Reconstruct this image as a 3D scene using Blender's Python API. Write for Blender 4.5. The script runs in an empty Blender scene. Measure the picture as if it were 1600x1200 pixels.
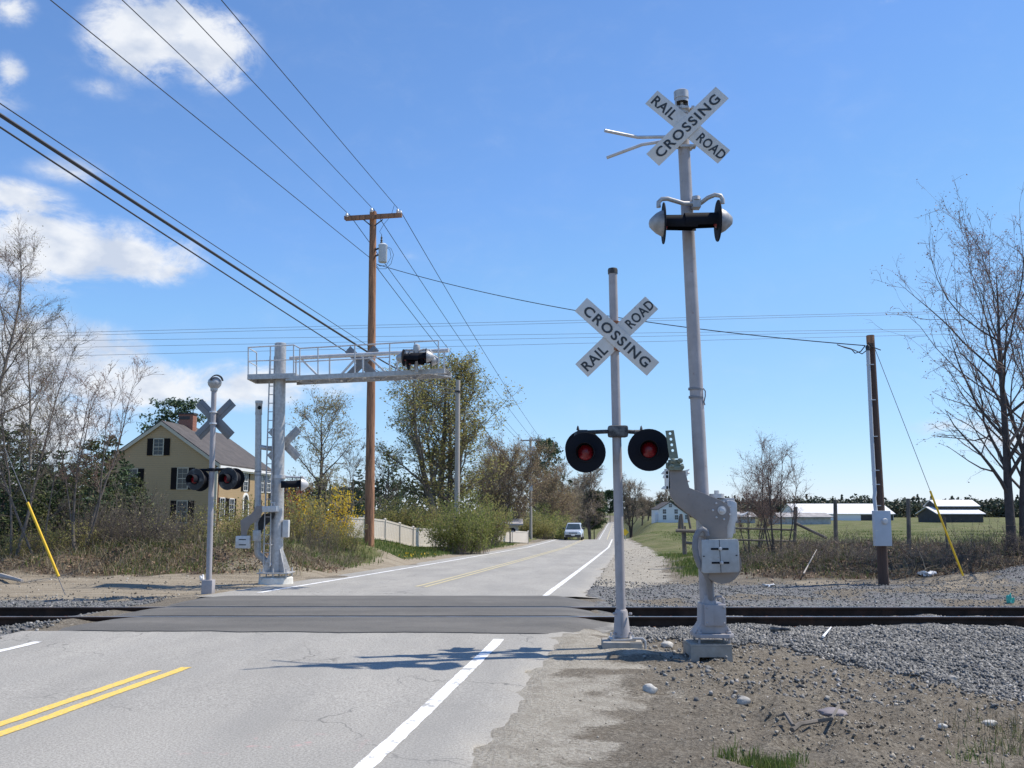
import bpy, bmesh, math
import numpy as np
from mathutils import Vector, Matrix
R = math.radians
scene = bpy.context.scene
COL = scene.collection

# ------------------------------------------------------------------ camera
F = 1500.0
PITCH = math.atan(200 / F)
SP, CP = math.sin(PITCH), math.cos(PITCH)
CZ = 1.65
cam_data = bpy.data.cameras.new('camera')
cam_data.sensor_width = 36.0
cam_data.lens = 36.0 * F / 1600.0
cam_data.clip_start = 0.1
cam_data.clip_end = 6000
cam = bpy.data.objects.new('camera', cam_data)
COL.objects.link(cam)
cam.location = (0, 0, CZ)
cam.rotation_euler = (R(90) + PITCH, 0, 0)
scene.camera = cam

# ------------------------------------------------------------------ light
SUN_EL, SUN_AZ = R(57), R(75)          # azimuth clockwise from +Y
sun_dir = Vector((math.sin(SUN_AZ) * math.cos(SUN_EL), math.cos(SUN_AZ) * math.cos(SUN_EL), math.sin(SUN_EL)))
sl = bpy.data.lights.new('sun', 'SUN')
sl.energy = 3.7
sl.angle = R(0.5)
sl.color = (1.0, 0.925, 0.80)
so = bpy.data.objects.new('sun', sl)
COL.objects.link(so)
so.location = (30, 10, 60)
so.rotation_euler = (-sun_dir).to_track_quat('-Z', 'Y').to_euler()

scene.view_settings.view_transform = 'Standard'
scene.view_settings.look = 'None'
scene.view_settings.exposure = 0.55
scene.view_settings.gamma = 1.0

world = bpy.data.worlds.new('World')
scene.world = world
world.use_nodes = True
wt = world.node_tree
wt.nodes.clear()
def wn(t, **k):
    n = wt.nodes.new(t)
    for a, b in k.items(): setattr(n, a, b)
    return n
def wmath(op, a, b=None, c=None):
    n = wn('ShaderNodeMath', operation=op)
    for i, q in enumerate((a, b, c)):
        if q is None: continue
        if isinstance(q, (int, float)): n.inputs[i].default_value = q
        else: wt.links.new(q, n.inputs[i])
    return n.outputs[0]
w_out = wn('ShaderNodeOutputWorld')
w_bg = wn('ShaderNodeBackground')
w_bg.inputs['Strength'].default_value = 0.12
sky = wn('ShaderNodeTexSky', sky_type='NISHITA')
sky.sun_disc = False
sky.sun_elevation = SUN_EL
sky.sun_rotation = SUN_AZ
sky.altitude = 0
sky.air_density = 1.0
sky.dust_density = 0.0
sky.ozone_density = 10.0
tc = wn('ShaderNodeTexCoord')
sep = wn('ShaderNodeSeparateXYZ')
wt.links.new(tc.outputs['Generated'], sep.inputs[0])
az = wmath('ARCTAN2', sep.outputs[0], sep.outputs[1])
el = wmath('ARCSINE', sep.outputs[2])
ae = wn('ShaderNodeCombineXYZ')
wt.links.new(az, ae.inputs[0]); wt.links.new(el, ae.inputs[1])
def dir_ae(px, py):
    u, v = (px - 800) / F, (600 - py) / F
    d = Vector((u, CP - v * SP, SP + v * CP)).normalized()
    return math.atan2(d.x, d.y), math.asin(d.z)
# clouds: (px, py, half width, half height, strength)
CLOUDS = [(222, 62, 112, 72, 1.0), (325, 78, 98, 70, 1.0), (285, 35, 140, 42, .95), (160, 138, 60, 24, .28), (15, 112, 30, 34, .65), (18, 15, 46, 36, .55),
          (60, 385, 190, 76, 1.0), (205, 400, 130, 58, 1.0), (25, 312, 105, 36, .8), (110, 270, 80, 30, .4),
          (85, 570, 170, 84, 1.0), (215, 606, 170, 50, 1.0), (390, 602, 115, 48, .95), (20, 650, 200, 95, .85),
          (500, 600, 130, 40, .35), (-150, 420, 200, 110, .9), (-120, 120, 150, 60, .8), (1500, 668, 90, 22, .5), (1560, 690, 120, 24, .5), (1800, 640, 200, 50, .8),
          (640, 400, 24, 12, .12), (540, 560, 60, 20, .25), (-400, 640, 300, 60, .9), (-500, 200, 220, 100, .9), (2100, 500, 220, 70, .8), (1390, 2, 30, 8, .2)]
dens = None
for (px, py, hw, hh, st) in CLOUDS:
    a0, e0 = dir_ae(px, py)
    s1 = wn('ShaderNodeVectorMath', operation='SUBTRACT')
    wt.links.new(ae.outputs[0], s1.inputs[0]); s1.inputs[1].default_value = (a0, e0, 0)
    s2 = wn('ShaderNodeVectorMath', operation='MULTIPLY')
    wt.links.new(s1.outputs[0], s2.inputs[0]); s2.inputs[1].default_value = (F / hw, F / hh, 0)
    s3 = wn('ShaderNodeVectorMath', operation='LENGTH')
    wt.links.new(s2.outputs[0], s3.inputs[0])
    m = wmath('MULTIPLY', wmath('MAXIMUM', wmath('SUBTRACT', 1.0, s3.outputs['Value']), 0.0), st)
    dens = m if dens is None else wmath('SMOOTH_MAX', dens, m, 0.08)
mp = wn('ShaderNodeMapping')
mp.inputs['Scale'].default_value = (1.0, 1.0, 1.7)
wt.links.new(tc.outputs['Generated'], mp.inputs[0])
cn = wn('ShaderNodeTexNoise')
cn.inputs['Scale'].default_value = 15
cn.inputs['Detail'].default_value = 7
cn.inputs['Roughness'].default_value = 0.66
cn.inputs['Distortion'].default_value = 0.35
wt.links.new(mp.outputs[0], cn.inputs['Vector'])
gate = wmath('MULTIPLY', dens, 3.0)
gate.node.use_clamp = True
nz = wmath('MULTIPLY', wmath('SUBTRACT', cn.outputs['Fac'], 0.5), 1.75)
d0 = wmath('ADD', wmath('MULTIPLY', dens, 0.95), wmath('MULTIPLY', nz, gate))
rng = wn('ShaderNodeMapRange', interpolation_type='SMOOTHSTEP')
rng.inputs['From Min'].default_value = 0.03
rng.inputs['From Max'].default_value = 0.62
wt.links.new(d0, rng.inputs['Value'])
cmix = wn('ShaderNodeMix', data_type='RGBA')
wt.links.new(wmath('MULTIPLY', rng.outputs[0], 0.95), cmix.inputs['Factor'])
# soft shoulder so that the bright low sky keeps its blue
EXPO = 0.12 * 2 ** 0.55
sk1 = wn('ShaderNodeVectorMath', operation='MULTIPLY_ADD')
wt.links.new(sky.outputs[0], sk1.inputs[0])
sk1.inputs[1].default_value = (.70, .58, .46)
sk1.inputs[2].default_value = (.10 / EXPO, .25 / EXPO, .52 / EXPO)
sk2 = wn('ShaderNodeVectorMath', operation='MINIMUM')
sk0 = wn('ShaderNodeVectorMath', operation='MULTIPLY')
wt.links.new(sky.outputs[0], sk0.inputs[0]); sk0.inputs[1].default_value = (1.06, 1.06, 1.06)
wt.links.new(sk0.outputs[0], sk2.inputs[0]); wt.links.new(sk1.outputs[0], sk2.inputs[1])
wt.links.new(sk2.outputs[0], cmix.inputs['A'])
cmix.inputs['B'].default_value = (5.3, 5.45, 5.7, 1)
# self-shading of the clouds: a second, coarser noise picks grey-blue hollows
cn2 = wn('ShaderNodeTexNoise'); cn2.inputs['Scale'].default_value = 24; cn2.inputs['Detail'].default_value = 5
wt.links.new(mp.outputs[0], cn2.inputs['Vector'])
crng = wn('ShaderNodeMapRange'); crng.inputs['From Min'].default_value = .36; crng.inputs['From Max'].default_value = .60
wt.links.new(cn2.outputs['Fac'], crng.inputs['Value'])
ccol = wn('ShaderNodeMix', data_type='RGBA')
wt.links.new(crng.outputs[0], ccol.inputs['Factor'])
ccol.inputs['A'].default_value = (3.6, 4.0, 4.75, 1); ccol.inputs['B'].default_value = (5.2, 5.35, 5.6, 1)
wt.links.new(ccol.outputs['Result'], cmix.inputs['B'])
wt.links.new(cmix.outputs['Result'], w_bg.inputs['Color'])
wt.links.new(w_bg.outputs[0], w_out.inputs['Surface'])

# ------------------------------------------------------------------ pixel -> world
def at(px, py, Y):
    u, v = (px - 800) / F, (600 - py) / F
    t = Y / (CP - v * SP)
    return Vector((u * t, Y, CZ + (SP + v * CP) * t))
def mpp(Y): return Y / F

# ------------------------------------------------------------------ noise
def vnoise(x, y, seed=0):
    x = np.asarray(x, float); y = np.asarray(y, float)
    xi = np.floor(x).astype(np.int64); yi = np.floor(y).astype(np.int64)
    fx = x - xi; fy = y - yi
    fx = fx * fx * (3 - 2 * fx); fy = fy * fy * (3 - 2 * fy)
    def h(a, b):
        n = (a * 374761393 + b * 668265263 + seed * 974711) & 0x7fffffff
        n = ((n ^ (n >> 13)) * 1274126177) & 0x7fffffff
        return ((n ^ (n >> 16)) & 0xffff) / 65535.0
    return (h(xi, yi) * (1 - fx) + h(xi + 1, yi) * fx) * (1 - fy) + (h(xi, yi + 1) * (1 - fx) + h(xi + 1, yi + 1) * fx) * fy
def fbm(x, y, seed=0, o=4):
    s = 0; a = .5
    for i in range(o):
        s = s + a * vnoise(x * 2 ** i, y * 2 ** i, seed + i); a *= .5
    return s
def sst(x, a, b):
    t = np.clip((np.asarray(x, float) - a) / (b - a), 0, 1)
    return t * t * (3 - 2 * t)

# ------------------------------------------------------------------ terrain definition
RLY = np.array([-60, 0, 18.4, 68, 100, 150, 330, 640, 1000.])
RLX = np.array([-9.8, -1.83, .62, 6.75, 10.3, 15.7, 35.2, 69.5, 109.])
def xr(y): return np.interp(y, RLY, RLX)          # right white line
PZY = np.array([-60, 0, 8, 12, 13.4, 14.3, 16.3, 18.0, 20, 26, 40, 68, 88, 100, 108, 130, 200, 330, 640, 1000.])
PZZ = np.array([0, 0, 0, .035, .075, .1, .1, .085, .06, -.06, -.32, -.80, -1.04, -1.15, -1.45, -2.6, -5.4, -7.75, -5.5, -4.5])
def roadz(y): return np.interp(y, PZY, PZZ)
NR, FR = 14.6, 16.05                              # rail lines
def terrain(x, y):
    x = np.asarray(x, float); y = np.asarray(y, float)
    l = x - xr(y)
    rz = roadz(y)
    # right side
    near_r = -.02 - .085 * np.clip(x - 1.2, 0, 5.5) - .02 * np.clip(x - 6, 0, 20)
    near_r = near_r * sst(y, 4, 11) + (-.06 - .03 * np.clip(x - 1, 0, 6)) * (1 - sst(y, 4, 11))
    trk = sst(y, 11.2, 13.9) * (1 - sst(y, 17, 19))
    zr = near_r * (1 - trk) + (-.03) * trk
    far_r = -.06 + .5 * sst(y, 24.6 - .12 * np.clip(x - 14, 0, 30) - 1.2 * np.clip(x - 11, 0, 4) * 0, 28.5) * sst(x, 4.5, 8.5) - (.5 + .45) * sst(y, 31, 46) * sst(x, 4.5, 8.5)
    far_r = far_r - .3 * sst(y, 30, 60) * (1 - sst(x, 4.5, 8.5))
    zr = np.where(y > 18, far_r * sst(y, 17, 19) + zr * (1 - sst(y, 17, 19)), zr)
    # left side
    near_l = -.12 - .05 * np.clip(-8 - x, 0, 6)
    zl = near_l * (1 - trk) + (-.03) * trk
    far_l = -.01 + .45 * sst(y, 24.5, 28) * sst(-x, 5.0, 7.0) - .25 * sst(y, 34, 60)
    zl = np.where(y > 18, far_l * sst(y, 17, 19) + zl * (1 - sst(y, 17, 19)), zl)
    dp = np.clip((y - 104) / 120, 0, 1)
    wr = sst(l, .7, 1.8 + 3.0 * sst(y, 25, 60) + 5 * dp)
    wl = sst(-l - 5.75, .6, 2.0 + 4 * sst(y, 25, 60) + 60 * dp)
    z = rz * (1 - wr) + zr * wr
    z = np.where(l < -2.9, rz * (1 - wl) + zl * wl, z)
    # gravel heap at the right end, mound under the big pole, sand heap
    z = z + .75 * np.exp(-(((x - 14.5) / 2.6) ** 2 + ((y - 23.6) / 1.6) ** 2))
    z = z + .45 * np.exp(-(((x + 5.15) / 1.1) ** 2 + ((y - 35.6) / 1.3) ** 2))
    z = z + .28 * np.exp(-(((x + 6.6) / 1.6) ** 2 + ((y - 26.0) / 1.0) ** 2))
    z = z + .10 * np.exp(-(((x - 1.55) / .55) ** 2 + ((y - 11.6) / .5) ** 2))
    z = z + .07 * np.exp(-(((x - 3.9) / 1.5) ** 2 + ((y - 9.6) / 1.1) ** 2))
    inroad = (l < .75) & (l > -6.55)
    bump = (fbm(x * .9, y * .9, 3) - .47) * .16 + (fbm(x * 5, y * 5, 9) - .47) * .07 * (1 - sst(y, 14, 40))
    rough = sst(np.abs(l + 2.9), 3.6, 5.5)
    bank = sst(y, 25, 26.5) * (1 - sst(y, 30, 33)) * (sst(l, 5, 7) + sst(-l, 8, 9.5))
    z = z + (fbm(x * .75 + 7, y * .9, 81) - .45) * 1.15 * bank
    z = z + bump * rough * np.where(y < 60, 1, 1.6)
    z = z + (vnoise(x * 9, y * 9, 51) ** 2 * .07 + vnoise(x * 4.2, y * 4.2, 53) ** 4 * .09 + fbm(x * 2.4, y * 2.4, 52) * .10 - .05) * sst(l, 1.3, 3.0) * (1 - sst(y, 11.0, 13.0)) * (y > 4)
    z = np.where(inroad, z - .04, z)
    edge = np.exp(-((np.abs(l + 2.9) - 3.6) / .35) ** 2)
    z = z + np.where(inroad, 1, 0) * edge * (.075 * (fbm(x * 1.6, y * 1.1, 21) - .15)) * (1 - sst(y, 12.6, 13)) 
    intrack = (y > 13.05) & (y < 18.5) & (x > -6.4) & (l < 1.0)
    z = np.where(intrack, np.minimum(z, .04), z)
    return z
def tz(x, y): return float(terrain(np.array([x]), np.array([y]))[0])
def ground_at(px, py, guess=20.0):
    Y = guess
    for _ in range(40):
        p = at(px, py, Y)
        zt = tz(p.x, Y)
        sl_ = (p.z - CZ) / Y
        if sl_ >= -1e-4: break
        Yn = (zt - CZ) / sl_
        Y = .5 * Y + .5 * min(max(Yn, 3), 900)
    p = at(px, py, Y)
    return Vector((p.x, Y, tz(p.x, Y)))

# ------------------------------------------------------------------ object bookkeeping
def tag(o, label=None, cat=None, group=None, kind=None):
    if label: o['label'] = label
    if cat: o['category'] = cat
    if group: o['group'] = group
    if kind: o['kind'] = kind
    return o
def thing(name, loc, label, cat, group=None):
    o = bpy.data.objects.new(name, None)
    o.empty_display_size = .3
    COL.objects.link(o)
    o.location = loc
    return tag(o, label, cat, group)
def origin(o):
    v = Vector((0, 0, 0))
    while o is not None:
        v += Vector(o.location); o = o.parent
    return v
def dup(root, loc=None, label=None, rotz=None, scale=None):
    def cp(o, par):
        c = o.copy(); COL.objects.link(c)
        if par is not None: c.parent = par
        for ch in o.children: cp(ch, c)
        return c
    c = cp(root, None)
    if loc is not None: c.location = loc
    if rotz is not None: c.rotation_euler = (0, 0, rotz)
    if scale is not None: c.scale = scale if not isinstance(scale, (int, float)) else (scale,) * 3
    if label: c['label'] = label
    return c

def link_mesh(name, me, m, parent=None, loc=None):
    if m is not None: me.materials.append(m)
    o = bpy.data.objects.new(name, me)
    COL.objects.link(o)
    if parent is not None: o.parent = parent
    if loc is not None: o.location = loc
    return o
def mesh_uniform(name, V, Q):
    """V (n,3) float, Q (m,k) int"""
    me = bpy.data.meshes.new(name)
    V = np.asarray(V, np.float32); Q = np.asarray(Q, np.int32)
    me.vertices.add(len(V)); me.vertices.foreach_set('co', V.ravel())
    m, k = Q.shape
    me.loops.add(m * k); me.loops.foreach_set('vertex_index', Q.ravel())
    me.polygons.add(m)
    me.polygons.foreach_set('loop_start', np.arange(0, m * k, k, dtype=np.int32))
    me.update(calc_edges=True)
    return me

class MB:
    def __init__(s): s.v = []; s.f = []
    def add(s, vs, fs):
        n = len(s.v)
        s.v.extend(tuple(p) for p in vs)
        s.f.extend(tuple(i + n for i in f) for f in fs)
        return s
    def box(s, c, size, ax=None):
        c = Vector(c); hx, hy, hz = (q / 2 for q in size)
        X, Yv, Z = ax if ax else (Vector((1, 0, 0)), Vector((0, 1, 0)), Vector((0, 0, 1)))
        P = [c + X * (a * hx) + Yv * (b * hy) + Z * (d * hz) for a, b, d in
             ((-1, -1, -1), (1, -1, -1), (1, 1, -1), (-1, 1, -1), (-1, -1, 1), (1, -1, 1), (1, 1, 1), (-1, 1, 1))]
        return s.add(P, [(3, 2, 1, 0), (4, 5, 6, 7), (0, 1, 5, 4), (1, 2, 6, 5), (2, 3, 7, 6), (3, 0, 4, 7)])
    def bar(s, p0, p1, w, h=None, up=None):
        p0 = Vector(p0); p1 = Vector(p1); h = h or w
        d = (p1 - p0); L = d.length; d.normalize()
        up = Vector(up) if up else (Vector((0, 0, 1)) if abs(d.z) < .95 else Vector((0, 1, 0)))
        x = d.cross(up).normalized(); z = x.cross(d)
        return s.box((p0 + p1) / 2, (w, L, h), (x, d, z))
    def tube(s, pts, rad, k=10, cap=True):
        pts = [Vector(p) for p in pts]
        if not isinstance(rad, (list, tuple)): rad = [rad] * len(pts)
        n = len(pts); vs = []; fs = []
        prev = None
        for i, p in enumerate(pts):
            a = pts[max(i - 1, 0)]; b = pts[min(i + 1, n - 1)]
            t = (b - a).normalized()
            if prev is None:
                ref = Vector((0, 0, 1)) if abs(t.z) < .9 else Vector((1, 0, 0))
                u = t.cross(ref).normalized()
            else:
                u = (prev - t * prev.dot(t)).normalized()
            prev = u; w = t.cross(u)
            for j in range(k):
                an = 2 * math.pi * j / k
                vs.append(p + (u * math.cos(an) + w * math.sin(an)) * rad[i])
        for i in range(n - 1):
            for j in range(k):
                j2 = (j + 1) % k
                fs.append((i * k + j, i * k + j2, (i + 1) * k + j2, (i + 1) * k + j))
        if cap:
            fs.append(tuple(range(k - 1, -1, -1))); fs.append(tuple((n - 1) * k + j for j in range(k)))
        return s.add(vs, fs)
    def lathe(s, p, axis, prof, k=20, a0=0, a1=2 * math.pi, ref=None):
        p = Vector(p); ax = Vector(axis).normalized()
        if ref is None: ref = Vector((0, 0, 1)) if abs(ax.z) < .9 else Vector((1, 0, 0))
        u = ax.cross(Vector(ref)).normalized(); w = u.cross(ax)   # w points to ref
        full = abs(a1 - a0 - 2 * math.pi) < 1e-6
        m = k if full else k + 1
        vs = []
        for (d, r) in prof:
            for j in range(m):
                an = a0 + (a1 - a0) * j / k
                vs.append(p + ax * d + (u * math.sin(an) + w * math.cos(an)) * max(r, 1e-4))
        fs = []
        for i in range(len(prof) - 1):
            for j in range(k):
                j2 = (j + 1) % m
                fs.append((i * m + j, (i + 1) * m + j, (i + 1) * m + j2, i * m + j2))
        return s.add(vs, fs)
    def prism(s, pts, th):
        pts = [Vector(p) for p in pts]; th = Vector(th); n = len(pts)
        vs = pts + [p + th for p in pts]
        fs = [tuple(range(n)), tuple(range(2 * n - 1, n - 1, -1))]
        fs += [((i + 1) % n, i, n + i, n + (i + 1) % n) for i in range(n)]
        return s.add(vs, fs)
    def build(s, name, m, parent=None, smooth=True, bevel=0, angle=38, label=None):
        og = origin(parent)
        me = bpy.data.meshes.new(name)
        me.from_pydata([(x - og.x, y - og.y, z - og.z) for x, y, z in s.v], [], s.f)
        bm = bmesh.new(); bm.from_mesh(me)
        bmesh.ops.recalc_face_normals(bm, faces=bm.faces)
        if bevel:
            es = [e for e in bm.edges if e.is_manifold and e.calc_face_angle(0) > R(35)]
            bmesh.ops.bevel(bm, geom=es, offset=bevel, segments=2, profile=.6, affect='EDGES', clamp_overlap=True)
        bm.to_mesh(me); bm.free()
        if smooth:
            me.polygons.foreach_set('use_smooth', [True] * len(me.polygons))
            me.set_sharp_from_angle(angle=R(angle))
        o = link_mesh(name, me, m, parent)
        if label: o['label'] = label
        return o

# ------------------------------------------------------------------ materials
def newmat(name):
    m = bpy.data.materials.new(name); m.use_nodes = True
    nt = m.node_tree; nt.nodes.clear()
    out = nt.nodes.new('ShaderNodeOutputMaterial'); b = nt.nodes.new('ShaderNodeBsdfPrincipled')
    nt.links.new(b.outputs[0], out.inputs[0])
    return m, nt, b
def N(nt, t, ins=None, **k):
    n = nt.nodes.new(t)
    for a, b in k.items(): setattr(n, a, b)
    for i, q in (ins or {}).items():
        if isinstance(q, bpy.types.NodeSocket): nt.links.new(q, n.inputs[i])
        else: n.inputs[i].default_value = q
    return n
ALB = 1.28
def c4(c): return tuple(min(q * ALB, max(q, .82)) for q in c[:3]) + (1,)
def noise(nt, vec, scale, detail=4, rough=.55, dist=0):
    return N(nt, 'ShaderNodeTexNoise', {'Vector': vec, 'Scale': scale, 'Detail': detail, 'Roughness': rough, 'Distortion': dist}).outputs['Fac']
def ramp(nt, fac, stops):
    n = N(nt, 'ShaderNodeValToRGB', {'Fac': fac})
    e = n.color_ramp.elements
    while len(e) < len(stops): e.new(.5)
    for q, (p, c) in zip(e, stops): q.position = p; q.color = c4(c) if not isinstance(c, (int, float)) else (c, c, c, 1)
    return n.outputs[0]
def mix(nt, f, a, b, mode='MIX'):
    n = nt.nodes.new('ShaderNodeMix'); n.data_type = 'RGBA'; n.blend_type = mode
    for k, q in (('Factor', f), ('A', a), ('B', b)):
        if isinstance(q, bpy.types.NodeSocket): nt.links.new(q, n.inputs[k])
        else: n.inputs[k].default_value = q if k == 'Factor' else c4(q)
    return n.outputs['Result']
def bump(nt, b, h, strength=.3, dist=.01):
    n = N(nt, 'ShaderNodeBump', {'Height': h, 'Strength': strength, 'Distance': dist})
    nt.links.new(n.outputs[0], b.inputs['Normal'])
def pmat(name, c, rough=.6, metal=0, var=.2, scale=6, dirt=None, dirt_amt=.5, dscale=3, bmp=0, bscale=60, stretch=None, spec=None, rust=0):
    m, nt, b = newmat(name)
    t = N(nt, 'ShaderNodeTexCoord').outputs['Object']
    if stretch: t = N(nt, 'ShaderNodeMapping', {0: t, 'Scale': stretch}).outputs[0]
    f = noise(nt, t, scale, 5)
    lo = tuple(q * (1 - var) for q in c); hi = tuple(min(q * (1 + var), 1) for q in c)
    col = ramp(nt, f, [(.3, lo), (.7, hi)])
    if dirt:
        d = noise(nt, t, dscale, 7, .65)
        col = mix(nt, ramp(nt, d, [(.5, 0.), (.68, dirt_amt)]), col, dirt)
    if rust:
        stv = N(nt, 'ShaderNodeMapping', {0: t, 'Scale': (9, 9, 1.1)}).outputs[0]
        col = mix(nt, ramp(nt, noise(nt, stv, 2.2, 6, .7), [(.52, 0.), (.72, rust * .8)]), col, (.20, .18, .165))
        col = mix(nt, ramp(nt, noise(nt, t, 13, 6, .7), [(.62, 0.), (.68, rust)]), col, (.16, .085, .05))
    nt.links.new(col, b.inputs['Base Color'])
    nt.links.new(ramp(nt, f, [(.2, max(rough - .12, .05)), (.8, min(rough + .12, 1))]), b.inputs['Roughness'])
    b.inputs['Metallic'].default_value = metal
    if spec is not None: b.inputs['Specular IOR Level'].default_value = spec
    if bmp: bump(nt, b, noise(nt, t, bscale, 5), bmp)
    return m
def leafmat(name, cols, rough=.6, trans=.25):
    m, nt, b = newmat(name)
    g = N(nt, 'ShaderNodeNewGeometry')
    n = len(cols)
    col = ramp(nt, g.outputs['Random Per Island'], [(i / max(n - 1, 1), c) for i, c in enumerate(cols)])
    nt.links.new(col, b.inputs['Base Color'])
    b.inputs['Roughness'].default_value = rough
    b.inputs['Specular IOR Level'].default_value = .25
    if trans:
        tr = N(nt, 'ShaderNodeBsdfTranslucent', {'Color': col})
        mx = N(nt, 'ShaderNodeMixShader', {0: trans, 1: b.outputs[0], 2: tr.outputs[0]})
        out = [q for q in nt.nodes if q.type == 'OUTPUT_MATERIAL'][0]
        nt.links.new(mx.outputs[0], out.inputs[0])
    return m
M = {}
M['silver'] = pmat('silver_paint', (.30, .282, .288), .5, 0, .12, 5, dirt=(.25, .235, .23), dirt_amt=.6, dscale=7, rust=.55)
M['galv'] = pmat('galvanised_steel', (.37, .365, .36), .45, .3, .2, 14, dirt=(.27, .265, .26), dirt_amt=.6, rust=.4)
M['galv_light'] = pmat('pale_aluminium', (.47, .465, .46), .4, .2, .12, 9, dirt=(.34, .33, .32), dirt_amt=.5, rust=.3)
M['black'] = pmat('black_paint', (.007, .008, .012), .75, 0, .3, 5, spec=.18)
M['black_worn'] = pmat('weathered_black_paint', (.022, .022, .024), .65, 0, .3, 5, dirt=(.17, .17, .16), dirt_amt=.8, dscale=6)
M['lens'] = pmat('red_lens', (.17, .006, .012), .2, 0, .3, 60, bmp=.3, bscale=90)
M['signwhite'] = pmat('white_sign_sheet', (.53, .515, .49), .45, 0, .04, 3, dirt=(.40, .36, .29), dirt_amt=.5, dscale=4, rust=.25)
M['signback'] = pmat('bare_sign_metal', (.16, .16, .168), .4, .3, .12, 6)
M['letter'] = pmat('black_lettering', (.025, .03, .035), .5, 0, .2, 5)
M['gate'] = pmat('gate_grey_paint', (.215, .185, .165), .5, 0, .06, 5, dirt=(.14, .125, .115), dirt_amt=.5, rust=.35)
M['gateedge'] = pmat('gate_pale_edge', (.62, .60, .57), .5, 0, .06, 5)
M['weight'] = pmat('counterweight_grey', (.34, .35, .35), .5, .15, .1, 16, dirt=(.24, .24, .235), dirt_amt=.6, rust=.3)
M['hinge'] = pmat('weathered_green_metal', (.15, .17, .13), .5, .2, .25, 20)
M['concrete'] = pmat('concrete', (.27, .25, .22), .9, 0, .2, 9, dirt=(.22, .19, .15), dirt_amt=.7, bmp=.5, bscale=50)
M['concrete_light'] = pmat('pale_concrete', (.55, .54, .50), .9, 0, .12, 9, dirt=(.35, .32, .28), bmp=.3)
M['conduit'] = pmat('grey_flexible_conduit', (.17, .17, .18), .55, 0, .15, 10)
M['wood_new'] = pmat('brown_pole_wood', (.26, .13, .07), .8, 0, .4, 3, dirt=(.065, .038, .026), dirt_amt=.9, dscale=2.4, bmp=.5, bscale=18, stretch=(6, 6, .5))
M['wood_dark'] = pmat('dark_pole_wood', (.07, .042, .032), .85, 0, .3, 3, dirt=(.05, .035, .03), dirt_amt=.8, bmp=.5, bscale=18, stretch=(6, 6, .5))
M['wood_grey'] = pmat('grey_pole_wood', (.33, .30, .27), .85, 0, .25, 3, dirt=(.2, .18, .16), bmp=.4, bscale=18, stretch=(6, 6, .5))
M['transformer'] = pmat('transformer_grey', (.42, .46, .50), .45, 0, .06, 4)
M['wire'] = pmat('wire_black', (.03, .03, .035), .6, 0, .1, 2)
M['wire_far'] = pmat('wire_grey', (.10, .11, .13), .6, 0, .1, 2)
M['lamp_dome'] = pmat('lamp_housing_grey', (.27, .27, .275), .5, .2, .3, 9, dirt=(.12, .115, .11), dirt_amt=.7, rust=.5)
M['insul'] = pmat('insulator_porcelain', (.50, .52, .55), .3, 0, .05, 4)
M['yellow'] = pmat('yellow_plastic', (.80, .42, .02), .45, 0, .1, 4)
M['meter'] = pmat('meter_box_grey', (.37, .40, .44), .5, 0, .06, 4)
M['rail'] = pmat('dark_rail_steel', (.030, .021, .017), .85, 0, .35, 4, dirt=(.075, .040, .027), dirt_amt=.5, spec=.12)
M['railtop'] = pmat('worn_rail_head', (.30, .29, .30), .35, .7, .15, 3)
M['tie'] = pmat('sleeper_wood', (.16, .10, .065), .9, 0, .35, 4, bmp=.5, bscale=30)
M['rust'] = pmat('rusty_spikes', (.20, .085, .045), .85, 0, .3, 20)
# ------------------------------------------------------------------ ground
def spaced(a, b, f):
    out = [a]
    while out[-1] < b: out.append(out[-1] + f(out[-1]))
    return np.array(out)
def xs_step(x):
    if -1.5 < x < 9: return .075
    d = min(abs(x + 1.5), abs(x - 9))
    return .12 + .035 * d if d < 30 else .12 + .10 * d
def ys_step(y):
    if 5.5 < y < 14: return .075
    if y <= 5.5: return .12 + .15 * (5.5 - y)
    return .1 + .022 * (y - 14)
gx = spaced(-1500, 1500, xs_step)
gy = spaced(-60, 2500, ys_step)
GX, GY = np.meshgrid(gx, gy)
GZ = terrain(GX, GY)
clod = 0 * (vnoise(GX * 8, GY * 8, 51) ** 2 * .075 + vnoise(GX * 5, GY * 5, 53) ** 3 * .06 + fbm(GX * 2.4, GY * 2.4, 52) * .07) * sst(GX - xr(GY), 1.6, 3.2) * (1 - sst(GY, 11.5, 13.5)) * (GY > 4)
GZ = GZ + clod
nx_, ny_ = len(gx), len(gy)
V = np.stack([GX.ravel(), GY.ravel(), GZ.ravel()], 1)
ii = np.arange(nx_ * ny_).reshape(ny_, nx_)
Q = np.stack([ii[:-1, :-1].ravel(), ii[:-1, 1:].ravel(), ii[1:, 1:].ravel(), ii[1:, :-1].ravel()], 1)
me = mesh_uniform('ground', V, Q)
me.polygons.foreach_set('use_smooth', np.ones(len(Q), bool))
L = GX - xr(GY)
n1 = fbm(GX * .8, GY * .8, 31) ; n2 = fbm(GX * 2.6, GY * 2.6, 37); n3 = fbm(GX * .18, GY * .18, 41)
jit = (n2 - .47) * 1.2
bal_edge = np.where(GX < 3.1, 13.0 + .1 * (3.1 - GX), 13.2 - .95 * np.clip(GX - 3.1, 0, 2.8) - .25 * np.clip(GX - 5.9, 0, 40))
gravel = sst(GY - bal_edge + jit * .7, -.1, .25) * (1 - sst(GY + jit, 16.8, 18.0) * (.25 + .45 * sst(n1, .42, .6))) * (1 - sst(GY + jit * .8, 23.0, 24.2)) * sst(GX, 1.2, 1.6)
gravel = np.maximum(gravel, sst(GX - 11.5 + jit, 0, 1) * sst(GY, 13, 14) * (1 - sst(GY + jit, 24.4, 25.4)))
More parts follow.
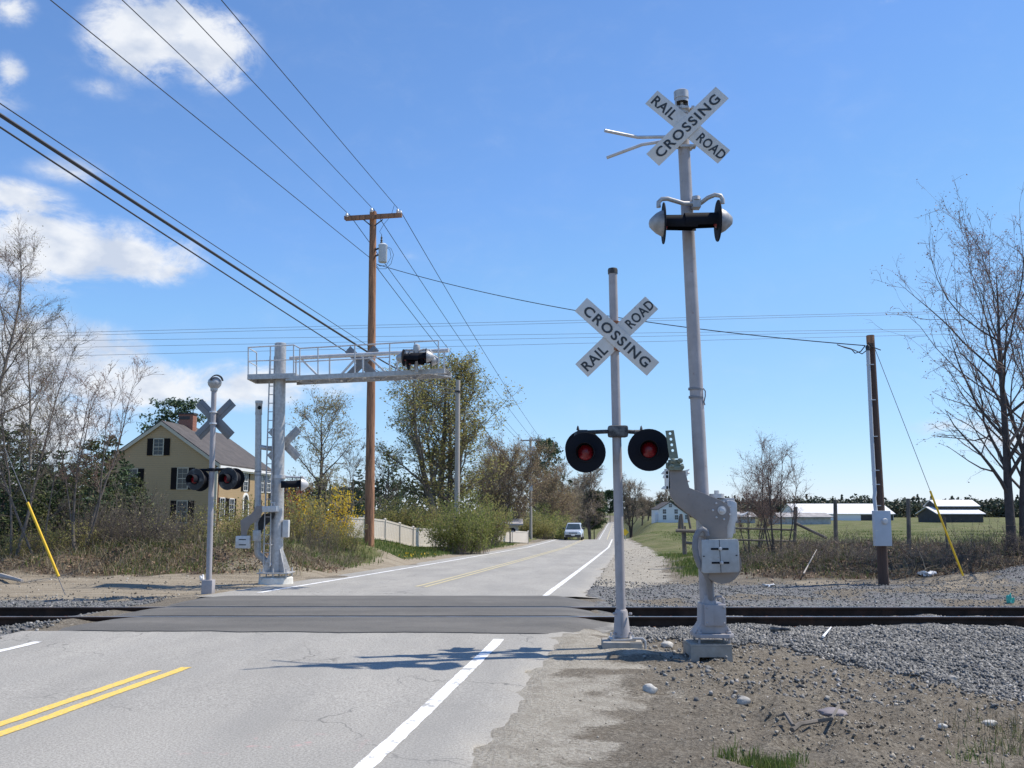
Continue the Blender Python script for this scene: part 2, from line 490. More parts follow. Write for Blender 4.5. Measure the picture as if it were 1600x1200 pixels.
gravel = np.maximum(gravel, sst(-GX, 6.4, 6.9) * sst(GY + jit * .6, 12.0, 12.5) * (1 - sst(GY + jit * .8, 18.2, 19.2)))
pale = sst(L + jit * .8, .3, .6) * (1 - sst(L + jit * 1.3 + (n1 - .5) * 2.5, .7, 2.4)) * (1 - sst(GY, 13.2, 14))
pale = np.maximum(pale, sst(L, .2, .5) * (1 - sst(L + jit * 1.2, 1.8 + .5 * sst(GY, 26, 40) - 1.0 * sst(GY, 45, 90), 3.2 + .6 * sst(GY, 26, 40) - 1.6 * sst(GY, 45, 90))) * sst(GY, 18.5, 20.5) * (1 - sst(GY, 100, 110)))
pale = np.maximum(pale, .26 * sst(n1, .46, .68) * (GY < 13) * (L > 0))
tan = sst(-L - 6.0 + jit * .8, 0, .6) * sst(GY, 18.2, 19) * (1 - sst(GY + jit * 1.4 + (n1 - .5) * 1.5, 24.3, 25.6))
tan = np.maximum(tan, sst(-L - 6.1, 0, .4) * (1 - sst(-L + jit, 7.0, 8.2)) * sst(GY, 24, 26) * (1 - sst(GY, 70, 100)))
tan = np.maximum(tan, np.exp(-(((GX + 5.15) / 1.2) ** 2 + ((GY - 35.2) / 1.8) ** 2) ** 2))
tan = np.maximum(tan, .8 * np.exp(-(((GX + 6.6) / 1.5) ** 2 + ((GY - 25.6) / .7) ** 2) ** 2))
tan = np.maximum(tan, .6 * sst(GX, 4, 7) * sst(GY + jit, 21.2, 22.2) * (1 - sst(GY + jit, 24.6, 25.2)) * sst(n1, .35, .6) * (GX < 12))
litter = sst(GY + jit, 24.5, 25.6) * (1 - sst(GY, 40, 46)) * (np.clip(sst(L, 4.2, 5.6) + sst(-L, 7.2, 8.4), 0, 1))
grass = np.clip(sst(GY, 38, 48), 0, 1) * sst(L + jit, 2.4 - 1.0 * sst(GY, 45, 90), 3.6 - 1.0 * sst(GY, 45, 90))
grass = np.maximum(grass, sst(GY + jit * 2, 26, 28) * sst(L + jit * 1.5, 2.6, 3.6) * (1 - sst(GX, 7.5, 9.5)) * .9)
grass = np.maximum(grass, sst(-L + jit * .7, 7.0, 7.8) * sst(GY + jit, 29, 31) * .95)
grass = np.maximum(grass, sst(n1, .5, .66) * .5 * litter)
grass = np.maximum(grass, sst(-L, 8, 9) * (GY < 11) * .8)
mk = np.stack([pale.ravel(), grass.ravel(), gravel.ravel(), tan.ravel()], 1).astype(np.float32)
at1 = me.attributes.new('mask', 'FLOAT_COLOR', 'POINT'); at1.data.foreach_set('color', mk.ravel())
at2 = me.attributes.new('litter', 'FLOAT', 'POINT'); at2.data.foreach_set('value', litter.ravel().astype(np.float32))

gm, nt, b = newmat('ground')
pos = N(nt, 'ShaderNodeTexCoord').outputs['Object']
a1 = N(nt, 'ShaderNodeAttribute', attribute_name='mask')
s1 = N(nt, 'ShaderNodeSeparateColor', {0: a1.outputs['Color']})
a2 = N(nt, 'ShaderNodeAttribute', attribute_name='litter')
nf = noise(nt, pos, 28, 8, .7); nm = noise(nt, pos, 3.5, 6, .6); nl = noise(nt, pos, .35, 5, .6); ns = noise(nt, pos, 110, 3, .7)
def msk(sock, w=.5):
    h = N(nt, 'ShaderNodeMath', {0: sock, 1: N(nt, 'ShaderNodeMath', {0: N(nt, 'ShaderNodeMath', {0: nf, 1: .5}, operation='SUBTRACT').outputs[0], 1: w}, operation='MULTIPLY').outputs[0]}, operation='ADD').outputs[0]
    return ramp(nt, h, [(.38, 0.), (.62, 1.)])
dirt = ramp(nt, nf, [(.30, (.045, .038, .029)), (.5, (.148, .130, .104)), (.7, (.29, .262, .215))])
dirt = mix(nt, ramp(nt, nm, [(.4, 0.), (.65, .5)]), dirt, (.13, .108, .082))
dirt = mix(nt, ramp(nt, ns, [(.62, 0.), (.70, .7)]), dirt, (.50, .46, .40))
palec = ramp(nt, nf, [(.28, (.17, .152, .122)), (.5, (.31, .285, .24)), (.75, (.45, .42, .37))])
palec = mix(nt, ramp(nt, nm, [(.45, 0.), (.7, .55)]), palec, (.17, .15, .12))
tanc = ramp(nt, noise(nt, N(nt, 'ShaderNodeMapping', {0: pos, 'Scale': (.25, 2.2, 1)}).outputs[0], 1.6, 6, .6), [(.35, (.155, .13, .095)), (.6, (.275, .24, .185))])
tanc = mix(nt, .3, tanc, ramp(nt, nf, [(.3, (.13, .10, .07)), (.7, (.42, .36, .28))]))
vor = N(nt, 'ShaderNodeTexVoronoi', {'Vector': pos, 'Scale': 20.0, 'Randomness': 1.0})
grv = mix(nt, .75, ramp(nt, vor.outputs['Distance'], [(.05, (.19, .19, .19)), (.6, (.05, .05, .052))]), N(nt, 'ShaderNodeHueSaturation', {'Color': vor.outputs['Color'], 'Saturation': .08, 'Value': .30}).outputs[0])
grc = ramp(nt, noise(nt, pos, 1.2, 6, .65), [(.3, (.05, .066, .02)), (.55, (.08, .095, .030)), (.75, (.14, .13, .06))])
grc = mix(nt, ramp(nt, nl, [(.40, 0.), (.60, .7)]), grc, (.155, .14, .078))
ltc = ramp(nt, nf, [(.3, (.035, .026, .02)), (.5, (.095, .072, .052)), (.72, (.21, .165, .12))])
col = dirt
col = mix(nt, msk(a2.outputs['Fac']), col, ltc)
col = mix(nt, msk(s1.outputs[0]), col, palec)
col = mix(nt, msk(a1.outputs['Alpha']), col, tanc)
col = mix(nt, msk(s1.outputs[1], .7), col, grc)
col = mix(nt, msk(s1.outputs[2], .4), col, grv)
nt.links.new(col, b.inputs['Base Color'])
b.inputs['Roughness'].default_value = .95
b.inputs['Specular IOR Level'].default_value = .15
hb = N(nt, 'ShaderNodeMath', {0: nf, 1: N(nt, 'ShaderNodeMath', {0: s1.outputs[2], 1: vor.outputs['Distance']}, operation='MULTIPLY').outputs[0]}, operation='SUBTRACT').outputs[0]
bump(nt, b, hb, .8, .06)
tag(link_mesh('ground', me, gm), kind='structure')

# ------------------------------------------------------------------ road
def strip(name, m, rows, ls, zoff, skip=None, latname=True):
    vs = []; lat = []; fs = []
    for y in rows:
        for l in ls:
            lj = l + ((.75 * (fbm(np.array([y * .7]), np.array([l]) * 0 + 3.3, 17)[0] - .5) + .5 * (vnoise(np.array([y * 3.1]), np.array([1.7]), 18)[0] - .5)) if l > .8 else 0)
            vs.append((float(xr(y)) + lj, y, float(roadz(y)) + zoff - (.03 if l > .8 else 0))); lat.append(lj)
    k = len(ls)
    for i in range(len(rows) - 1):
        if skip and rows[i] >= skip[0] - .001 and rows[i + 1] <= skip[1] + .001: continue
        for j in range(k - 1):
            fs.append((i * k + j, i * k + j + 1, (i + 1) * k + j + 1, (i + 1) * k + j))
    me = mesh_uniform(name, vs, fs)
    if latname:
        a = me.attributes.new('lat', 'FLOAT', 'POINT'); a.data.foreach_set('value', np.array(lat, np.float32))
    return tag(link_mesh(name, me, m), kind='structure')
rows = list(np.arange(-40, 0, 2.)) + list(np.arange(0, 4, .5)) + list(np.arange(4, 13.1, .15)) + [13.2, 18.3] + list(np.arange(18.5, 40, .3)) + list(np.arange(40, 130, 2.)) + list(np.arange(130, 700, 10.))
rm, nt, b = newmat('old_asphalt')
pos = N(nt, 'ShaderNodeTexCoord').outputs['Object']
lat = N(nt, 'ShaderNodeAttribute', attribute_name='lat').outputs['Fac']
sp_ = noise(nt, pos, 52, 4, .8); sp2 = noise(nt, pos, 230, 2, .6); big = noise(nt, N(nt, 'ShaderNodeMapping', {0: pos, 'Scale': (1, .3, 1)}).outputs[0], .9, 6, .6)
col = ramp(nt, sp_, [(.32, (.14, .132, .12)), (.5, (.272, .260, .236)), (.68, (.43, .412, .376))])
col = mix(nt, ramp(nt, sp2, [(.60, 0.), (.70, .35)]), col, (.52, .51, .49))
col = mix(nt, ramp(nt, big, [(.38, .42), (.62, 0.)]), col, (.17, .165, .155))
wav = N(nt, 'ShaderNodeMath', {0: N(nt, 'ShaderNodeMath', {0: lat, 1: 4.1}, operation='MULTIPLY').outputs[0], 1: .6}, operation='ADD').outputs[0]
wv = N(nt, 'ShaderNodeMath', {0: wav}, operation='SINE').outputs[0]
col = mix(nt, N(nt, 'ShaderNodeMath', {0: ramp(nt, wv, [(.45, 0.), (1., 1.)]), 1: .16}, operation='MULTIPLY').outputs[0], col, (.20, .198, .19))
# dust and sand drifting in from the right shoulder
ds = N(nt, 'ShaderNodeMath', {0: lat, 1: N(nt, 'ShaderNodeMath', {0: noise(nt, pos, 2.2, 6, .65), 1: .5}, operation='SUBTRACT').outputs[0]}, operation='ADD').outputs[0]
df = ramp(nt, ds, [(.45, 0.), (.8, .7)])
col = mix(nt, df, col, mix(nt, sp_, (.20, .185, .16), (.38, .36, .32)))
# cracks
cv = N(nt, 'ShaderNodeTexVoronoi', {'Vector': N(nt, 'ShaderNodeVectorMath', {0: pos, 1: N(nt, 'ShaderNodeTexNoise', {'Vector': pos, 'Scale': 1.4, 'Detail': 5}).outputs['Color']}, operation='ADD').outputs[0], 'Scale': .42}, feature='DISTANCE_TO_EDGE')
ck = ramp(nt, cv.outputs['Distance'], [(0., 1.), (.006, 0.)])
ckm = N(nt, 'ShaderNodeMath', {0: ck, 1: ramp(nt, noise(nt, pos, .5, 2), [(.47, 0.), (.56, .7)])}, operation='MULTIPLY').outputs[0]
col = mix(nt, ckm, col, (.06, .06, .06))
# faded pink survey paint
pk = N(nt, 'ShaderNodeVectorMath', {0: N(nt, 'ShaderNodeVectorMath', {0: pos, 1: (-1.75, 7.1, 0)}, operation='SUBTRACT').outputs[0], 1: (1 / .9, 1 / .5, 0)}, operation='MULTIPLY').outputs[0]
pl = N(nt, 'ShaderNodeVectorMath', {0: pk}, operation='LENGTH').outputs['Value']
pf = N(nt, 'ShaderNodeMath', {0: ramp(nt, pl, [(.3, 1.), (1., 0.)]), 1: ramp(nt, noise(nt, pos, 5, 4, .6), [(.60, 0.), (.68, .42)])}, operation='MULTIPLY').outputs[0]
col = mix(nt, pf, col, (.50, .25, .25))
nt.links.new(col, b.inputs['Base Color'])
b.inputs['Roughness'].default_value = .88
b.inputs['Specular IOR Level'].default_value = .3
bump(nt, b, sp_, .5, .012)
strip('road', rm, rows, [-6.5, -6.2, -5.9, -5, -4, -3, -2, -1, -.3, 0, .2, .4, .6, .85], 0.0, (13.2, 18.3))

pm, nt, b = newmat('new_dark_asphalt')
pos = N(nt, 'ShaderNodeTexCoord').outputs['Object']
f1 = noise(nt, pos, 90, 3, .7); f2 = noise(nt, N(nt, 'ShaderNodeMapping', {0: pos, 'Scale': (.35, 1.4, 1)}).outputs[0], 1.1, 6, .65)
col = ramp(nt, f1, [(.3, (.060, .057, .053)), (.55, (.100, .096, .089)), (.75, (.165, .158, .146))])
col = mix(nt, ramp(nt, f2, [(.42, 0.), (.7, .5)]), col, (.17, .16, .145))
col = mix(nt, ramp(nt, noise(nt, pos, 3.3, 6, .7), [(.5, 0.), (.7, .35)]), col, (.07, .068, .066))
spx = N(nt, 'ShaderNodeSeparateXYZ', {0: pos})
dd = N(nt, 'ShaderNodeMath', {0: N(nt, 'ShaderNodeMath', {0: spx.outputs[0], 1: -1.15}, operation='ADD').outputs[0], 1: N(nt, 'ShaderNodeMath', {0: N(nt, 'ShaderNodeMath', {0: noise(nt, pos, 1.6, 6, .65), 1: .5}, operation='SUBTRACT').outputs[0], 1: 2.6}, operation='MULTIPLY').outputs[0]}, operation='ADD').outputs[0]
nearm = ramp(nt, N(nt, 'ShaderNodeMath', {0: spx.outputs[1], 1: .05}, operation='MULTIPLY').outputs[0], [(.735, .7), (.77, .12)])
col = mix(nt, N(nt, 'ShaderNodeMath', {0: ramp(nt, dd, [(.0, 0.), (.6, 1.)]), 1: nearm}, operation='MULTIPLY').outputs[0], col, (.40, .38, .34))
nt.links.new(col, b.inputs['Base Color'])
b.inputs['Roughness'].default_value = .85
b.inputs['Specular IOR Level'].default_value = .3
bump(nt, b, f1, .4, .01)
def slab(y0, y1, jit0=0, jit1=0):
    ys = [y0, (y0 + y1) / 2, y1] if y1 - y0 < 1.0 else [y0, y0 + (y1 - y0) * .2, y0 + (y1 - y0) * .5, y0 + (y1 - y0) * .8, y1]
    nx = 60
    rng = np.random.RandomState(int(y0 * 10))
    vs = []; fs = []
    for i, y in enumerate(ys):
        xl = -6.4 + .07 * (y - 13) + .12 * math.sin(y * 3.1)
        xrr = float(np.interp(y, [13, 13.8, 14.6, 16, 17.2, 18.4], [1.0, 1.45, 1.62, 1.60, 1.75, 1.5]))
        for k in range(nx + 1):
            x = xl + (xrr - xl) * k / nx
            yy = y
            if i == 0 and jit0: yy += jit0 * (vnoise(x * 1.7, 3.3, 5) - .5) + jit0 * .5 * (vnoise(x * 7, 3.3, 6) - .5) - .03 * (x + 3)
            if i == len(ys) - 1 and jit1: yy += jit1 * (vnoise(x * 1.7, 8.3, 7) - .5)
            edge = sst(k, 0, 5) * (1 - sst(k, nx - 6, nx))
            z = float(roadz(yy)) + .012 + (.018 * math.sin((y - y0) / (y1 - y0) * math.pi) if y1 - y0 > 1.2 else .004)
            vs.append((x, yy, z - .09 * (1 - edge)))
    m = nx + 1
    for i in range(len(ys) - 1):
        for k in range(nx):
            fs.append((i * m + k, i * m + k + 1, (i + 1) * m + k + 1, (i + 1) * m + k))
    base = len(vs)
    ring = [(0, k) for k in range(m)] + [(i, nx) for i in range(1, len(ys))] + [(len(ys) - 1, k) for k in range(nx - 1, -1, -1)] + [(i, 0) for i in range(len(ys) - 2, 0, -1)]
    ri = [i * m + k for i, k in ring]
    for q in ri: vs.append((vs[q][0], vs[q][1], vs[q][2] - .16))
    for a in range(len(ri)):
        a2_ = (a + 1) % len(ri)
        fs.append((ri[a], base + a, base + a2_, ri[a2_]))
    return vs, fs
mb = MB()
for a in ((13.08, NR - .075, .12, 0), (NR + .125, FR - .085, 0, 0), (FR + .125, 18.42, 0, .1)):
    vs, fs = slab(*a); mb.add(vs, fs)
tag(mb.build('crossing_pavement', pm, smooth=False), kind='structure')

# painted lines
wm, nt, b = newmat('white_road_paint')
pos = N(nt, 'ShaderNodeTexCoord').outputs['Object']
col = ramp(nt, noise(nt, pos, 60, 4, .7), [(.3, (.62, .62, .61)), (.6, (.80, .80, .79))])
col = mix(nt, ramp(nt, noise(nt, pos, 5, 5, .7), [(.555, 0.), (.60, .85)]), col, (.24, .235, .225))
col = mix(nt, ramp(nt, noise(nt, pos, 38, 5, .75), [(.54, 0.), (.64, .6)]), col, (.28, .27, .255))
nt.links.new(col, b.inputs['Base Color']); b.inputs['Roughness'].default_value = .7
ym, nt, b = newmat('yellow_road_paint')
pos = N(nt, 'ShaderNodeTexCoord').outputs['Object']
col = ramp(nt, noise(nt, pos, 60, 4, .7), [(.3, (.50, .31, .05)), (.6, (.72, .47, .10))])
col = mix(nt, ramp(nt, noise(nt, pos, 30, 4, .7), [(.52, 0.), (.64, .7)]), col, (.26, .25, .22))
nt.links.new(col, b.inputs['Base Color']); b.inputs['Roughness'].default_value = .7
ym2, nt, b = newmat('faded_yellow_road_paint')
pos = N(nt, 'ShaderNodeTexCoord').outputs['Object']
col = ramp(nt, noise(nt, pos, 20, 4, .7), [(.35, (.34, .31, .22)), (.6, (.50, .42, .22))])
nt.links.new(col, b.inputs['Base Color']); b.inputs['Roughness'].default_value = .7
def line(name, m, y0, y1, l0, w, skew=0):
    n = max(int((y1 - y0) / (.06 if y0 < 0 else .5)), 2)
    rr = [y for y in np.linspace(y0, y1, n)]
    vs = []; fs = []
    for i, y in enumerate(rr):
        for s in (-w / 2, w / 2):
            yy = y + (skew * s / w if i in (0, n - 1) else 0)
            ej = .012 * (vnoise(np.array([yy * 6.]), np.array([l0 * 3 + s * 50]), 33)[0] - .5) + .008 * (vnoise(np.array([yy * 23.]), np.array([l0 * 3 + s * 50]), 34)[0] - .5)
            vs.append((float(xr(yy)) + l0 + s + ej, yy, float(roadz(yy)) + .0045))
    for i in range(n - 1): fs.append((2 * i, 2 * i + 1, 2 * i + 3, 2 * i + 2))
    return tag(link_mesh(name, mesh_uniform(name, vs, fs), m), kind='structure')
line('edge_line', wm, -20, 12.5, 0, .135)
line('edge_line', wm, 18.5, 130, 0, .13, .2)
line('edge_line', wm, 300, 640, -.1, .2)
line('edge_line', wm, -20, 12.3, -5.72, .12)
line('edge_line', wm, 19.3, 130, -5.72, .13)
line('edge_line', wm, 300, 640, -5.7, .2)
line('centre_line', ym, -20, 10.45, -3.0, .115)
line('centre_line', ym, -20, 10.25, -3.22, .115)
line('centre_line', ym2, 21.2, 105, -2.86, .085)
line('centre_line', ym2, 21.4, 105, -3.08, .085)
line('centre_line', ym2, 300, 600, -2.95, .22)

# ------------------------------------------------------------------ railway track
PROF = [(-.07, 0), (.07, 0), (.07, .012), (.02, .028), (.0085, .04), (.0085, .125), (.035, .137), (.036, .163), (.028, .172), (-.028, .172), (-.036, .163), (-.035, .137), (-.0085, .125), (-.0085, .04), (-.02, .028), (-.07, .012)]
def rail(y, label):
    t = thing('rail', (0, y, -.065), label, 'rail', 'rails of the railway track')
    mb = MB()
    mb.prism([(-70, y + a, -.065 + z) for a, z in PROF], (140, 0, 0))
    mb.build('web', M['rail'], t, smooth=False)
    mb = MB()
    mb.box((0, y, -.065 + .1735), (140, .052, .004))
    mb.build('rail_head', M['railtop'], t, smooth=False)
rail(NR, 'steel rail nearest the camera, crossing the road at its near groove')
rail(FR, 'steel rail on the far side of the track, beside the grey gravel lot')
tie = MB().box((0, (NR + FR) / 2, -.15), (.22, 2.6, .15)).build('sleeper', M['tie'], bevel=.012)
tie.location.z = 0
rng = np.random.RandomState(4)
tiexs = [x for x in np.arange(-26, 30, .52) if not (-6.9 < x < 1.5)]
for i, x in enumerate(tiexs):
    o = tie if i == 0 else tie.copy()
    if i: COL.objects.link(o)
    o.location = (x, rng.uniform(-.06, .06), rng.uniform(-.012, .012))
    o.rotation_euler = (0, 0, rng.uniform(-.015, .015))
    tag(o, 'brown timber sleeper half buried in ballast under the rails', 'sleeper', 'timber sleepers under the rails')
# spikes and tie plates
mb = MB()
for x in tiexs:
    for y in (NR, FR):
        mb.box((x, y, -.062), (.19, .30, .012))
        for s in (-.1, .1):
            mb.box((x + rng.uniform(-.04, .04), y + s, -.045), (.03, .03, .04))
tag(mb.build('tie_plates', M['rust'], smooth=False), 'small rusty tie plates and spikes along the base of the rails', 'spikes', kind='stuff')

# ------------------------------------------------------------------ stones
stone_m, nt, b = newmat('crushed_stone')
g = N(nt, 'ShaderNodeNewGeometry')
col = ramp(nt, g.outputs['Random Per Island'], [(0, (.075, .076, .076)), (.35, (.135, .137, .137)), (.7, (.195, .193, .188)), (.93, (.29, .28, .26)), (1, (.42, .40, .38))])
nt.links.new(mix(nt, .4, col, N(nt, 'ShaderNodeHueSaturation', {'Color': col, 'Value': noise(nt, N(nt, 'ShaderNodeTexCoord').outputs['Object'], 60, 3)}).outputs[0]), b.inputs['Base Color'])
b.inputs['Roughness'].default_value = .85
clod_m, nt, b = newmat('dirt_clod')
g = N(nt, 'ShaderNodeNewGeometry')
col = ramp(nt, g.outputs['Random Per Island'], [(0, (.07, .06, .047)), (.45, (.15, .132, .106)), (.8, (.235, .212, .175)), (.95, (.33, .305, .265)), (1, (.46, .43, .39))])
nt.links.new(col, b.inputs['Base Color']); b.inputs['Roughness'].default_value = .95
CUBE = np.array([(-1, -1, -1), (1, -1, -1), (1, 1, -1), (-1, 1, -1), (-1, -1, 1), (1, -1, 1), (1, 1, 1), (-1, 1, 1)], float) * .58
CQ = np.array([(3, 2, 1, 0), (4, 5, 6, 7), (0, 1, 5, 4), (1, 2, 6, 5), (2, 3, 7, 6), (3, 0, 4, 7)])
def rand_rot(rng, n):
    q = rng.normal(size=(n, 4)); q /= np.linalg.norm(q, axis=1)[:, None]
    w, x, y, z = q.T
    return np.stack([np.stack([1 - 2 * (y * y + z * z), 2 * (x * y - z * w), 2 * (x * z + y * w)], 1),
                     np.stack([2 * (x * y + z * w), 1 - 2 * (x * x + z * z), 2 * (y * z - x * w)], 1),
                     np.stack([2 * (x * z - y * w), 2 * (y * z + x * w), 1 - 2 * (x * x + y * y)], 1)], 1)
def stones(name, P, size, m, seed, flat=.7):
    rng = np.random.RandomState(seed); n = len(P)
    S = size[:, None] * np.stack([rng.uniform(.7, 1.25, n), rng.uniform(.6, 1.1, n), rng.uniform(.4, .9, n) * flat / .7], 1)
    Vv = CUBE[None] * (1 + rng.uniform(-.38, .38, (n, 8, 3)))
    Vv = Vv * S[:, None, :]
    Vv = np.einsum('nij,nkj->nki', rand_rot(rng, n), Vv) + P[:, None, :]
    Qq = (CQ[None] + (np.arange(n) * 8)[:, None, None]).reshape(-1, 4)
    return link_mesh(name, mesh_uniform(name, Vv.reshape(-1, 3), Qq), m)
def scatter(rng, n, x0, x1, y0, y1, fn):
    x = rng.uniform(x0, x1, n); y = rng.uniform(y0, y1, n)
    k = fn(x, y) > rng.uniform(0, 1, n)
    x, y = x[k], y[k]
    return np.stack([x, y, terrain(x, y)], 1)
rng = np.random.RandomState(7)
def f_near(x, y):
    e = np.where(x < 3.1, 13.0 + .1 * (3.1 - x), 13.2 - .95 * np.clip(x - 3.1, 0, 2.8) - .25 * np.clip(x - 5.9, 0, 40))
    return sst(y - e + (fbm(x * 2.6, y * 2.6, 37) - .47) * .9, -.25, .3) * .97 + .02
P1 = scatter(rng, 120000, 1.5, 10.5, 9.0, 14.52, f_near)
P2 = scatter(rng, 7000, 1.7, 12, 14.68, 15.97, lambda x, y: x * 0 + 1)
P3 = scatter(rng, 20000, 1.7, 17, 16.13, 24.5, lambda x, y: (1 - sst(y, 17.0, 18.4) * .5) * (1 - sst(y, 23, 24.6) * (x < 11.5)))
P4 = scatter(rng, 7000, -12, -6.5, 12.2, 19.2, lambda x, y: 1 - .6 * sst(y, 17, 19))
P5 = scatter(rng, 5000, 11.8, 18, 20.5, 26, lambda x, y: np.exp(-(((x - 14.5) / 2.8) ** 2 + ((y - 23.4) / 1.8) ** 2)))
PB = np.concatenate([P1, P2, P3, P4, P5])
dz_ = np.where((PB[:, 1] > 14.3) & (PB[:, 1] < 16.4), -.03, .004)
PB[:, 2] += dz_ + rng.uniform(-.01, .018, len(PB))
tag(stones('ballast', PB, rng.uniform(.017, .037, len(PB)) * np.where(PB[:, 1] > 17.5, .75, 1), stone_m, 1), 'grey crushed stone ballast spread along the railway track', 'gravel', kind='stuff')
PC = scatter(rng, 60000, -.2, 8.5, 5.2, 13.4, lambda x, y: sst(x - xr(y), 1.2, 3.0) * (.25 + .75 * sst(fbm(x * 1.1, y * 1.1, 61), .36, .6)) * np.clip(1 - f_near(x, y), 0, 1) + .03 * (x - xr(y) > 1.0))
PC[:, 2] += .002
tag(stones('dirt_clods', PC, np.where(rng.uniform(size=len(PC)) < .012, rng.uniform(.018, .034, len(PC)), rng.gamma(1.6, .0048, len(PC)).clip(.003, .022)) * (.55 + .45 * sst(PC[:, 0] - xr(PC[:, 1]), 1.6, 3.0)), clod_m, 2), 'loose brown dirt clods and pebbles scattered over the bare shoulder', 'dirt', kind='stuff')
# ------------------------------------------------------------------ lettering, crossbucks, lights
UP = Vector((0, 0, 1))
FONT_CACHE = {}
def text_mesh(txt, spacing):
    k = (txt, spacing)
    if k in FONT_CACHE: return FONT_CACHE[k]
    cu = bpy.data.curves.new('lettering', 'FONT'); cu.body = txt; cu.space_character = spacing; cu.offset = .022; cu.resolution_u = 3
    ob = bpy.data.objects.new('lettering', cu); COL.objects.link(ob)
    dg = bpy.context.evaluated_depsgraph_get()
    me = bpy.data.meshes.new_from_object(ob.evaluated_get(dg))
    vs = np.array([v.co[:] for v in me.vertices]); fs = [tuple(p.vertices) for p in me.polygons]
    bpy.data.objects.remove(ob); bpy.data.curves.remove(cu); bpy.data.meshes.remove(me)
    lo = vs.min(0); hi = vs.max(0)
    vs = (vs - (lo + hi) / 2) / np.maximum(hi - lo, 1e-6)
    FONT_CACHE[k] = (vs, fs)
    return FONT_CACHE[k]
def letters(parent, txt, c, ex, ey, w, h, spacing, out):
    vs, fs = text_mesh(txt, spacing)
    mb = MB()
    n = len(vs)
    top = [c + ex * (v[0] * w) + ey * (v[1] * h) + out * .004 for v in vs]
    mb.add(top, fs)
    return mb
def crossbuck(parent, c, X, rise, nrm, L=1.22, W=.228, text=True, mface='signwhite', ang=43.5):
    """rise=+1: front blade climbs to the right; nrm: direction the face looks"""
    X = Vector(X).normalized(); nrm = Vector(nrm).normalized(); c = Vector(c)
    a = R(ang)
    for front, s in ((True, rise), (False, -rise)):
        e = X * math.cos(a) + UP * (s * math.sin(a)); p = (UP * math.cos(a) - X * (s * math.sin(a)))
        cc = c + nrm * (.016 if front else 0.0)
        mb = MB().box(cc, (L, .010, W), (e, nrm, p))
        o = mb.build('crossing_blade' if front else 'railroad_blade', M[mface], parent, bevel=.002)
        if text:
            base = cc + nrm * .0062
            if front:
                letters(o, 'CROSSING', base, e, p, L * .87, W * .57, 1.2, nrm).build('lettering', M['letter'], o, smooth=False)
            else:
                for t_, k in (('RAIL', -.315), ('ROAD', .33)):
                    vs, fs = text_mesh(t_, 1.1)
                    lm = MB().add([base + e * (L * k + v[0] * L * (.30 if t_ == 'RAIL' else .34)) + p * (v[1] * W * .57) + nrm * .002 for v in vs], fs)
                    lm.build('lettering', M['letter'], o, smooth=False)
        else:   # rear flanges of a bare sign back
            mb = MB()
            mb.bar(cc - e * L * .48 - nrm * .012, cc + e * L * .48 - nrm * .012, .03, .012, nrm)
            mb.build('stiffener', M[mface], o, smooth=False)
def flasher(parent, c, f, Rt=.25, rl=.10, hood=.30, worn=False, dome='black', hoodmat='black', droop=-.05, domelen=.17):
    c = Vector(c); f = Vector(f).normalized()
    mt = M['black_worn'] if worn else M['black']
    mb = MB()
    mb.lathe(c, f, [(-.004, 0), (-.004, Rt), (.006, Rt), (.010, Rt * .985), (.012, Rt * .5), (.012, 0)], 36)
    o = mb.build('signal_light', mt, parent, angle=25)
    mb = MB().lathe(c, -f, [(.0, rl * 1.75), (.03, rl * 1.7), (.09, rl * 1.35), (.14, rl * .85), (domelen, rl * .5), (domelen + .01, 0)], 24)
    mb.build('housing', M[dome], o)
    MB().lathe(c + f * .012, f, [(0, rl), (.018, rl * .93), (.034, rl * .7), (.044, rl * .35), (.047, 0)], 26).build('lens', M['lens'], o)
    ax = (f + Vector((0, 0, droop))).normalized()
    mb = MB().lathe(c + f * .01, ax, [(0, rl * 1.12), (hood, rl * 1.18), (hood, rl * 1.12), (0, rl * 1.06)], 26, R(-128), R(128), ref=UP)
    mb.lathe(c + f * .012, f, [(0, rl * 1.25), (.014, rl * 1.22), (.016, rl * 1.04)], 30)
    mb.build('hood', M[hoodmat], o)
    return o

ROADX = Vector((.991, -.132, 0)); ROADN = Vector((-.132, -.991, 0))     # across / facing approaching traffic
# ------------------------------------------------------------------ A: near signal mast
YA = 11.9
ga = at(971, 1003, YA)
A = thing('crossing_signal', (ga.x, YA, tz(ga.x, YA)), 'shorter pole with railroad crossing sign above two dark flashing lights facing the camera', 'crossing signal')
za = at(971, 997, YA).z
mb = MB()
gz = tz(ga.x, YA) - .2
c0 = at(971, 997, YA)
top = [Vector((c0.x + a, YA + b_, za - .02)) for a, b_ in ((-.22, -.2), (.2, -.22), (.23, .2), (-.2, .22))]
mb.prism([Vector((p.x + (p.x - c0.x) * .12, YA + (p.y - YA) * 1.12, gz)) for p in top], (0, 0, za - .02 - gz))
mb.build('concrete_base', M['concrete'], A, bevel=.025)
p0 = at(971, 990, YA); p1 = at(957.5, 424, YA)
MB().tube([p0, p1], [.060, .054], 20).build('pole', M['silver'], A)
MB().lathe(at(957.5, 428, YA), p1 - p0, [(0, .054), (0, .062), (.05, .063), (.07, .056), (.078, .03), (.08, 0)], 20).build('pole_cap', M['black_worn'], A)
mb = MB()
q0 = at(972, 995, YA); q1 = at(970.5, 954, YA)
mb.lathe(q0, q1 - q0, [(0, .105), (.30, .078), (.325, .066), (.325, 0)], 12)
for s in (-1, 1):
    for h in (.05, .28):
        mb.tube([q0 + Vector((s * .085, -.05, h)), q0 + Vector((s * .11, -.075, h))], .016, 6)
mb.box(q0 + Vector((0, -.098, .15)), (.018, .02, .30))
mb.build('pole_socket', M['silver'], A, bevel=.004)
mb = MB().box((q0.x, YA, za - .005), (.30, .30, .022))
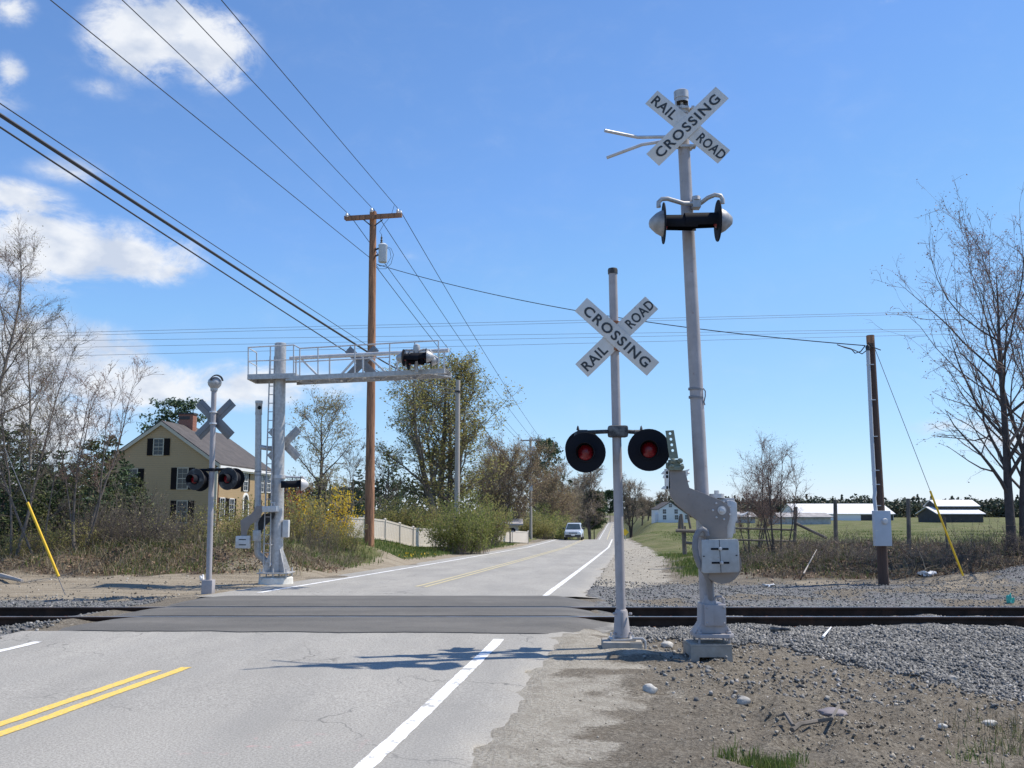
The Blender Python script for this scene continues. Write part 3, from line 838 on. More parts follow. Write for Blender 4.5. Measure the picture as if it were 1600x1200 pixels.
for a in (-1, 1):
    for b_ in (-1, 1): mb.tube([(q0.x + a * .12, YA + b_ * .12, za - .01), (q0.x + a * .12, YA + b_ * .12, za + .05)], .014, 6)
mb.build('base_plate', M['galv'], A, bevel=.003)
MB().tube([Vector((q0.x + .10, YA - .2, za + .02)), Vector((q0.x + .22, YA - .21, za + .02)), Vector((q0.x + .25, YA - .21, za - .01)), Vector((q0.x + .255, YA - .21, za - .2))], .016, 8).build('bent_rod', M['galv'], A)
cb = at(963.5, 526, YA - .085)
crossbuck(A, cb, ROADX, -1, ROADN)
pc = at(961, 526, YA)
for dz_ in (-.17, .17):
    mb = MB().lathe(pc + UP * dz_ - UP * .02, UP, [(0, .0), (0, .072), (.04, .072), (.04, 0)], 16)
    mb.box(pc + UP * dz_ + Vector((.0, -.07, 0)), (.05, .05, .035))
    mb.build('sign_clamp', M['rust'], A)
b0 = at(965, 674.5, YA)
mb = MB().box(b0 + Vector((0, -.03, 0)), (.245, .16, .145))
mb.build('junction_box', M['black_worn'], A, bevel=.03)
mb = MB()
for s, ex in ((-1, 905), (1, 1004)):
    e_ = at(ex, 676, YA - .03)
    mb.tube([b0 + Vector((s * .1, -.03, 0)), e_], .026, 10)
    mb.lathe(at(ex + s * -4, 676, YA - .05), (s, 0, 0), [(-.07, 0), (-.07, .035), (.05, .035), (.07, .0)], 10)
    mb.tube([at(ex + s * 3, 676, YA - .04), at(ex + s * 8, 700, YA - .1)], [.03, .04], 8)
    mb.lathe(at(ex - 2, 672, YA - .05), UP, [(0, .02), (.04, .012), (.06, 0)], 8)
mb.build('light_crossarm', M['black_worn'], A)
flasher(A, at(915, 707, YA - .22), ROADN, .245, .098, .20, droop=-.02)
flasher(A, at(1014, 703, YA - .22), ROADN, .258, .098, .20, droop=-.02)
flasher(A, at(912, 701, YA + .16), -ROADN, .235, .098, .20)
flasher(A, at(1011, 704, YA + .16), -ROADN, .235, .098, .20)

# ------------------------------------------------------------------ B: tall mast with gate mechanism
YB = 11.7
gb = at(1110, 1030, YB)
B = thing('crossing_signal', (gb.x, YB, tz(gb.x, YB)), 'tallest silver mast with railroad crossing sign, sideways lights and large gate mechanism', 'crossing signal')
zb = tz(gb.x, YB)
def bp(px, py, dY=0.): return at(px, py, YB + dY)
# pedestal
zt_ = bp(1112, 1007, -.25).z
mb = MB()
xl_, xr_ = bp(1079, 1007, -.25).x, bp(1144, 1007, -.25).x
mb.box(((xl_ + xr_) / 2, YB, zt_ - .012), (xr_ - xl_, .50, .024))
for ya_ in (-.25, .235):
    z0 = zb - .16
    xs = [xl_ - .01, xl_ + .075, xl_ + .09, xr_ - .09, xr_ - .075, xr_ + .01]
    outl = [(xl_ - .012, z0), (xl_ + .085, z0), (xl_ + .10, zt_ - .145), (xr_ - .10, zt_ - .145), (xr_ - .075, z0), (xr_ + .012, z0), (xr_ - .005, zt_ - .026), (xl_ + .005, zt_ - .026)]
    mb.prism([Vector((x, YB + ya_, z)) for x, z in outl], (0, .016, 0))
for xs_ in (xl_, xr_ - .016):
    mb.prism([Vector((xs_, YB - .232, zt_ - .03)), Vector((xs_, YB + .232, zt_ - .03)), Vector((xs_, YB + .232, z0)), Vector((xs_, YB + .15, z0)), Vector((xs_, YB + .13, zt_ - .14)), Vector((xs_, YB - .13, zt_ - .14)), Vector((xs_, YB - .15, z0)), Vector((xs_, YB - .232, z0))], (.016, 0, 0))
mb.build('pedestal', M['concrete'], B, smooth=False)
zf = bp(1111, 993, -.2).z
mb = MB()
xc = bp(1111, 993).x
mb.prism([Vector((xc + a, YB + b_, zf - .03)) for a, b_ in ((-.22, -.17), (-.17, -.23), (.17, -.23), (.235, -.17), (.235, .17), (.17, .23), (-.17, .23), (-.22, .17))], (0, 0, .045))
for a in (-.17, .18):
    for b_ in (-.16, .16):
        mb.tube([(xc + a, YB + b_, zt_), (xc + a, YB + b_, zf + .07)], .016, 6)
        mb.lathe((xc + a, YB + b_, zf + .016), UP, [(0, .034), (.025, .034), (.03, 0)], 6)
mb.build('base_flange', M['silver'], B, bevel=.006)
mb = MB()
x0, x1 = bp(1093, 960).x, bp(1128, 960).x
zc0, zc1 = zf + .015, bp(1111, 943, -.13).z
mb.prism([Vector((x0 - .0, YB - .13, zc1)), Vector((x1, YB - .13, zc1)), Vector((x1 + .01, YB - .13, zc0 + .12)), Vector((x1 + .09, YB - .14, zc0)), Vector((x0 - .09, YB - .14, zc0)), Vector((x0 - .01, YB - .13, zc0 + .12))], (0, .26, 0))
mb.build('mast_casting', M['silver'], B, bevel=.012)
mb = MB().box(((x0 + x1) / 2 + .02, YB - .155, (zc0 + zc1) / 2 + .04), (.25, .05, .24))
for a in (-.1, .1):
    for b_ in (-.09, .09): mb.lathe(((x0 + x1) / 2 + .02 + a, YB - .18, (zc0 + zc1) / 2 + .04 + b_), (0, -1, 0), [(0, .014), (.012, .012), (.014, 0)], 6)
mb.build('casting_cover', M['silver'], B, bevel=.012)
mb = MB()
xh = bp(1120, 940).x
mb.tube([Vector((xh - .05, YB - .1, zc1 - .01)), Vector((xh - .05, YB - .1, zc1 + .05)), Vector((xh - .02, YB - .1, zc1 + .075)), Vector((xh + .03, YB - .1, zc1 + .075)), Vector((xh + .06, YB - .1, zc1 + .05)), Vector((xh + .06, YB - .1, zc1 - .01))], .016, 8)
mb.lathe(bp(1108, 943, -.05), UP, [(-.02, .09), (.03, .085), (.06, .06), (.10, .055), (.10, 0)], 14)
mb.build('conduit_fitting', M['silver'], B)
p0, p1 = bp(1105.5, 945, .02), bp(1065.5, 170, .02)
MB().tube([p0, p0.lerp(p1, .5), p1], [.088, .082, .073], 22).build('pole', M['silver'], B)
# bell in a slotted cap on top of the pole
mb = MB()
d_ = (p1 - p0).normalized(); tp = bp(1065.6, 172, .02)
mb.lathe(tp, d_, [(-.06, .074), (-.06, .082), (-.01, .082)], 22)
mb.lathe(tp - d_ * .01, d_, [(0, .084), (.11, .086)], 22, R(-120), R(120), ref=Vector((0, 1, 0)))
mb.lathe(tp + d_ * .10, d_, [(0, .086), (.05, .086), (.05, .094), (.145, .094), (.155, .08), (.158, 0)], 22)
mb.build('bell_cap', M['galv'], B)
MB().lathe(tp + d_ * -.02, d_, [(0, .045), (.06, .062), (.09, .02), (.12, .02), (.12, 0)], 16).build('bell', M['galv_light'], B)
cb = bp(1074, 198, -.10)
crossbuck(B, cb, ROADX, 1, ROADN)
for px, py in ((1071, 232), (1068.5, 172)):
    q = bp(px, py, .02); mb = MB()
    mb.lathe(q - d_ * .02, d_, [(0, 0), (0, .086), (.035, .086), (.035, 0)], 16)
    mb.box(q + Vector((0, -.09, 0)), (.2 if py > 200 else .09, .035, .03))
    for s in (-1, 1): mb.box(q + Vector((s * .1, -.06, 0)), (.035, .09, .03))
    mb.build('sign_clamp', M['galv'], B)
MB().tube([bp(945, 204, -.32), bp(996, 214.5, -.12), bp(1035, 214, -.06), bp(1070, 213, .02)], .021, 10).build('bracket_arm', M['galv_light'], B)
MB().tube([bp(948, 246.5, .25), bp(1003, 226, .1), bp(1035, 221, .06), bp(1071, 219, .02)], .021, 10).build('bracket_arm', M['galv_light'], B)
# sideways lights
mb = MB()
q = bp(1088, 318, -.12)
mb.box(q + Vector((0, .03, .0)), (.10, .14, .11)); mb.lathe(q + UP * .04, UP, [(0, .06), (.05, .05), (.06, 0)], 10)
mb.tube([bp(1084, 318, -.13), bp(1068, 318, -.16), bp(1043, 310.5, -.2), bp(1034, 311, -.2), bp(1029, 316, -.2), bp(1029, 324, -.2)], .028, 10)
mb.tube([bp(1094, 318, -.13), bp(1106, 309, -.2), bp(1117, 304.5, -.24), bp(1126, 306, -.24), bp(1129, 312, -.24), bp(1129, 318, -.24)], .028, 10)
mb.build('light_crossarm', M['galv'], B)
fl = Vector((.998, -.05, 0)); fr = Vector((-.999, .035, 0))
flasher(B, bp(1036.5, 349, -.26), fl, .255, .092, .40, dome='lamp_dome', droop=-.02)
flasher(B, bp(1122, 345, -.30), fr, .255, .092, .40, dome='lamp_dome', droop=-.02)
mb = MB()
for py in (607, 620):
    q = bp(1086.8 + (py - 607) * .05, py + 3, .02)
    mb.lathe(q, d_ + Vector((.12, 0, 0)), [(0, .08), (0, .092), (.025, .092), (.025, .08)], 18)
mb.tube([bp(1099, 607, -.02), bp(1102, 611, -.03), bp(1102, 619, -.03), bp(1100, 628, -.03), bp(1101.5, 633, -.03)], .008, 6)
mb.build('pole_strap', M['conduit'], B)
# gate mechanism
def gp(cx, cy, dY): return at(1020 + cx / 4.8, 660 + cy / 4.8, YB - .30 + dY)
PL = [(120, 360), (245, 360), (258, 430), (275, 490), (390, 535), (520, 590), (556, 610), (578, 645), (583, 680), (575, 730), (557, 785), (560, 880), (398, 880), (392, 825), (378, 780), (345, 738), (250, 672), (165, 600), (130, 545), (117, 490)]
MB().prism([gp(x, y, 0) for x, y in PL], (0, .03, 0)).build('gate_plate', M['gate'], B, bevel=.004, angle=50)
PL2 = [(x + 3, y + 9) for x, y in PL]
o = MB().prism([gp(x, y, .26) for x, y in PL2], (0, .03, 0)).build('gate_plate', M['gate'], B, bevel=.004, angle=50)
mb = MB()
for q in ((180, 440), (330, 590), (500, 800)): mb.tube([gp(q[0], q[1], .03), gp(q[0], q[1], .27)], .02, 8)
mb.build('plate_spacers', M['galv'], B)
mb = MB()
h = gp(518, 660, 0)
mb.lathe(h, (0, -1, 0), [(0, .052), (.012, .05), (.012, .03), (.035, .03), (.04, .02), (.04, 0)], 20)
for k in range(7):
    a = R(25 + k * 51.4)
    mb.lathe(h + Vector((math.cos(a) * .105, 0, math.sin(a) * .105)), (0, -1, 0), [(0, .013), (.01, .012), (.014, 0)], 8)
mb.build('pivot_hub', M['galv_light'], B)
CW = [(366, 886), (380, 880), (628, 874), (642, 884), (652, 1112), (640, 1124), (384, 1132), (370, 1120)]
cwo = MB().prism([gp(x, y, -.09) for x, y in CW], (0, .06, 0)).build('counterweight', M['weight'], B, bevel=.006, angle=50)
mb = MB()
for cx, cy in ((502, 949), (508, 1053)):
    a_, b_ = gp(cx - 66, cy, -.0925), gp(cx + 66, cy, -.0925)
    mb.bar(a_, b_, .006, .022, (0, 0, 1))
a_, b_ = gp(498, 880, -.0915), gp(512, 1128, -.0915)
mb.bar(a_, b_, .004, .005, (1, 0, 0))
for cx, cy in ((383, 1004), (628, 997)): mb.box(gp(cx, cy, -.0915), (.02, .004, .012))
mb.build('slot', M['black'], cwo, smooth=False)
mb = MB()
for cx, cy in ((505, 947), (516, 1053)): mb.lathe(gp(cx, cy, -.095), (0, -1, 0), [(0, .022), (.02, .02), (.022, .011), (.045, .011), (.045, 0)], 10)
mb.build('bolt', M['galv_light'], cwo)
CW2 = [(x + 4, y + 10) for x, y in CW]
MB().prism([gp(x, y, .32) for x, y in CW2], (0, .06, 0)).build('counterweight', M['weight'], B, bevel=.006)
MB().lathe(gp(520, 1060, .02), (0, 1, 0), [(0, 0), (0, .23), (.24, .23), (.24, 0)], 28).build('drive_drum', M['gate'], B)
mb = MB().prism([gp(x, y, .05) for x, y in ((556, 588), (575, 582), (618, 590), (632, 605), (637, 735), (622, 752), (600, 870), (556, 872))], (0, .20, 0))
mb.build('motor_housing', M['galv_light'], B, bevel=.025)
mb = MB().tube([gp(634, 690, .1), gp(660, 697, .1), gp(690, 688, .12), (gp(715, 670, .12))], [.012, .02, .012, .004], 8)
mb.lathe(gp(480, 555, .12), UP, [(-.02, .09), (.03, .09), (.03, .03), (.07, .03), (.07, 0)], 14)
mb.build('cable_gland', M['galv_light'], B)
mb = MB().box(gp(545, 700, .18), (.20, .16, .42))
mb.bar(gp(430, 760, .15), gp(430, 760, .3), .3, .3)
mb.build('gear_case', M['galv'], B, bevel=.015)
# stub of the removed gate arm
st = [(95, 62), (158, 58), (192, 270), (126, 274)]
mb = MB(); 
e0, e1 = gp(95, 62, .0), gp(160, 58, .0)
def lerp4(u, v):
    a = gp(st[0][0] + (st[1][0] - st[0][0]) * u, st[0][1] + (st[1][1] - st[0][1]) * u, .02)
    b_ = gp(st[3][0] + (st[2][0] - st[3][0]) * u, st[3][1] + (st[2][1] - st[3][1]) * u, .02)
    return a.lerp(b_, v)
# perforated strap built as a grid with real holes
cells = [0, .06, .16, .26, .36, .46, .56, .66, .76, 1.0]
vs = []; fs = []
us = [0, .26, .74, 1]
for v in cells:
    for u in us: vs.append(lerp4(u, v))
nrow = len(cells)
solid = []
for i in range(nrow - 1):
    for j in range(3):
        if j == 1 and i in (1, 3, 5, 7): continue
        solid.append((i * 4 + j, i * 4 + j + 1, (i + 1) * 4 + j + 1, (i + 1) * 4 + j))
k = len(vs)
vs2 = [v + Vector((0, .012, 0)) for v in vs]
mb.add(vs + vs2, solid + [tuple(q + k for q in reversed(f)) for f in solid])
hole = []
for i in (1, 3, 5, 7):
    q = [i * 4 + 1, i * 4 + 2, (i + 1) * 4 + 2, (i + 1) * 4 + 1]
    c_ = sum((vs[z] for z in q), Vector()) / 4
    rr = .0165
    ring = [c_ + Vector((math.cos(R(-45 + 0 + a)) * rr, 0, math.sin(R(a - 45)) * rr)) for a in range(0, 360, 30)]
    # fill square minus circle : fan each side
    sq = [vs[z] for z in q]
    n0 = len(mb.v)
    mb.add(sq + ring + [p_ + Vector((0, .012, 0)) for p_ in ring], [])
    # ring index by angle; corners: q0 top-left, q1 top-right, q2 bottom-right, q3 bottom-left
    angs = [a - 45 for a in range(0, 360, 30)]
    def nearest(deg): return min(range(12), key=lambda m_: abs((angs[m_] - deg + 180) % 360 - 180))
    cor = {0: 135, 1: 45, 2: -45, 3: 225}
    for ci, nxt in ((0, 1), (1, 2), (2, 3), (3, 0)):
        s_, e_ = nearest(cor[ci]), nearest(cor[nxt])
        idx = [s_]
        while idx[-1] != e_: idx.append((idx[-1] - 1) % 12)
        mb.f.append(tuple([n0 + ci] + [n0 + nxt] + [n0 + 4 + z for z in reversed(idx)]))
    for z in range(12):
        z2 = (z + 1) % 12
        mb.f.append((n0 + 4 + z, n0 + 4 + z2, n0 + 16 + z2, n0 + 16 + z))
mb.build('perforated_strap', M['hinge'], B, smooth=False)
mb = MB()
mb.box(gp(160, 318, .05), (.125, .12, .12)); mb.box(gp(165, 345, .03), (.17, .16, .05))
for cx, cy in ((150, 290), (205, 288), (140, 330), (215, 335)): mb.lathe(gp(cx, cy, -.02), (0, -1, 0), [(0, .034), (.03, .03), (.035, .014), (.06, .014), (.06, 0)], 10)
mb.bar(gp(108, 345, .02), gp(108, 300, .02), .03, .03)
mb.bar(gp(225, 350, .02), gp(218, 310, .02), .03, .03)
mb.build('arm_hinge', M['hinge'], B, bevel=.006)
mb = MB()
mb.box(gp(108, 425, .05), (.05, .10, .24))
for cy, w in ((375, .1), (405, .06), (488, .09)):
    mb.prism([gp(65 if w > .07 else 80, cy + 12, .0), gp(85, cy - 10, .0), gp(118, cy - 12, .0), gp(118, cy + 16, .0)], (0, .06, 0))
mb.build('shear_bracket', M['gateedge'], B, bevel=.003)
mb = MB().prism([gp(243, 358, 0), gp(280, 347, 0), (gp(262, 372, 0)), gp(262, 400, 0), gp(248, 400, 0)], (0, .05, 0))
for cy in (380, 440): mb.lathe(gp(262, cy, .02), (1, 0, 0), [(0, .014), (.02, .014), (.02, 0)], 8)
mb.build('shear_bracket', M['gateedge'], B, bevel=.003)
MB().tube([gp(405, 850, -.03), gp(398, 815, -.04), gp(372, 800, -.05), gp(345, 815, -.05), (gp(322, 860, -.05)), gp(315, 930, -.05), gp(325, 1000, -.05), gp(352, 1075, -.03), gp(395, 1130, .02), gp(418, 1180, .08), gp(430, 1250, .15), gp(436, 1330, .2)], .035, 12).build('conduit', M['conduit'], B)

# ------------------------------------------------------------------ C: far left signal (seen from behind)
YC = 19.3
gc = at(325, 927, YC)
C = thing('crossing_signal', (gc.x, YC, tz(gc.x, YC)), 'slim grey mast topped by a bell, showing the back of a crossed sign', 'crossing signal')
zc = tz(gc.x, YC)
MB().box((gc.x, YC, zc + .10), (.215, .215, .34)).build('pole_socket', M['silver'], C, bevel=.02)
p0, p1 = at(326, 912, YC), at(334.5, 608, YC)
MB().tube([p0, p1], [.057, .052], 16).build('pole', M['silver'], C)
mb = MB().lathe(p1, UP, [(-.04, .07), (.02, .075), (.02, .05), (.03, .05)], 16)
bc = at(335.5, 598, YC)
mb.lathe(bc - UP * .135, UP, [(0, .03), (.03, .085), (.08, .125), (.135, .14), (.19, .125), (.24, .08), (.265, 0)], 22)
mb.build('bell', M['galv'], C)
mb = MB().lathe(bc + Vector((.045, -.06, .02)), (.5, -.85, 0), [(0, .128), (.07, .132), (.07, .112), (0, .11)], 20, R(-85), R(85), ref=UP)
mb.build('bell_hood', M['black_worn'], C)
crossbuck(C, at(336, 655, YC + .1), ROADX, 1, -ROADN, L=1.0, W=.20, text=False, mface='signback', ang=44)
for py in (645, 663):
    q = at(333.2, py, YC); mb = MB().lathe(q, UP, [(0, 0), (0, .075), (.03, .075), (.03, 0)], 14); mb.box(q + Vector((0, -.08, .015)), (.04, .03, .03))
    mb.build('sign_clamp', M['insul'], C)
mb = MB()
q = at(331, 734, YC)
mb.lathe(q - UP * .03, UP, [(0, 0), (0, .085), (.06, .085), (.06, 0)], 14)
mb.tube([at(300, 735, YC), at(362, 733, YC)], .03, 10)
for ex in (304, 358): mb.tube([at(ex, 735, YC - .05), at(ex, 746, YC + .05)], .03, 8)
mb.build('light_crossarm', M['black'], C)
LF = Vector((-.30, -.95, 0))
flasher(C, at(305, 749, YC - .10), LF, .215, .085, .16, worn=True)
flasher(C, at(356, 748, YC - .10), LF, .225, .085, .16, worn=True)
flasher(C, at(313, 751, YC + .25), -ROADN, .215, .085, .22)
flasher(C, at(366.5, 748, YC + .25), -ROADN, .215, .085, .22)

# ------------------------------------------------------------------ D: cantilever
YD = 22.6
gd = at(431, 909, YD)
D = thing('cantilever_signal', (gd.x, YD, tz(gd.x, YD)), 'silver cantilever mast on round concrete base with railed walkway reaching over the road', 'cantilever')
zd = tz(gd.x, YD)
def dpx(px, py, dY=0.): return at(px, py, YD + dY)
MB().lathe((gd.x, YD, zd - .1), UP, [(0, .40), (.24, .385), (.255, .365), (.255, 0)], 32).build('concrete_base', M['concrete_light'], D)
zt_ = zd + .155
mb = MB().box((gd.x, YD, zt_ + .10), (.72, .72, .022))
for a in (-.3, 0, .3):
    for b_ in (-.3, .3): mb.tube([(gd.x + a, YD + b_, zt_ - .02), (gd.x + a, YD + b_, zt_ + .2)], .018, 6)
for k in range(4):
    a = R(45 + 90 * k); d = Vector((math.cos(a), math.sin(a), 0))
    b0 = Vector((gd.x, YD, zt_ + .111))
    mb.prism([b0 + d * .13, b0 + d * .36, b0 + d * .36 + UP * .06, b0 + d * .14 + UP * .55], d.cross(UP) * .014)
mb.build('base_plate', M['galv'], D, bevel=.002)
p0, p1 = Vector((gd.x, YD, zt_ + .1)), dpx(438.2, 540)
MB().tube([p0, p0.lerp(p1, .5), p1, p1 + UP * .05, p1 + UP * .06], [.150, .143, .135, .135, .12], 24).build('mast', M['galv'], D)
mb = MB()
lt, lb = (dpx(422, 557, -.05), dpx(411.5, 885, -.25))
rt, rb = (dpx(429, 557, -.05), dpx(421.5, 885, -.25))
mb.bar(lt, lb, .022, .045); mb.bar(rt, rb, .022, .045)
n = 24
for k in range(n):
    f = (k + .5) / n
    mb.tube([lt.lerp(lb, f), rt.lerp(rb, f)], .011, 6)
for f in (.35, .62, .9): 
    mb.bar(rt.lerp(rb, f), Vector((p0.lerp(p1, 1 - f).x, YD, rt.lerp(rb, f).z)), .03)
mb.build('ladder', M['galv'], D)
# walkway: near end at the mast, far end over the road
YE = 21.2
def wx(t): return YD - .28 + (YE - YD + .28) * t          # depth along the walkway
def wp(px, py, back=0.):
    t = (px - 446) / (695 - 446)
    return at(px, py, YD - .28 + (YE - YD + .28) * max(t, -.25)) + Vector((0, back, 0))
mb = MB()
w0, w1 = wp(447, 591.5), wp(695, 579.5)
bk = Vector((.10, .72, 0))
mb.bar(w0, w1, .05, .11); mb.bar(w0 + bk, w1 + bk, .05, .11)
mb.build('walkway_beam', M['galv'], D, smooth=False)
mb = MB()
n = 16
for k in range(n):
    f = (k + .5) / n
    mb.bar(w0.lerp(w1, f) + Vector((0, .02, .045)), w0.lerp(w1, f) + bk + UP * .045, .055 if k % 2 else .02, .03)
nb = 9
for k in range(nb):
    a_ = w0.lerp(w1, k / nb) + (bk if k % 2 else Vector()); b_ = w0.lerp(w1, (k + 1) / nb) + (Vector() if k % 2 else bk)
    mb.bar(a_ - UP * .03, b_ - UP * .03, .03, .03)
for k in range(5): mb.bar(w0 + bk * ((k + .5) / 5) + UP * .06, w1 + bk * ((k + .5) / 5) + UP * .06, .05, .012)
mb.build('walkway_deck', M['galv'], D, smooth=False)
mb = MB()
def rp(cx, cy, back=0.): return wp(370 + cx / 4.571, 510 + cy / 4.571, back)
mb.tube([rp(450, 157), rp(1440, 101)], .016, 8)
mb.tube([rp(412, 255), rp(1092, 220)], .014, 8)
for cx in (450, 580, 843, 1092, 1270, 1440):
    f = (cx - 450) / 990
    mb.bar(rp(cx, 157 - 56 * f), rp(cx, 365 - 47 * f), .028)
mb.build('railing', M['galv_light'], D)
mb = MB()
def tp_(cx, cy): return rp(cx, cy, .66)
mb.tube([tp_(335, 196), tp_(1500, 136)], .048, 14)
mb.build('top_chord', M['galv_light'], D)
mb = MB()
for cx in (378, 625, 870, 1122, 1290, 1467):
    f = (cx - 350) / 1150
    MB().bar(tp_(cx, 196 - 60 * f), tp_(cx, 372 - 45 * f), .036).build('truss_post', M['galv_light'], D)
for a_, b_ in (((420, 205), (565, 350)), ((690, 338), (805, 210)), ((912, 186), (1068, 326))):
    MB().bar(tp_(*a_), tp_(*b_), .042).build('truss_diagonal', M['galv_light'], D)
# platform round the mast
mb = MB()
a_, b_ = dpx(388, 589, -.32), dpx(461, 587, -.32)
mb.bar(a_, b_, .05, .12); 
bk2 = Vector((.0, .75, 0))
mb.bar(a_ + bk2, b_ + bk2, .05, .12); mb.bar(a_, a_ + bk2, .05, .12); mb.bar(b_, b_ + bk2, .05, .12)
mb.box((a_ + b_) / 2 + bk2 * .5 + UP * .03, ((b_ - a_).length - .06, .70, .012))
mb.build('platform', M['galv'], D, smooth=False)
mb = MB()
def pp(cx, cy, back=0.): return dpx(370 + cx / 4.571, 510 + cy / 4.571, -.32) + Vector((0, back, 0))
mb.tube([pp(80, 150, .75), pp(80, 150), pp(408, 132), rp(452, 157)], .015, 8)
mb.tube([pp(80, 248, .75), pp(80, 248), pp(408, 238)], .013, 8)
for cx, y0_, y1_ in ((82, 150, 350), (240, 141, 345), (406, 132, 342)): mb.bar(pp(cx, y0_), pp(cx, y1_), .026)
mb.bar(pp(82, 150, .75), pp(82, 350, .75), .026)
mb.build('platform_railing', M['galv_light'], D)
crossbuck(D, at(565, 567, 22.75), (.97, -.25, 0), 1, -ROADN, L=1.02, W=.20, text=False, mface='signback')
crossbuck(D, dpx(444, 693, .25), (.97, -.2, 0), -1, -ROADN, L=1.0, W=.20, text=False, mface='galv')
mb = MB()
mb.tube([at(651, 540, 21.2), at(651, 582, 21.2)], .04, 10)
mb.lathe(at(651, 545, 20.95), UP, [(-.12, .06), (0, .08), (.08, .07), (.12, 0)], 10)
for yy, dx in ((20.92, 0), (21.3, 6)):
    mb.tube([at(632 + dx, 553, yy), at(634 + dx, 547, yy), at(644, 547, yy), at(652, 549, yy), at(662, 546, yy), at(668 + dx * .5, 547, yy), at(670 + dx, 553, yy)], .024, 8)
mb.build('light_crossarm', M['galv'], D)
flasher(D, at(631, 559, 20.92), (.98, -.16, 0), .19, .078, .34, dome='galv')
flasher(D, at(666, 557, 20.92), (-.99, -.06, 0), .19, .078, .34, dome='galv')
flasher(D, at(638, 565, 21.3), (.98, -.16, 0), .19, .078, .34, dome='galv')
flasher(D, at(674, 563, 21.3), (-.99, -.06, 0), .19, .078, .34, dome='galv')
mb = MB()
mb.lathe(dpx(436, 745, -.0), UP, [(-.04, 0), (-.04, .165), (.04, .165), (.04, 0)], 18)
mb.tube([dpx(446, 745, -.12), dpx(474, 746, -.16), dpx(476.5, 749, -.16), (dpx(476.5, 756, -.16))], .022, 8)
mb.build('light_crossarm', M['galv_light'], D)
flasher(D, dpx(470, 757, -.16), (-.97, -.22, 0), .21, .085, .44, dome='galv_light')
MB().box(dpx(447, 826, -.02), (.14, .16, .40)).build('control_box', M['galv_light'], D, bevel=.015)

# side mast with a gate mechanism, bracketed to the cantilever mast
gg = dpx(403, 880, -.1)
G = thing('crossing_gate', (gg.x, YD - .1, tz(gg.x, YD)), 'grey gate mechanism on a thin side pole beside the cantilever mast', 'crossing gate')
MB().tube([dpx(404, 640, -.1), dpx(402.3, 862, -.1), dpx(403.5, 867, -.1), dpx(429, 889, -.02)], [.072, .078, .078, .074], 16).build('side_pole', M['galv'], G)
mb = MB().lathe(dpx(404, 648, -.1), UP, [(0, .082), (.05, .084), (.05, .078), (.26, .08), (.27, .088), (.33, .088), (.34, 0)], 18)
mb.build('pole_cap', M['galv'], G)
MB().lathe(dpx(405.5, 637, -.175), (.25, -1, 0), [(0, .0), (0.004, .045), (.008, .045), (.01, 0)], 14).build('cap_slot', M['black'], G)
mb = MB().tube([dpx(406, 698.5, -.1), dpx(433, 702.5, 0)], .055, 12)
mb.lathe(dpx(429, 702, -.03), Vector((1, .2, -.1)), [(0, 0), (0, .085), (.04, .085), (.04, 0)], 14)
mb.build('brace', M['galv'], G)
mb = MB()
for py in (738, 743): mb.lathe(dpx(403, py, -.1), UP, [(0, .07), (0, .086), (.02, .086), (.02, .07)], 14)
mb.build('pole_strap', M['conduit'], G)
mb = MB()
for py in (835, 842): mb.lathe(dpx(402.5, py, -.1), UP, [(0, .07), (0, .105), (.025, .105), (.025, .07)], 14)
mb.lathe(dpx(421, 882, -.05), Vector((.75, .1, -.65)), [(0, .07), (0, .11), (.05, .11), (.05, .07)], 14)
mb.build('pole_flange', M['galv'], G)
def g5(cx, cy, dY): return dpx(360 + cx / 3.633, 600 + cy / 3.633, -.42 + dY)
P5_ = [(147, 692), (182, 690), (180, 728), (168, 758), (140, 782), (112, 802), (96, 835), (92, 862), (60, 862), (56, 775), (85, 757), (112, 742), (132, 722)]
MB().prism([g5(x, y, 0) for x, y in P5_], (0, .025, 0)).build('gate_plate', M['gate'], G, bevel=.003)
P6_ = [(186, 737), (254, 730), (246, 758), (228, 778), (196, 806), (182, 832), (176, 850), (160, 838), (156, 790), (170, 760)]
MB().prism([g5(x, y, .22) for x, y in P6_], (0, .025, 0)).build('gate_plate', M['black_worn'], G, bevel=.003)
mb = MB().prism([g5(x, y, .0) for x, y in ((180, 694), (262, 692), (263, 724), (181, 728))], (0, .26, 0))
mb.box(g5(242, 674, .1), (.10, .03, .03)); mb.box(g5(248, 682, .1), (.02, .03, .08))
mb.build('arm_bracket', M['galv_light'], G, bevel=.005)
mb = MB().prism([g5(x, y, -.06) for x, y in ((30, 863), (108, 862), (105, 934), (27, 932))], (0, .14, 0))
cw = mb.build('counterweight', M['galv_light'], G, bevel=.006)
mb = MB()
for cy in (883, 913): mb.bar(g5(48, cy, -.062), g5(88, cy, -.062), .004, .02)
mb.build('slot', M['black'], cw, smooth=False)
MB().box(g5(150, 860, .08), (.14, .2, .24)).build('gear_case', M['galv'], G, bevel=.01)

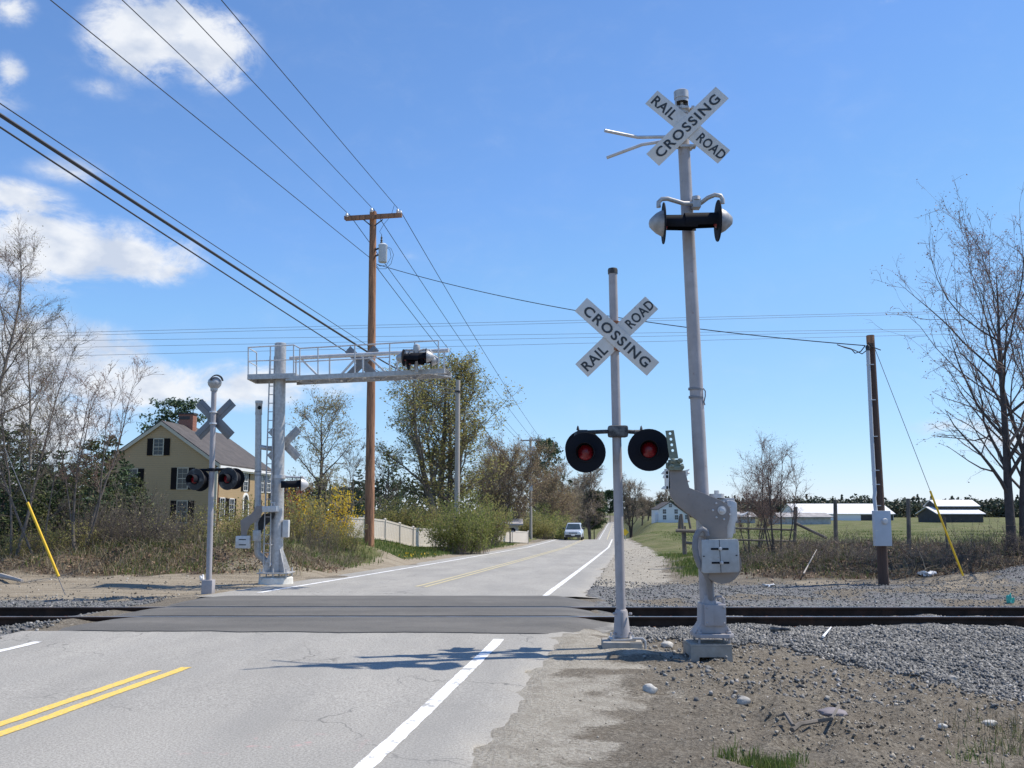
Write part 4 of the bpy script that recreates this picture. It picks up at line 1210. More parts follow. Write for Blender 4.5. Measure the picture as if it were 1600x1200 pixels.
# ------------------------------------------------------------------ utility poles
YP = 36.0
ge = at(576.5, 868, YP)
E = thing('utility_pole', (ge.x, YP, tz(ge.x, YP)), 'tall brown wooden pole with crossarm and grey transformer behind the cantilever walkway', 'utility pole')
def ep(px, py, dY=0.): return at(px, py, YP + dY)
p0, p1 = ep(576.5, 885), ep(583, 331)
mb = MB(); nseg = 14
mb.tube([p0.lerp(p1, i / nseg) for i in range(nseg + 1)], [.185 - .055 * i / nseg + .004 * math.sin(i * 2.3) for i in range(nseg + 1)], 18)
mb.build('pole', M['wood_new'], E)
ca, cb_ = ep(540, 342, -.2), ep(628, 336.5, -.42)
MB().bar(ca, cb_, .11, .15).build('crossarm', M['wood_new'], E, bevel=.008)
ca2, cb2 = ep(538, 340.5, .18), ep(626, 335.5, .0)
MB().bar(ca2, cb2, .10, .14).build('crossarm', M['wood_new'], E, bevel=.008)
mb = MB()
mb.bar(ep(568, 343, -.28), ep(580, 353, -.2), .02, .04); mb.bar(ep(598, 343, -.3), ep(585, 353, -.2), .02, .04)
mb.build('crossarm_brace', M['black_worn'], E)
INS = [(542, 337), (580.5, 329), (621.5, 330.5)]
for i, (px, py) in enumerate(INS):
    q = ep(px, py, -.15 - .1 * i)
    MB().lathe(q - UP * .07, UP, [(0, .03), (.03, .065), (.06, .04), (.09, .07), (.13, .05), (.17, .035), (.18, 0)], 12).build('insulator', M['insul'], E)
MB().lathe(ep(626, 332.5, -.3), UP, [(-.05, .03), (0, .06), (.05, .05), (.09, .02), (.1, 0)], 10).build('insulator', M['insul'], E)
tb = ep(598, 410, -.25)
mb = MB().lathe(tb, UP, [(0, 0), (.0, .15), (.03, .168), (.62, .168), (.64, .178), (.68, .178), (.70, .15), (.74, .10), (.75, 0)], 24)
tr = mb.build('transformer', M['transformer'], E)
MB().lathe(tb + Vector((-.06, 0, .74)), UP, [(0, .03), (.04, .055), (.08, .03), (.12, .05), (.16, .03), (.24, .04), (.28, .015), (.36, .01), (.36, 0)], 12).build('bushing', M['black_worn'], tr)
mb = MB()
for h in (.3, .55): mb.bar(tb + Vector((-.17, 0, h)), tb + Vector((-.32, .2, h)), .05, .05)
mb.build('bracket', M['black_worn'], tr)
mb = MB()
mb.tube([tb + Vector((-.06, 0, 1.1)), ep(593, 362, -.25), ep(600, 350, -.25), ep(611, 337, -.25), ep(616, 321, -.25)], .008, 5)
mb.tube([tb + Vector((.15, -.05, .6)), ep(611, 388, -.35), ep(615, 398, -.35), ep(611, 412, -.35), ep(603, 420, -.3), ep(592, 420, -.25), ep(588, 414, -.2)], .009, 5)
mb.tube([tb + Vector((.15, -.05, .56)), ep(609, 390, -.4), ep(611, 402, -.4), ep(604, 414, -.4), ep(594, 416, -.3), ep(588, 412, -.2)], .009, 5)
mb.build('jumper_wire', M['wire'], E)

def plain_pole(name, px, pyb, pyt, Y, r, m, label, lean=0, arm=None, extra=None):
    g = at(px, pyb, Y)
    zt_g = tz(g.x, Y)
    t = thing(name, (g.x, Y, zt_g), label, 'utility pole')
    top = at(px + lean, pyt, Y)
    MB().tube([Vector((g.x, Y, zt_g - .3)), top], [r, r * .8], 14).build('pole', M[m], t)
    if arm:
        a_, b_, yy = arm
        MB().bar(at(a_[0], a_[1], Y - .15), at(b_[0], b_[1], Y - .3), .10, .14).build('crossarm', M[m], t)
        k = 3
        for i in range(k):
            q = at(a_[0], a_[1], Y - .15).lerp(at(b_[0], b_[1], Y - .3), (i + .1) / (k - .8))
            MB().lathe(q + UP * .07, UP, [(0, .03), (.05, .06), (.12, .05), (.16, 0)], 8).build('insulator', M['insul'], t)
    return t
Fp = plain_pole('utility_pole', 713.5, 850, 594, 53, .155, 'wood_grey', 'bare grey wooden pole without crossarm rising from the green roadside shrubs', 2)
mb = MB(); mb.lathe(at(715, 612, 53), UP, [(-.05, 0), (-.05, .17), (.05, .17), (.05, 0)], 12); mb.bar(at(712, 612, 52.9), at(719, 613, 52.7), .05, .05)
mb.build('cable_clamp', M['black_worn'], Fp)
Gp = plain_pole('utility_pole', 829.5, 850, 684, 95, .15, 'wood_grey', 'grey pole with crossarm and pale transformer farther along the left verge', -.5, ((813, 688.5), (845, 687.5), 0))
MB().lathe(at(833, 711, 94.7), UP, [(0, 0), (0, .26), (.8, .26), (.86, .2), (.88, 0)], 16).build('transformer', M['transformer'], Gp)
MB().box(at(830, 762, 94.8), (.3, .2, .6)).build('equipment_box', M['transformer'], Gp, bevel=.02)
plain_pole('utility_pole', 870, 860, 731, 165, .16, 'wood_grey', 'distant dark pole with a crossarm in front of the brown roadside trees', 0, ((859, 734.5), (882, 734), 0))
plain_pole('utility_pole', 891, 850, 772, 300, .17, 'wood_grey', 'thin pale pole farthest down the left verge, between dark trees', 0)

# right-hand pole with meter
YR = 23.4
gr = at(1380.5, 911, YR)
Rp = thing('utility_pole', (gr.x, YR, tz(gr.x, YR)), 'dark leaning pole with a grey meter box, standing alone beyond the track', 'utility pole')
p0, p1 = at(1381.5, 925, YR), at(1360, 524, YR)
MB().tube([p0, p0.lerp(p1, .5), p1], [.125, .11, .092], 16).build('pole', M['wood_dark'], Rp)
MB().lathe(at(1360.3, 537, YR), p1 - p0, [(0, .096), (.20, .097), (.205, 0)], 16).build('pole_top', M['wood_new'], Rp)
mx0, mx1 = at(1365, 825, YR - .2), at(1391, 825, YR - .2)
zt0, zt1 = at(1378, 853, YR - .2).z, at(1378, 798, YR - .2).z
o = MB().box(((mx0.x + mx1.x) / 2, YR - .2, (zt0 + zt1) / 2), (mx1.x - mx0.x, .16, zt1 - zt0)).build('meter_box', M['meter'], Rp, bevel=.015)
MB().lathe(at(1382, 814.5, YR - .28), (0, -1, 0), [(0, .075), (.03, .075), (.05, .06), (.08, .055), (.085, 0)], 20).build('meter_dial', M['galv_light'], o)
MB().box(at(1370.5, 829, YR - .285), (.06, .008, .02)).build('latch', M['galv_light'], o)
MB().tube([at(1356, 548, YR - .11), at(1362, 680, YR - .12), at(1367, 770, YR - .13), at(1366, 778, YR - .15), at(1368.5, 800, YR - .2)], .045, 12).build('riser_pipe', M['meter'], Rp)
mb = MB()
for py in (570, 625, 682, 735, 757, 790):
    q = at(1356.5 + (py - 548) * .05, py, YR - .1); mb.box(q + Vector((.02, -.03, 0)), (.17, .06, .02))
mb.build('pipe_strap', M['galv_light'], Rp)
mb = MB()
mb.lathe(at(1356, 544, YR - .13), UP, [(-.05, 0), (-.04, .05), (.03, .06), (.08, .03), (.09, 0)], 10)
mb.tube([at(1357, 535, YR - .1), at(1363, 542, YR - .15), at(1376, 547, YR - .1)], .014, 6)
mb.build('weatherhead', M['black_worn'], Rp)
def guy(px0, py0, Y0, px1, py1, pxg0, pyg0, gr_px, gr_py, Y1, label, lab2):
    pass
# ------------------------------------------------------------------ wires
def wire(name, a, b, r, m, label, sag=0., n=24, cat='wire', k=5, group=None):
    a = Vector(a); b = Vector(b)
    pts = [a.lerp(b, i / n) - UP * (sag * 4 * (i / n) * (1 - i / n)) for i in range(n + 1)]
    mb = MB().tube(pts, r, k, cap=False)
    return tag(mb.build(name, M[m], None), label, cat, group)
def back_wire(px1, py1, Y1, px0, py0, Y0, yend=-10):
    a = at(px1, py1, Y1); b = at(px0, py0, Y0)
    f = (yend - a.y) / (b.y - a.y)
    return a + (b - a) * f, a
names = ['thin overhead line from the left crossarm end of the brown pole toward the viewer', 'thin overhead line from the very top of the brown pole toward the viewer', 'thin overhead line from the right crossarm end of the brown pole toward the viewer']
for (q, tpx, nm_, Y0) in zip(INS, (191, 275, 346), names, (18.3, 18.3, 18.5)):
    a, b_ = back_wire(q[0], q[1] - 5, YP - .15, tpx, 0, Y0)
    wire('power_line', a, b_, .011, 'wire', nm_, 0)
a, b_ = back_wire(577, 402, YP - .1, 79, 0, 17.6)
wire('power_line', a, b_, .012, 'wire', 'neutral line passing the brown pole just below its transformer and running to the upper left', 0)
def cable(p_far, p_near, r, label, m='wire', Y0=14.8):
    a, b_ = back_wire(p_far[0], p_far[1], YP - .25, p_near[0], p_near[1], Y0)
    return wire('overhead_cable', a, b_, r, m, label, .1, n=40)
cable((576, 541), (0, 152), .011, 'thin upper strand of the three cables crossing the upper left sky')
cable((576, 551), (0, 170), .036, 'thick black bundled cable crossing the upper left sky')
cable((576, 572), (0, 189), .018, 'lower thin black cable beneath the thick bundle at the upper left')
wire('overhead_cable', at(576, 551, YP - .25), at(716, 610, 52.8), .03, 'wire', 'thick cable running on from the brown pole to the bare grey pole', .25)
wire('overhead_cable', at(576, 572, YP - .25), at(716, 614, 52.8), .016, 'wire', 'thin cable running low from the brown pole to the bare grey pole', .3)
wire('overhead_cable', at(716, 610, 52.8), at(829.5, 757, 94.8), .026, 'wire', 'cable running from the bare grey pole down along the left verge', .4)
ends = [(814, 685), (829, 682), (844, 684.5)]
labs = ['line from the left crossarm end of the brown pole to the next crossarm pole', 'line from the top of the brown pole to the next crossarm pole', 'line from the right crossarm end of the brown pole to the next crossarm pole']
for q, e_, lb_ in zip(INS, ends, labs):
    wire('power_line', at(q[0] + 3, q[1] - 3, YP - .1), at(e_[0], e_[1], 95), .014, 'wire', lb_, .35)
wire('power_line', at(585, 413, YP - .1), at(830, 706, 95), .014, 'wire', 'neutral line running on from below the transformer to the next crossarm pole', .5)
for e0_, e1_, lb_ in zip(ends, ((860, 733), (870, 730), (881, 732.5)), ('left', 'middle', 'right')):
    wire('power_line', at(e0_[0], e0_[1], 95), at(e1_[0], e1_[1], 165), .018, 'wire', 'short %s line between the second and third crossarm poles' % lb_, .5)
wire('service_line', at(589, 413, YP - .2), at(1352, 540, YR), .013, 'wire', 'sagging service line from the transformer pole to the dark pole with the meter box', .42, n=40)
mb = MB().tube([at(1352, 540, YR), at(1345, 549, YR), at(1336, 552, YR), at(1330, 545, YR), at(1315, 541, YR)], .014, 6)
mb.tube([at(1356, 546, YR - .1), at(1347, 553, YR - .05), at(1335, 547, YR), at(1320, 543, YR), at(1308, 538.5, YR)], .014, 6)
mb.build('drip_loop', M['wire'], Rp)
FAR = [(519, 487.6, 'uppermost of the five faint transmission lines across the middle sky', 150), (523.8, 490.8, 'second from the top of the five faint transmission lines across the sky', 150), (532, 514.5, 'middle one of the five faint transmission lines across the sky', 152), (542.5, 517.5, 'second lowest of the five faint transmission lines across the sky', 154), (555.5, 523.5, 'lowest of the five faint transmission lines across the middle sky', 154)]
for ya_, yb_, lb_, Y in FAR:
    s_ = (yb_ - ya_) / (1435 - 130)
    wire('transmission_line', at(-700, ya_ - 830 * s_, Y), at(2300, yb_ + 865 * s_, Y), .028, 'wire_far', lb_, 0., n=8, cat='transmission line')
# guys
def guyset(top, ground, guard_top, guard_bot, Y1, glabel, wlabel):
    w_ = wire('guy_wire', top, ground, .008, 'wire_far', wlabel, 0, n=4)
gtop = at(1364, 537, YR + .05)
ggd = ground_at(1507, 905, 23.5)
guyset(gtop, ggd, 0, 0, 0, '', 'thin guy wire slanting from the dark meter pole down to the right')
a_ = gtop.lerp(ggd, .63)
tag(MB().tube([a_, gtop.lerp(ggd, .985)], .026, 8).build('guy_guard', M['yellow']), 'yellow plastic guard on the guy wire of the dark meter pole', 'guy guard')
gl = ground_at(104, 930, 19.5)
at_ = at(43, 785, gl.y); dirv = (at_ - gl)
tag(MB().tube([gl + dirv * .2, at_], .026, 10).build('guy_guard', M['yellow']), 'yellow plastic guy guard slanting before the birches at left', 'guy guard')
wire('guy_wire', gl - UP * .05, gl + dirv * 1.6, .008, 'wire_far', 'thin guy wire running through the yellow guard at the far left', 0, n=4)
# ------------------------------------------------------------------ houses and barns
def onplane(px, py, O, n):
    u, v = (px - 800) / F, (600 - py) / F
    d = Vector((u, CP - v * SP, SP + v * CP)); c = Vector((0, 0, CZ))
    return c + d * ((Vector(O) - c).dot(n) / d.dot(n))
def siding(name, c, lo, step=.11):
    m, nt, b = newmat(name)
    t = N(nt, 'ShaderNodeTexCoord').outputs['Object']
    z = N(nt, 'ShaderNodeSeparateXYZ', {0: t}).outputs[2]
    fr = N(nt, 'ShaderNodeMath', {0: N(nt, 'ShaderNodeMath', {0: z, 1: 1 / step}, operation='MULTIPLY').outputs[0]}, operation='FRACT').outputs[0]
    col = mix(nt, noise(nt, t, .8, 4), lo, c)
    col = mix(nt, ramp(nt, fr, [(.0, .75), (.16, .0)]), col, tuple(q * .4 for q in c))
    nt.links.new(col, b.inputs['Base Color']); b.inputs['Roughness'].default_value = .7
    bump(nt, b, fr, .6, .02)
    return m
M['yellow_siding'] = siding('yellow_clapboard', (.37, .265, .15), (.31, .22, .125), .135)
M['white_siding'] = siding('white_clapboard', (.72, .74, .76), (.66, .68, .70), .2)
M['shingle'] = pmat('dark_roof_shingles', (.062, .055, .054), .9, 0, .3, 1.2, dirt=(.10, .09, .085), dirt_amt=.6, bmp=.4, bscale=9)
M['shingle2'] = pmat('grey_barn_roof', (.27, .255, .25), .9, 0, .3, .8)
M['white_trim'] = pmat('white_trim', (.74, .73, .68), .5, 0, .05, 2)
M['shaded_trim'] = pmat('shaded_trim', (.40, .36, .28), .5, 0, .05, 2)  # white trim darkened in its colour to show shade on the gable end
M['shutter'] = pmat('black_shutter', (.012, .010, .010), .85, 0, .2, 3, spec=.1)
M['pane'] = pmat('window_glass', (.02, .024, .03), .12, 0, .4, .9)
mbk, nt, b = newmat('brick')
t = N(nt, 'ShaderNodeTexCoord').outputs['Object']
br = N(nt, 'ShaderNodeTexBrick', {'Vector': N(nt, 'ShaderNodeMapping', {0: t, 'Rotation': (R(90), 0, 0)}).outputs[0], 'Color1': (.30, .10, .06, 1), 'Color2': (.22, .075, .05, 1), 'Mortar': (.34, .28, .24, 1), 'Scale': 4.5})
nt.links.new(br.outputs[0], b.inputs['Base Color']); b.inputs['Roughness'].default_value = .9
M['brick'] = mbk
mtin, nt, b = newmat('white_metal_roofing')
t = N(nt, 'ShaderNodeTexCoord').outputs['Object']
x_ = N(nt, 'ShaderNodeSeparateXYZ', {0: t}).outputs[0]
fr = N(nt, 'ShaderNodeMath', {0: N(nt, 'ShaderNodeMath', {0: x_, 1: 1.1}, operation='MULTIPLY').outputs[0]}, operation='FRACT').outputs[0]
col = mix(nt, ramp(nt, fr, [(.0, .5), (.2, 0.)]), ramp(nt, noise(nt, N(nt, 'ShaderNodeMapping', {0: t, 'Scale': (1, .2, .2)}).outputs[0], .8, 4), [(.3, (.58, .57, .56)), (.7, (.78, .77, .76))]), (.42, .41, .40))
nt.links.new(col, b.inputs['Base Color']); b.inputs['Roughness'].default_value = .5
M['tin'] = mtin
M['barnwall'] = pmat('weathered_barn_wall', (.36, .35, .34), .85, 0, .25, 1.5)
M['barndark'] = pmat('dark_barn_wall_and_shadow', (.05, .048, .047), .9, 0, .3, 1)

# yellow house
HO = at(338, 723, 70); HZ = tz(HO.x, 70) - .2
hd = Vector((math.sin(R(4)), math.cos(R(4)), 0)); hg = Vector((-hd.y, hd.x, 0)); hn = -hd; hf = Vector((hd.y, -hd.x, 0))
HL = 12.0; W2 = 4.2; ZE = HO.z; 
O0 = Vector((HO.x, HO.y, HZ))
ZP = onplane(250.5, 661, O0, hn).z
H = thing('house', (O0 + hg * W2 + hd * HL / 2), 'yellow clapboard house with dark gable roof, black shutters and brick chimney behind the left brush', 'house')
gab = [O0, Vector((O0.x, O0.y, ZE)), Vector((0, 0, ZP - HZ)) + O0 + hg * W2, O0 + hg * 2 * W2 + Vector((0, 0, ZE - HZ)), O0 + hg * 2 * W2]
MB().prism(gab, hd * HL).build('wall', M['yellow_siding'], H, smooth=False)
mb = MB()
sl_ = (ZP - ZE) / W2
for s in (0, 1):
    pk = O0 + hg * W2 + UP * (ZP - HZ + .03)
    ev = (O0 - hg * .35 if s == 0 else O0 + hg * (2 * W2 + .35)) + UP * (ZE - HZ - .35 * sl_ + .03)
    a = pk - hd * .18; b_ = ev - hd * .18
    mb.prism([a, b_, b_ + UP * .16, a + UP * .16], hd * (HL + .36))
rf = mb.build('roof', M['shingle'], H, smooth=False)
mb = MB()
for s in (0, 1):
    pk = O0 + hg * W2 + UP * (ZP - HZ + .01) - hd * .2; ev = (O0 - hg * .35 if s == 0 else O0 + hg * (2 * W2 + .35)) + UP * (ZE - HZ - .35 * sl_ + .01) - hd * .2
    mb.prism([pk + UP * .10, ev + UP * .10, ev - UP * .16, pk - UP * .16], hd * .10)
mb.build('rake_board', M['shaded_trim'], H, smooth=False)
mb = MB()
a = O0 - hg * .30 + UP * (ZE - HZ - .30); mb.bar(a - hd * .1, a + hd * (HL + .1), .16, .22)
a = O0 - hg * .12 + UP * (ZE - HZ - .42); mb.bar(a - hd * .02, a + hd * HL, .16, .2)
mb.build('eave_cornice', M['white_trim'], H, smooth=False)
MB().bar(O0 - hg * .03 - hd * .03, O0 - hg * .03 - hd * .03 + UP * (ZE - HZ - .4), .22, .22, (0, 1, 0)).build('corner_board', M['shaded_trim'], H, smooth=False)
ch = O0 + hg * W2 + hd * 4.6
cz1 = onplane(309, 648, ch, hn).z
mb = MB().box((ch.x, ch.y, (ZP - .6 + cz1) / 2), (1.15, .8, cz1 - ZP + .6), (hg, hd, UP))
cho = mb.build('chimney', M['brick'], rf, smooth=False)
MB().box((ch.x, ch.y, cz1 + .06), (1.28, .93, .12), (hg, hd, UP)).build('chimney_cap', M['black_worn'], cho, smooth=False)
MB().box((ch.x - .1, ch.y, cz1 - .28), (.85, .83, .26), (hg, hd, UP)).build('chimney_flue_opening', M['barndark'], cho, smooth=False)
def window(c, ex, n, w, h, shut=True, mid=True, sw=.42, house=None, trim='white_trim', pane='pane'):
    c = Vector(c)
    mb = MB()
    for s in (-1, 1):
        mb.box(c + ex * (s * (w / 2 + .04)) + n * .03, (.06, .06, h + .14), (ex, n, UP))
        mb.box(c + UP * (s * (h / 2 + .04)) + n * .032, (w + .0, .06, .06), (ex, n, UP))
    if mid:
        mb.box(c + n * .02, (w, .05, .045), (ex, n, UP))
        mb.box(c + n * .018, (.018, .05, h), (ex, n, UP))
        for f in (-.25, .25): mb.box(c + n * .016 + UP * (f * h), (w, .05, .018), (ex, n, UP))
    o = mb.build('window', M[trim], house, smooth=False)
    MB().box(c + n * .008, (w, .012, h), (ex, n, UP)).build('pane', M[pane], o, smooth=False)
    if shut:
        for s in (-1, 1): MB().box(c + ex * (s * (w / 2 + .1 + sw / 2)) + n * .03, (sw, .05, h + .12), (ex, n, UP)).build('shutter', M['shutter'], o, smooth=False)
    return o
def c3(cx, cy): return (190 + cx / 5.716, 620 + cy / 5.716)
for (cx, cy, w, h) in ((331, 448, .66, 1.12), (546, 730, .70, 1.45), (540, 1028, .70, 1.5), (94, 738, .70, 1.45), (94, 1032, .7, 1.5)):
    window(onplane(*c3(cx, cy), O0, hn), hg, hn, w, h, house=H, trim='shaded_trim')
for (cx, cy, w, h) in ((1105, 755, .85, 1.42), (1250, 770, .85, 1.42), (1310, 775, .85, 1.42), (893, 1000, .85, 1.5), (978, 1005, .85, 1.5), (1212, 1010, .85, 1.5)):
    window(onplane(*c3(cx, cy), O0, hf), hd, hf, w, h, house=H, sw=.40)
dc = onplane(*c3(1102, 1000), O0, hf)
mb = MB()
mb.lathe(dc + UP * .55 - hf * .05, hf, [(0, .70), (.12, .70), (.12, .52), (0, .52)], 16, R(-90), R(90), ref=UP)
for s in (-1, 1): mb.box(dc + hd * (s * .61) + UP * -.5 + hf * .02, (.18, .12, 2.1), (hd, hf, UP))
d_o = mb.build('door', M['white_trim'], H, smooth=False)
mb = MB().lathe(dc + UP * .55, hf, [(0.0, .52), (.03, .52), (.03, 0)], 16, R(-90), R(90), ref=UP)
mb.box(dc + UP * -.5 + hf * .01, (1.04, .03, 2.1), (hd, hf, UP))
mb.build('fanlight', M['pane'], d_o, smooth=False)
MB().tube([O0 - hg * .08 - hd * -.35 + UP * .2, O0 - hg * .08 + hd * .35 + UP * (ZE - HZ - .5)], .05, 8).build('downpipe', M['rust'], H)

def gable_house(name, label, cat, prof, Y, depth, wallm, roofm, over=.25, wins=(), lean=None, dz=0):
    """prof: pixel outline (left base, left eave, peak, right eave, right base) facing the camera"""
    P = [at(x, y, Y) for x, y in prof]
    g = min(tz(P[0].x, Y), tz(P[-1].x, Y)) - .3
    P[0].z = g; P[-1].z = g
    t = thing(name, ((P[0].x + P[-1].x) / 2, Y + depth / 2, g + .3), label, cat)
    MB().prism(P, (0, depth, 0)).build('wall', M[wallm], t, smooth=False)
    mb = MB()
    for a, b_ in ((P[2], P[1]), (P[2], P[3])):
        d = (b_ - a).normalized(); e = b_ + d * over
        mb.prism([a + UP * .02, e + UP * .02, e + UP * .16, a + UP * .16], (0, depth + .3, 0))
    for v in range(len(mb.v)): mb.v[v] = (mb.v[v][0], mb.v[v][1] - .15, mb.v[v][2])
    mb.build('roof', M[roofm], t, smooth=False)
    for (px, py, w, h) in wins:
        c = at(px, py, Y); window(c, Vector((1, 0, 0)), Vector((0, -1, 0)), w * 1.1, h * .85, shut=False, mid=True, house=t)
    return t
WH = gable_house('house', 'distant white farmhouse with a lopsided gable across the green field', 'house', [(1030, 815), (1030, 795.5), (1047.5, 785), (1077, 806.5), (1077, 815)], 200, 11, 'white_siding', 'shingle',
            wins=[(1038.2, 799.2, .62, 1.0), (1056.4, 799.2, .62, 1.0), (1038.4, 808.3, .62, 1.0), (1057, 808.3, .62, 1.0), (1047.6, 790, .6, .75), (1073, 808.0, .6, 1.0)])
a = at(1027.5, 809, 201.5)
MB().box((a.x, 204, a.z - .8), (1.0, 5, 3.0)).build('side_porch', M['white_siding'], WH, smooth=False)
MB().box((at(1061, 785, 206).x, 206, at(1061, 788, 206).z), (.6, .6, 1.4)).build('chimney', M['brick'], WH, smooth=False)

def long_barn(name, label, cat, x0, x1, ye, yr, yb, Y, depth, wallm, roofm, ridge_in=0.0, openings=(), extra=None):
    e0, e1 = at(x0, ye, Y), at(x1, ye, Y); b0 = tz(e0.x, Y) - .3
    r0, r1 = at(x0 + ridge_in, yr, Y + depth / 2), at(x1 - ridge_in * .3, yr, Y + depth / 2)
    t = thing(name, ((e0.x + e1.x) / 2, Y + depth / 2, b0 + .3), label, cat)
    X0, X1 = e0.x, e1.x; ze = e0.z; zr = r0.z
    P = [Vector((X0, Y, b0)), Vector((X0, Y, ze)), Vector((X0, Y + depth / 2, zr)), Vector((X0, Y + depth, ze)), Vector((X0, Y + depth, b0))]
    MB().prism(P, (X1 - X0, 0, 0)).build('wall', M[wallm], t, smooth=False)
    mb = MB()
    for yy, zz in ((Y - .4, ze - .4 * (zr - ze) / (depth / 2)), (Y + depth + .4, ze - .4 * (zr - ze) / (depth / 2))):
        a = Vector((X0 - .4, Y + depth / 2, zr + .03)); b_ = Vector((X0 - .4, yy, zz + .03))
        mb.prism([a, b_, b_ + UP * .14, a + UP * .14], (X1 - X0 + .8, 0, 0))
    mb.build('roof', M[roofm], t, smooth=False)
    for (px0, px1, py0, py1, mm) in openings:
        a, b_ = at(px0, py0, Y), at(px1, py1, Y)
        MB().box(((a.x + b_.x) / 2, Y - .03, (a.z + b_.z) / 2), (b_.x - a.x, .06, abs(a.z - b_.z))).build('opening' if mm == 'barndark' else 'door', M[mm], t, smooth=False)  # shadow inside an open bay is a flat dark panel on the wall
    return t
long_barn('barn', 'long low barn with a white metal roof across the right field', 'barn', 1246, 1396, 803, 788, 814, 250, 16, 'white_trim', 'tin', openings=[(1345, 1396, 804.5, 815, 'barndark'), (1255, 1285, 806, 815, 'barnwall')])
long_barn('barn', 'small low grey shed in front of the long white barn', 'shed', 1219, 1298, 808.5, 802.5, 815, 170, 8, 'barnwall', 'shingle2')
long_barn('barn', 'low grey farm shed farthest left in the field, behind the bare bush', 'shed', 1153, 1180, 808, 801, 815, 190, 8, 'barnwall', 'shingle2')
lb = long_barn('barn', 'barn with two-tier white roof at the far right behind the tall bare tree', 'barn', 1466, 1536, 803, 793, 812, 200, 10, 'barndark', 'tin')
a0, a1 = at(1464, 791.5, 202.5), at(1532, 791.5, 202.5); r0 = at(1464, 782, 206)
mb = MB()
for zz, yy in ((a0.z, 202.5), (a0.z, 209.5)):
    mb.prism([Vector((a0.x, 206, r0.z)), Vector((a0.x, yy, zz)), Vector((a0.x, yy, zz + .14)), Vector((a0.x, 206, r0.z + .14))], (a1.x - a0.x, 0, 0))
mb.build('monitor_roof', M['tin'], lb, smooth=False)
MB().prism([Vector((a0.x + .2, 203, a0.z - 1.6)), Vector((a0.x + .2, 203, a0.z)), Vector((a0.x + .2, 206, r0.z - .02)), Vector((a0.x + .2, 209, a0.z)), Vector((a0.x + .2, 209, a0.z - 1.6))], (a1.x - a0.x - .4, 0, 0)).build('monitor_wall', M['barndark'], lb, smooth=False)
long_barn('shed', 'small white shed peeking over the white fence near the brown utility pole', 'shed', 540, 557, 818, 812, 832, 60, 3, 'white_trim', 'shingle2')
long_barn('shed', 'grey roofed shed behind the second short stretch of white fence', 'shed', 778, 810, 820, 813.5, 832, 84, 4, 'barnwall', 'shingle2')
# dark shed glimpsed behind the left thicket
long_barn('shed', 'dark building half hidden by the thicket at the far left edge', 'building', -60, 22, 765, 740, 830, 60, 8, 'barndark', 'shingle2')

# ------------------------------------------------------------------ fences, mailbox, signs
M['vinyl'] = pmat('white_vinyl', (.50, .45, .385), .5, 0, .05, 1.5, dirt=(.45, .42, .34), dirt_amt=.3)
def vinyl_fence(pts, h, label):
    P = []
    for px, py, Y in pts:
        g = at(px, py, Y); P.append(Vector((g.x, Y, tz(g.x, Y))))
    t = thing('fence', P[0], label, 'fence')
    for i, p in enumerate(P):
        mb = MB().box(p + UP * (h / 2), (.11, .11, h + .1)); mb.lathe(p + UP * (h + .05), UP, [(0, .085), (.03, .08), (.07, 0)], 4)
        mb.build('post', M['vinyl'], t, smooth=False)
    for a, b_ in zip(P, P[1:]):
        mb = MB(); L_ = (b_ - a).length; n = max(int(L_ / .17), 1)
        d = (b_ - a) / n; nn = d.cross(UP).normalized()
        for k in range(n):
            c = a + d * (k + .5)
            mb.box(c + UP * (h / 2 + .02), (d.length * .94, .025, h - .08), (d.normalized(), nn, d.normalized().cross(nn) * -1))
        mb.bar(a + UP * (h - .02), b_ + UP * (h - .02), .06, .09); mb.bar(a + UP * .12, b_ + UP * .12, .06, .09)
        mb.build('panel', M['vinyl'], t, smooth=False)
    return t
vinyl_fence([(543, 858, 46), (569, 856, 47), (601, 853, 49), (624, 851, 50.5), (645, 849, 52), (680, 846, 54.5), (700, 844, 56)], 1.05, 'long white panel fence behind the brown utility pole')
vinyl_fence([(765, 840, 72), (776, 839, 74), (800, 837, 77), (825, 836, 80)], .95, 'short stretch of white fence behind the mailbox, beyond the green shrubs')
g = ground_at(797, 850, 60); mbx = thing('mailbox', g, 'dark mailbox on a post on the grassy left verge', 'mailbox')
MB().bar(g - UP * .1, g + UP * .95, .1, .1, (0, 1, 0)).build('post', M['black_worn'], mbx, smooth=False)
MB().prism([g + Vector((-.42, -.12, .95 + z)) + Vector((x, 0, 0)) for x, z in ((0, 0), (.84, 0), (.84, .2), (.7, .3), (.14, .3), (0, .2))], (0, .3, 0)).build('box', M['black'], mbx, smooth=False)
MB().box(g + Vector((.05, -.16, .98)), (.5, .06, .09)).build('newspaper_tube', M['galv'], mbx, smooth=False)
g = at(977, 846, 92); g.z = tz(g.x, 92); sg = thing('road_sign', g, 'tiny yellow roadside sign on a post at the right edge of the far road', 'road sign')
zs = at(977, 831.5, 92).z
MB().tube([g, Vector((g.x, 92, zs + .3))], .035, 8).build('post', M['galv'], sg)
MB().prism([Vector((g.x + a * .34, 91.93, zs + b_ * .34)) for a, b_ in ((0, 1), (1, 0), (0, -1), (-1, 0))], (0, .02, 0)).build('sign_face', M['yellow'], sg, smooth=False)
M['post'] = pmat('weathered_fence_wood', (.12, .105, .09), .9, 0, .35, 3, bmp=.4, bscale=20)
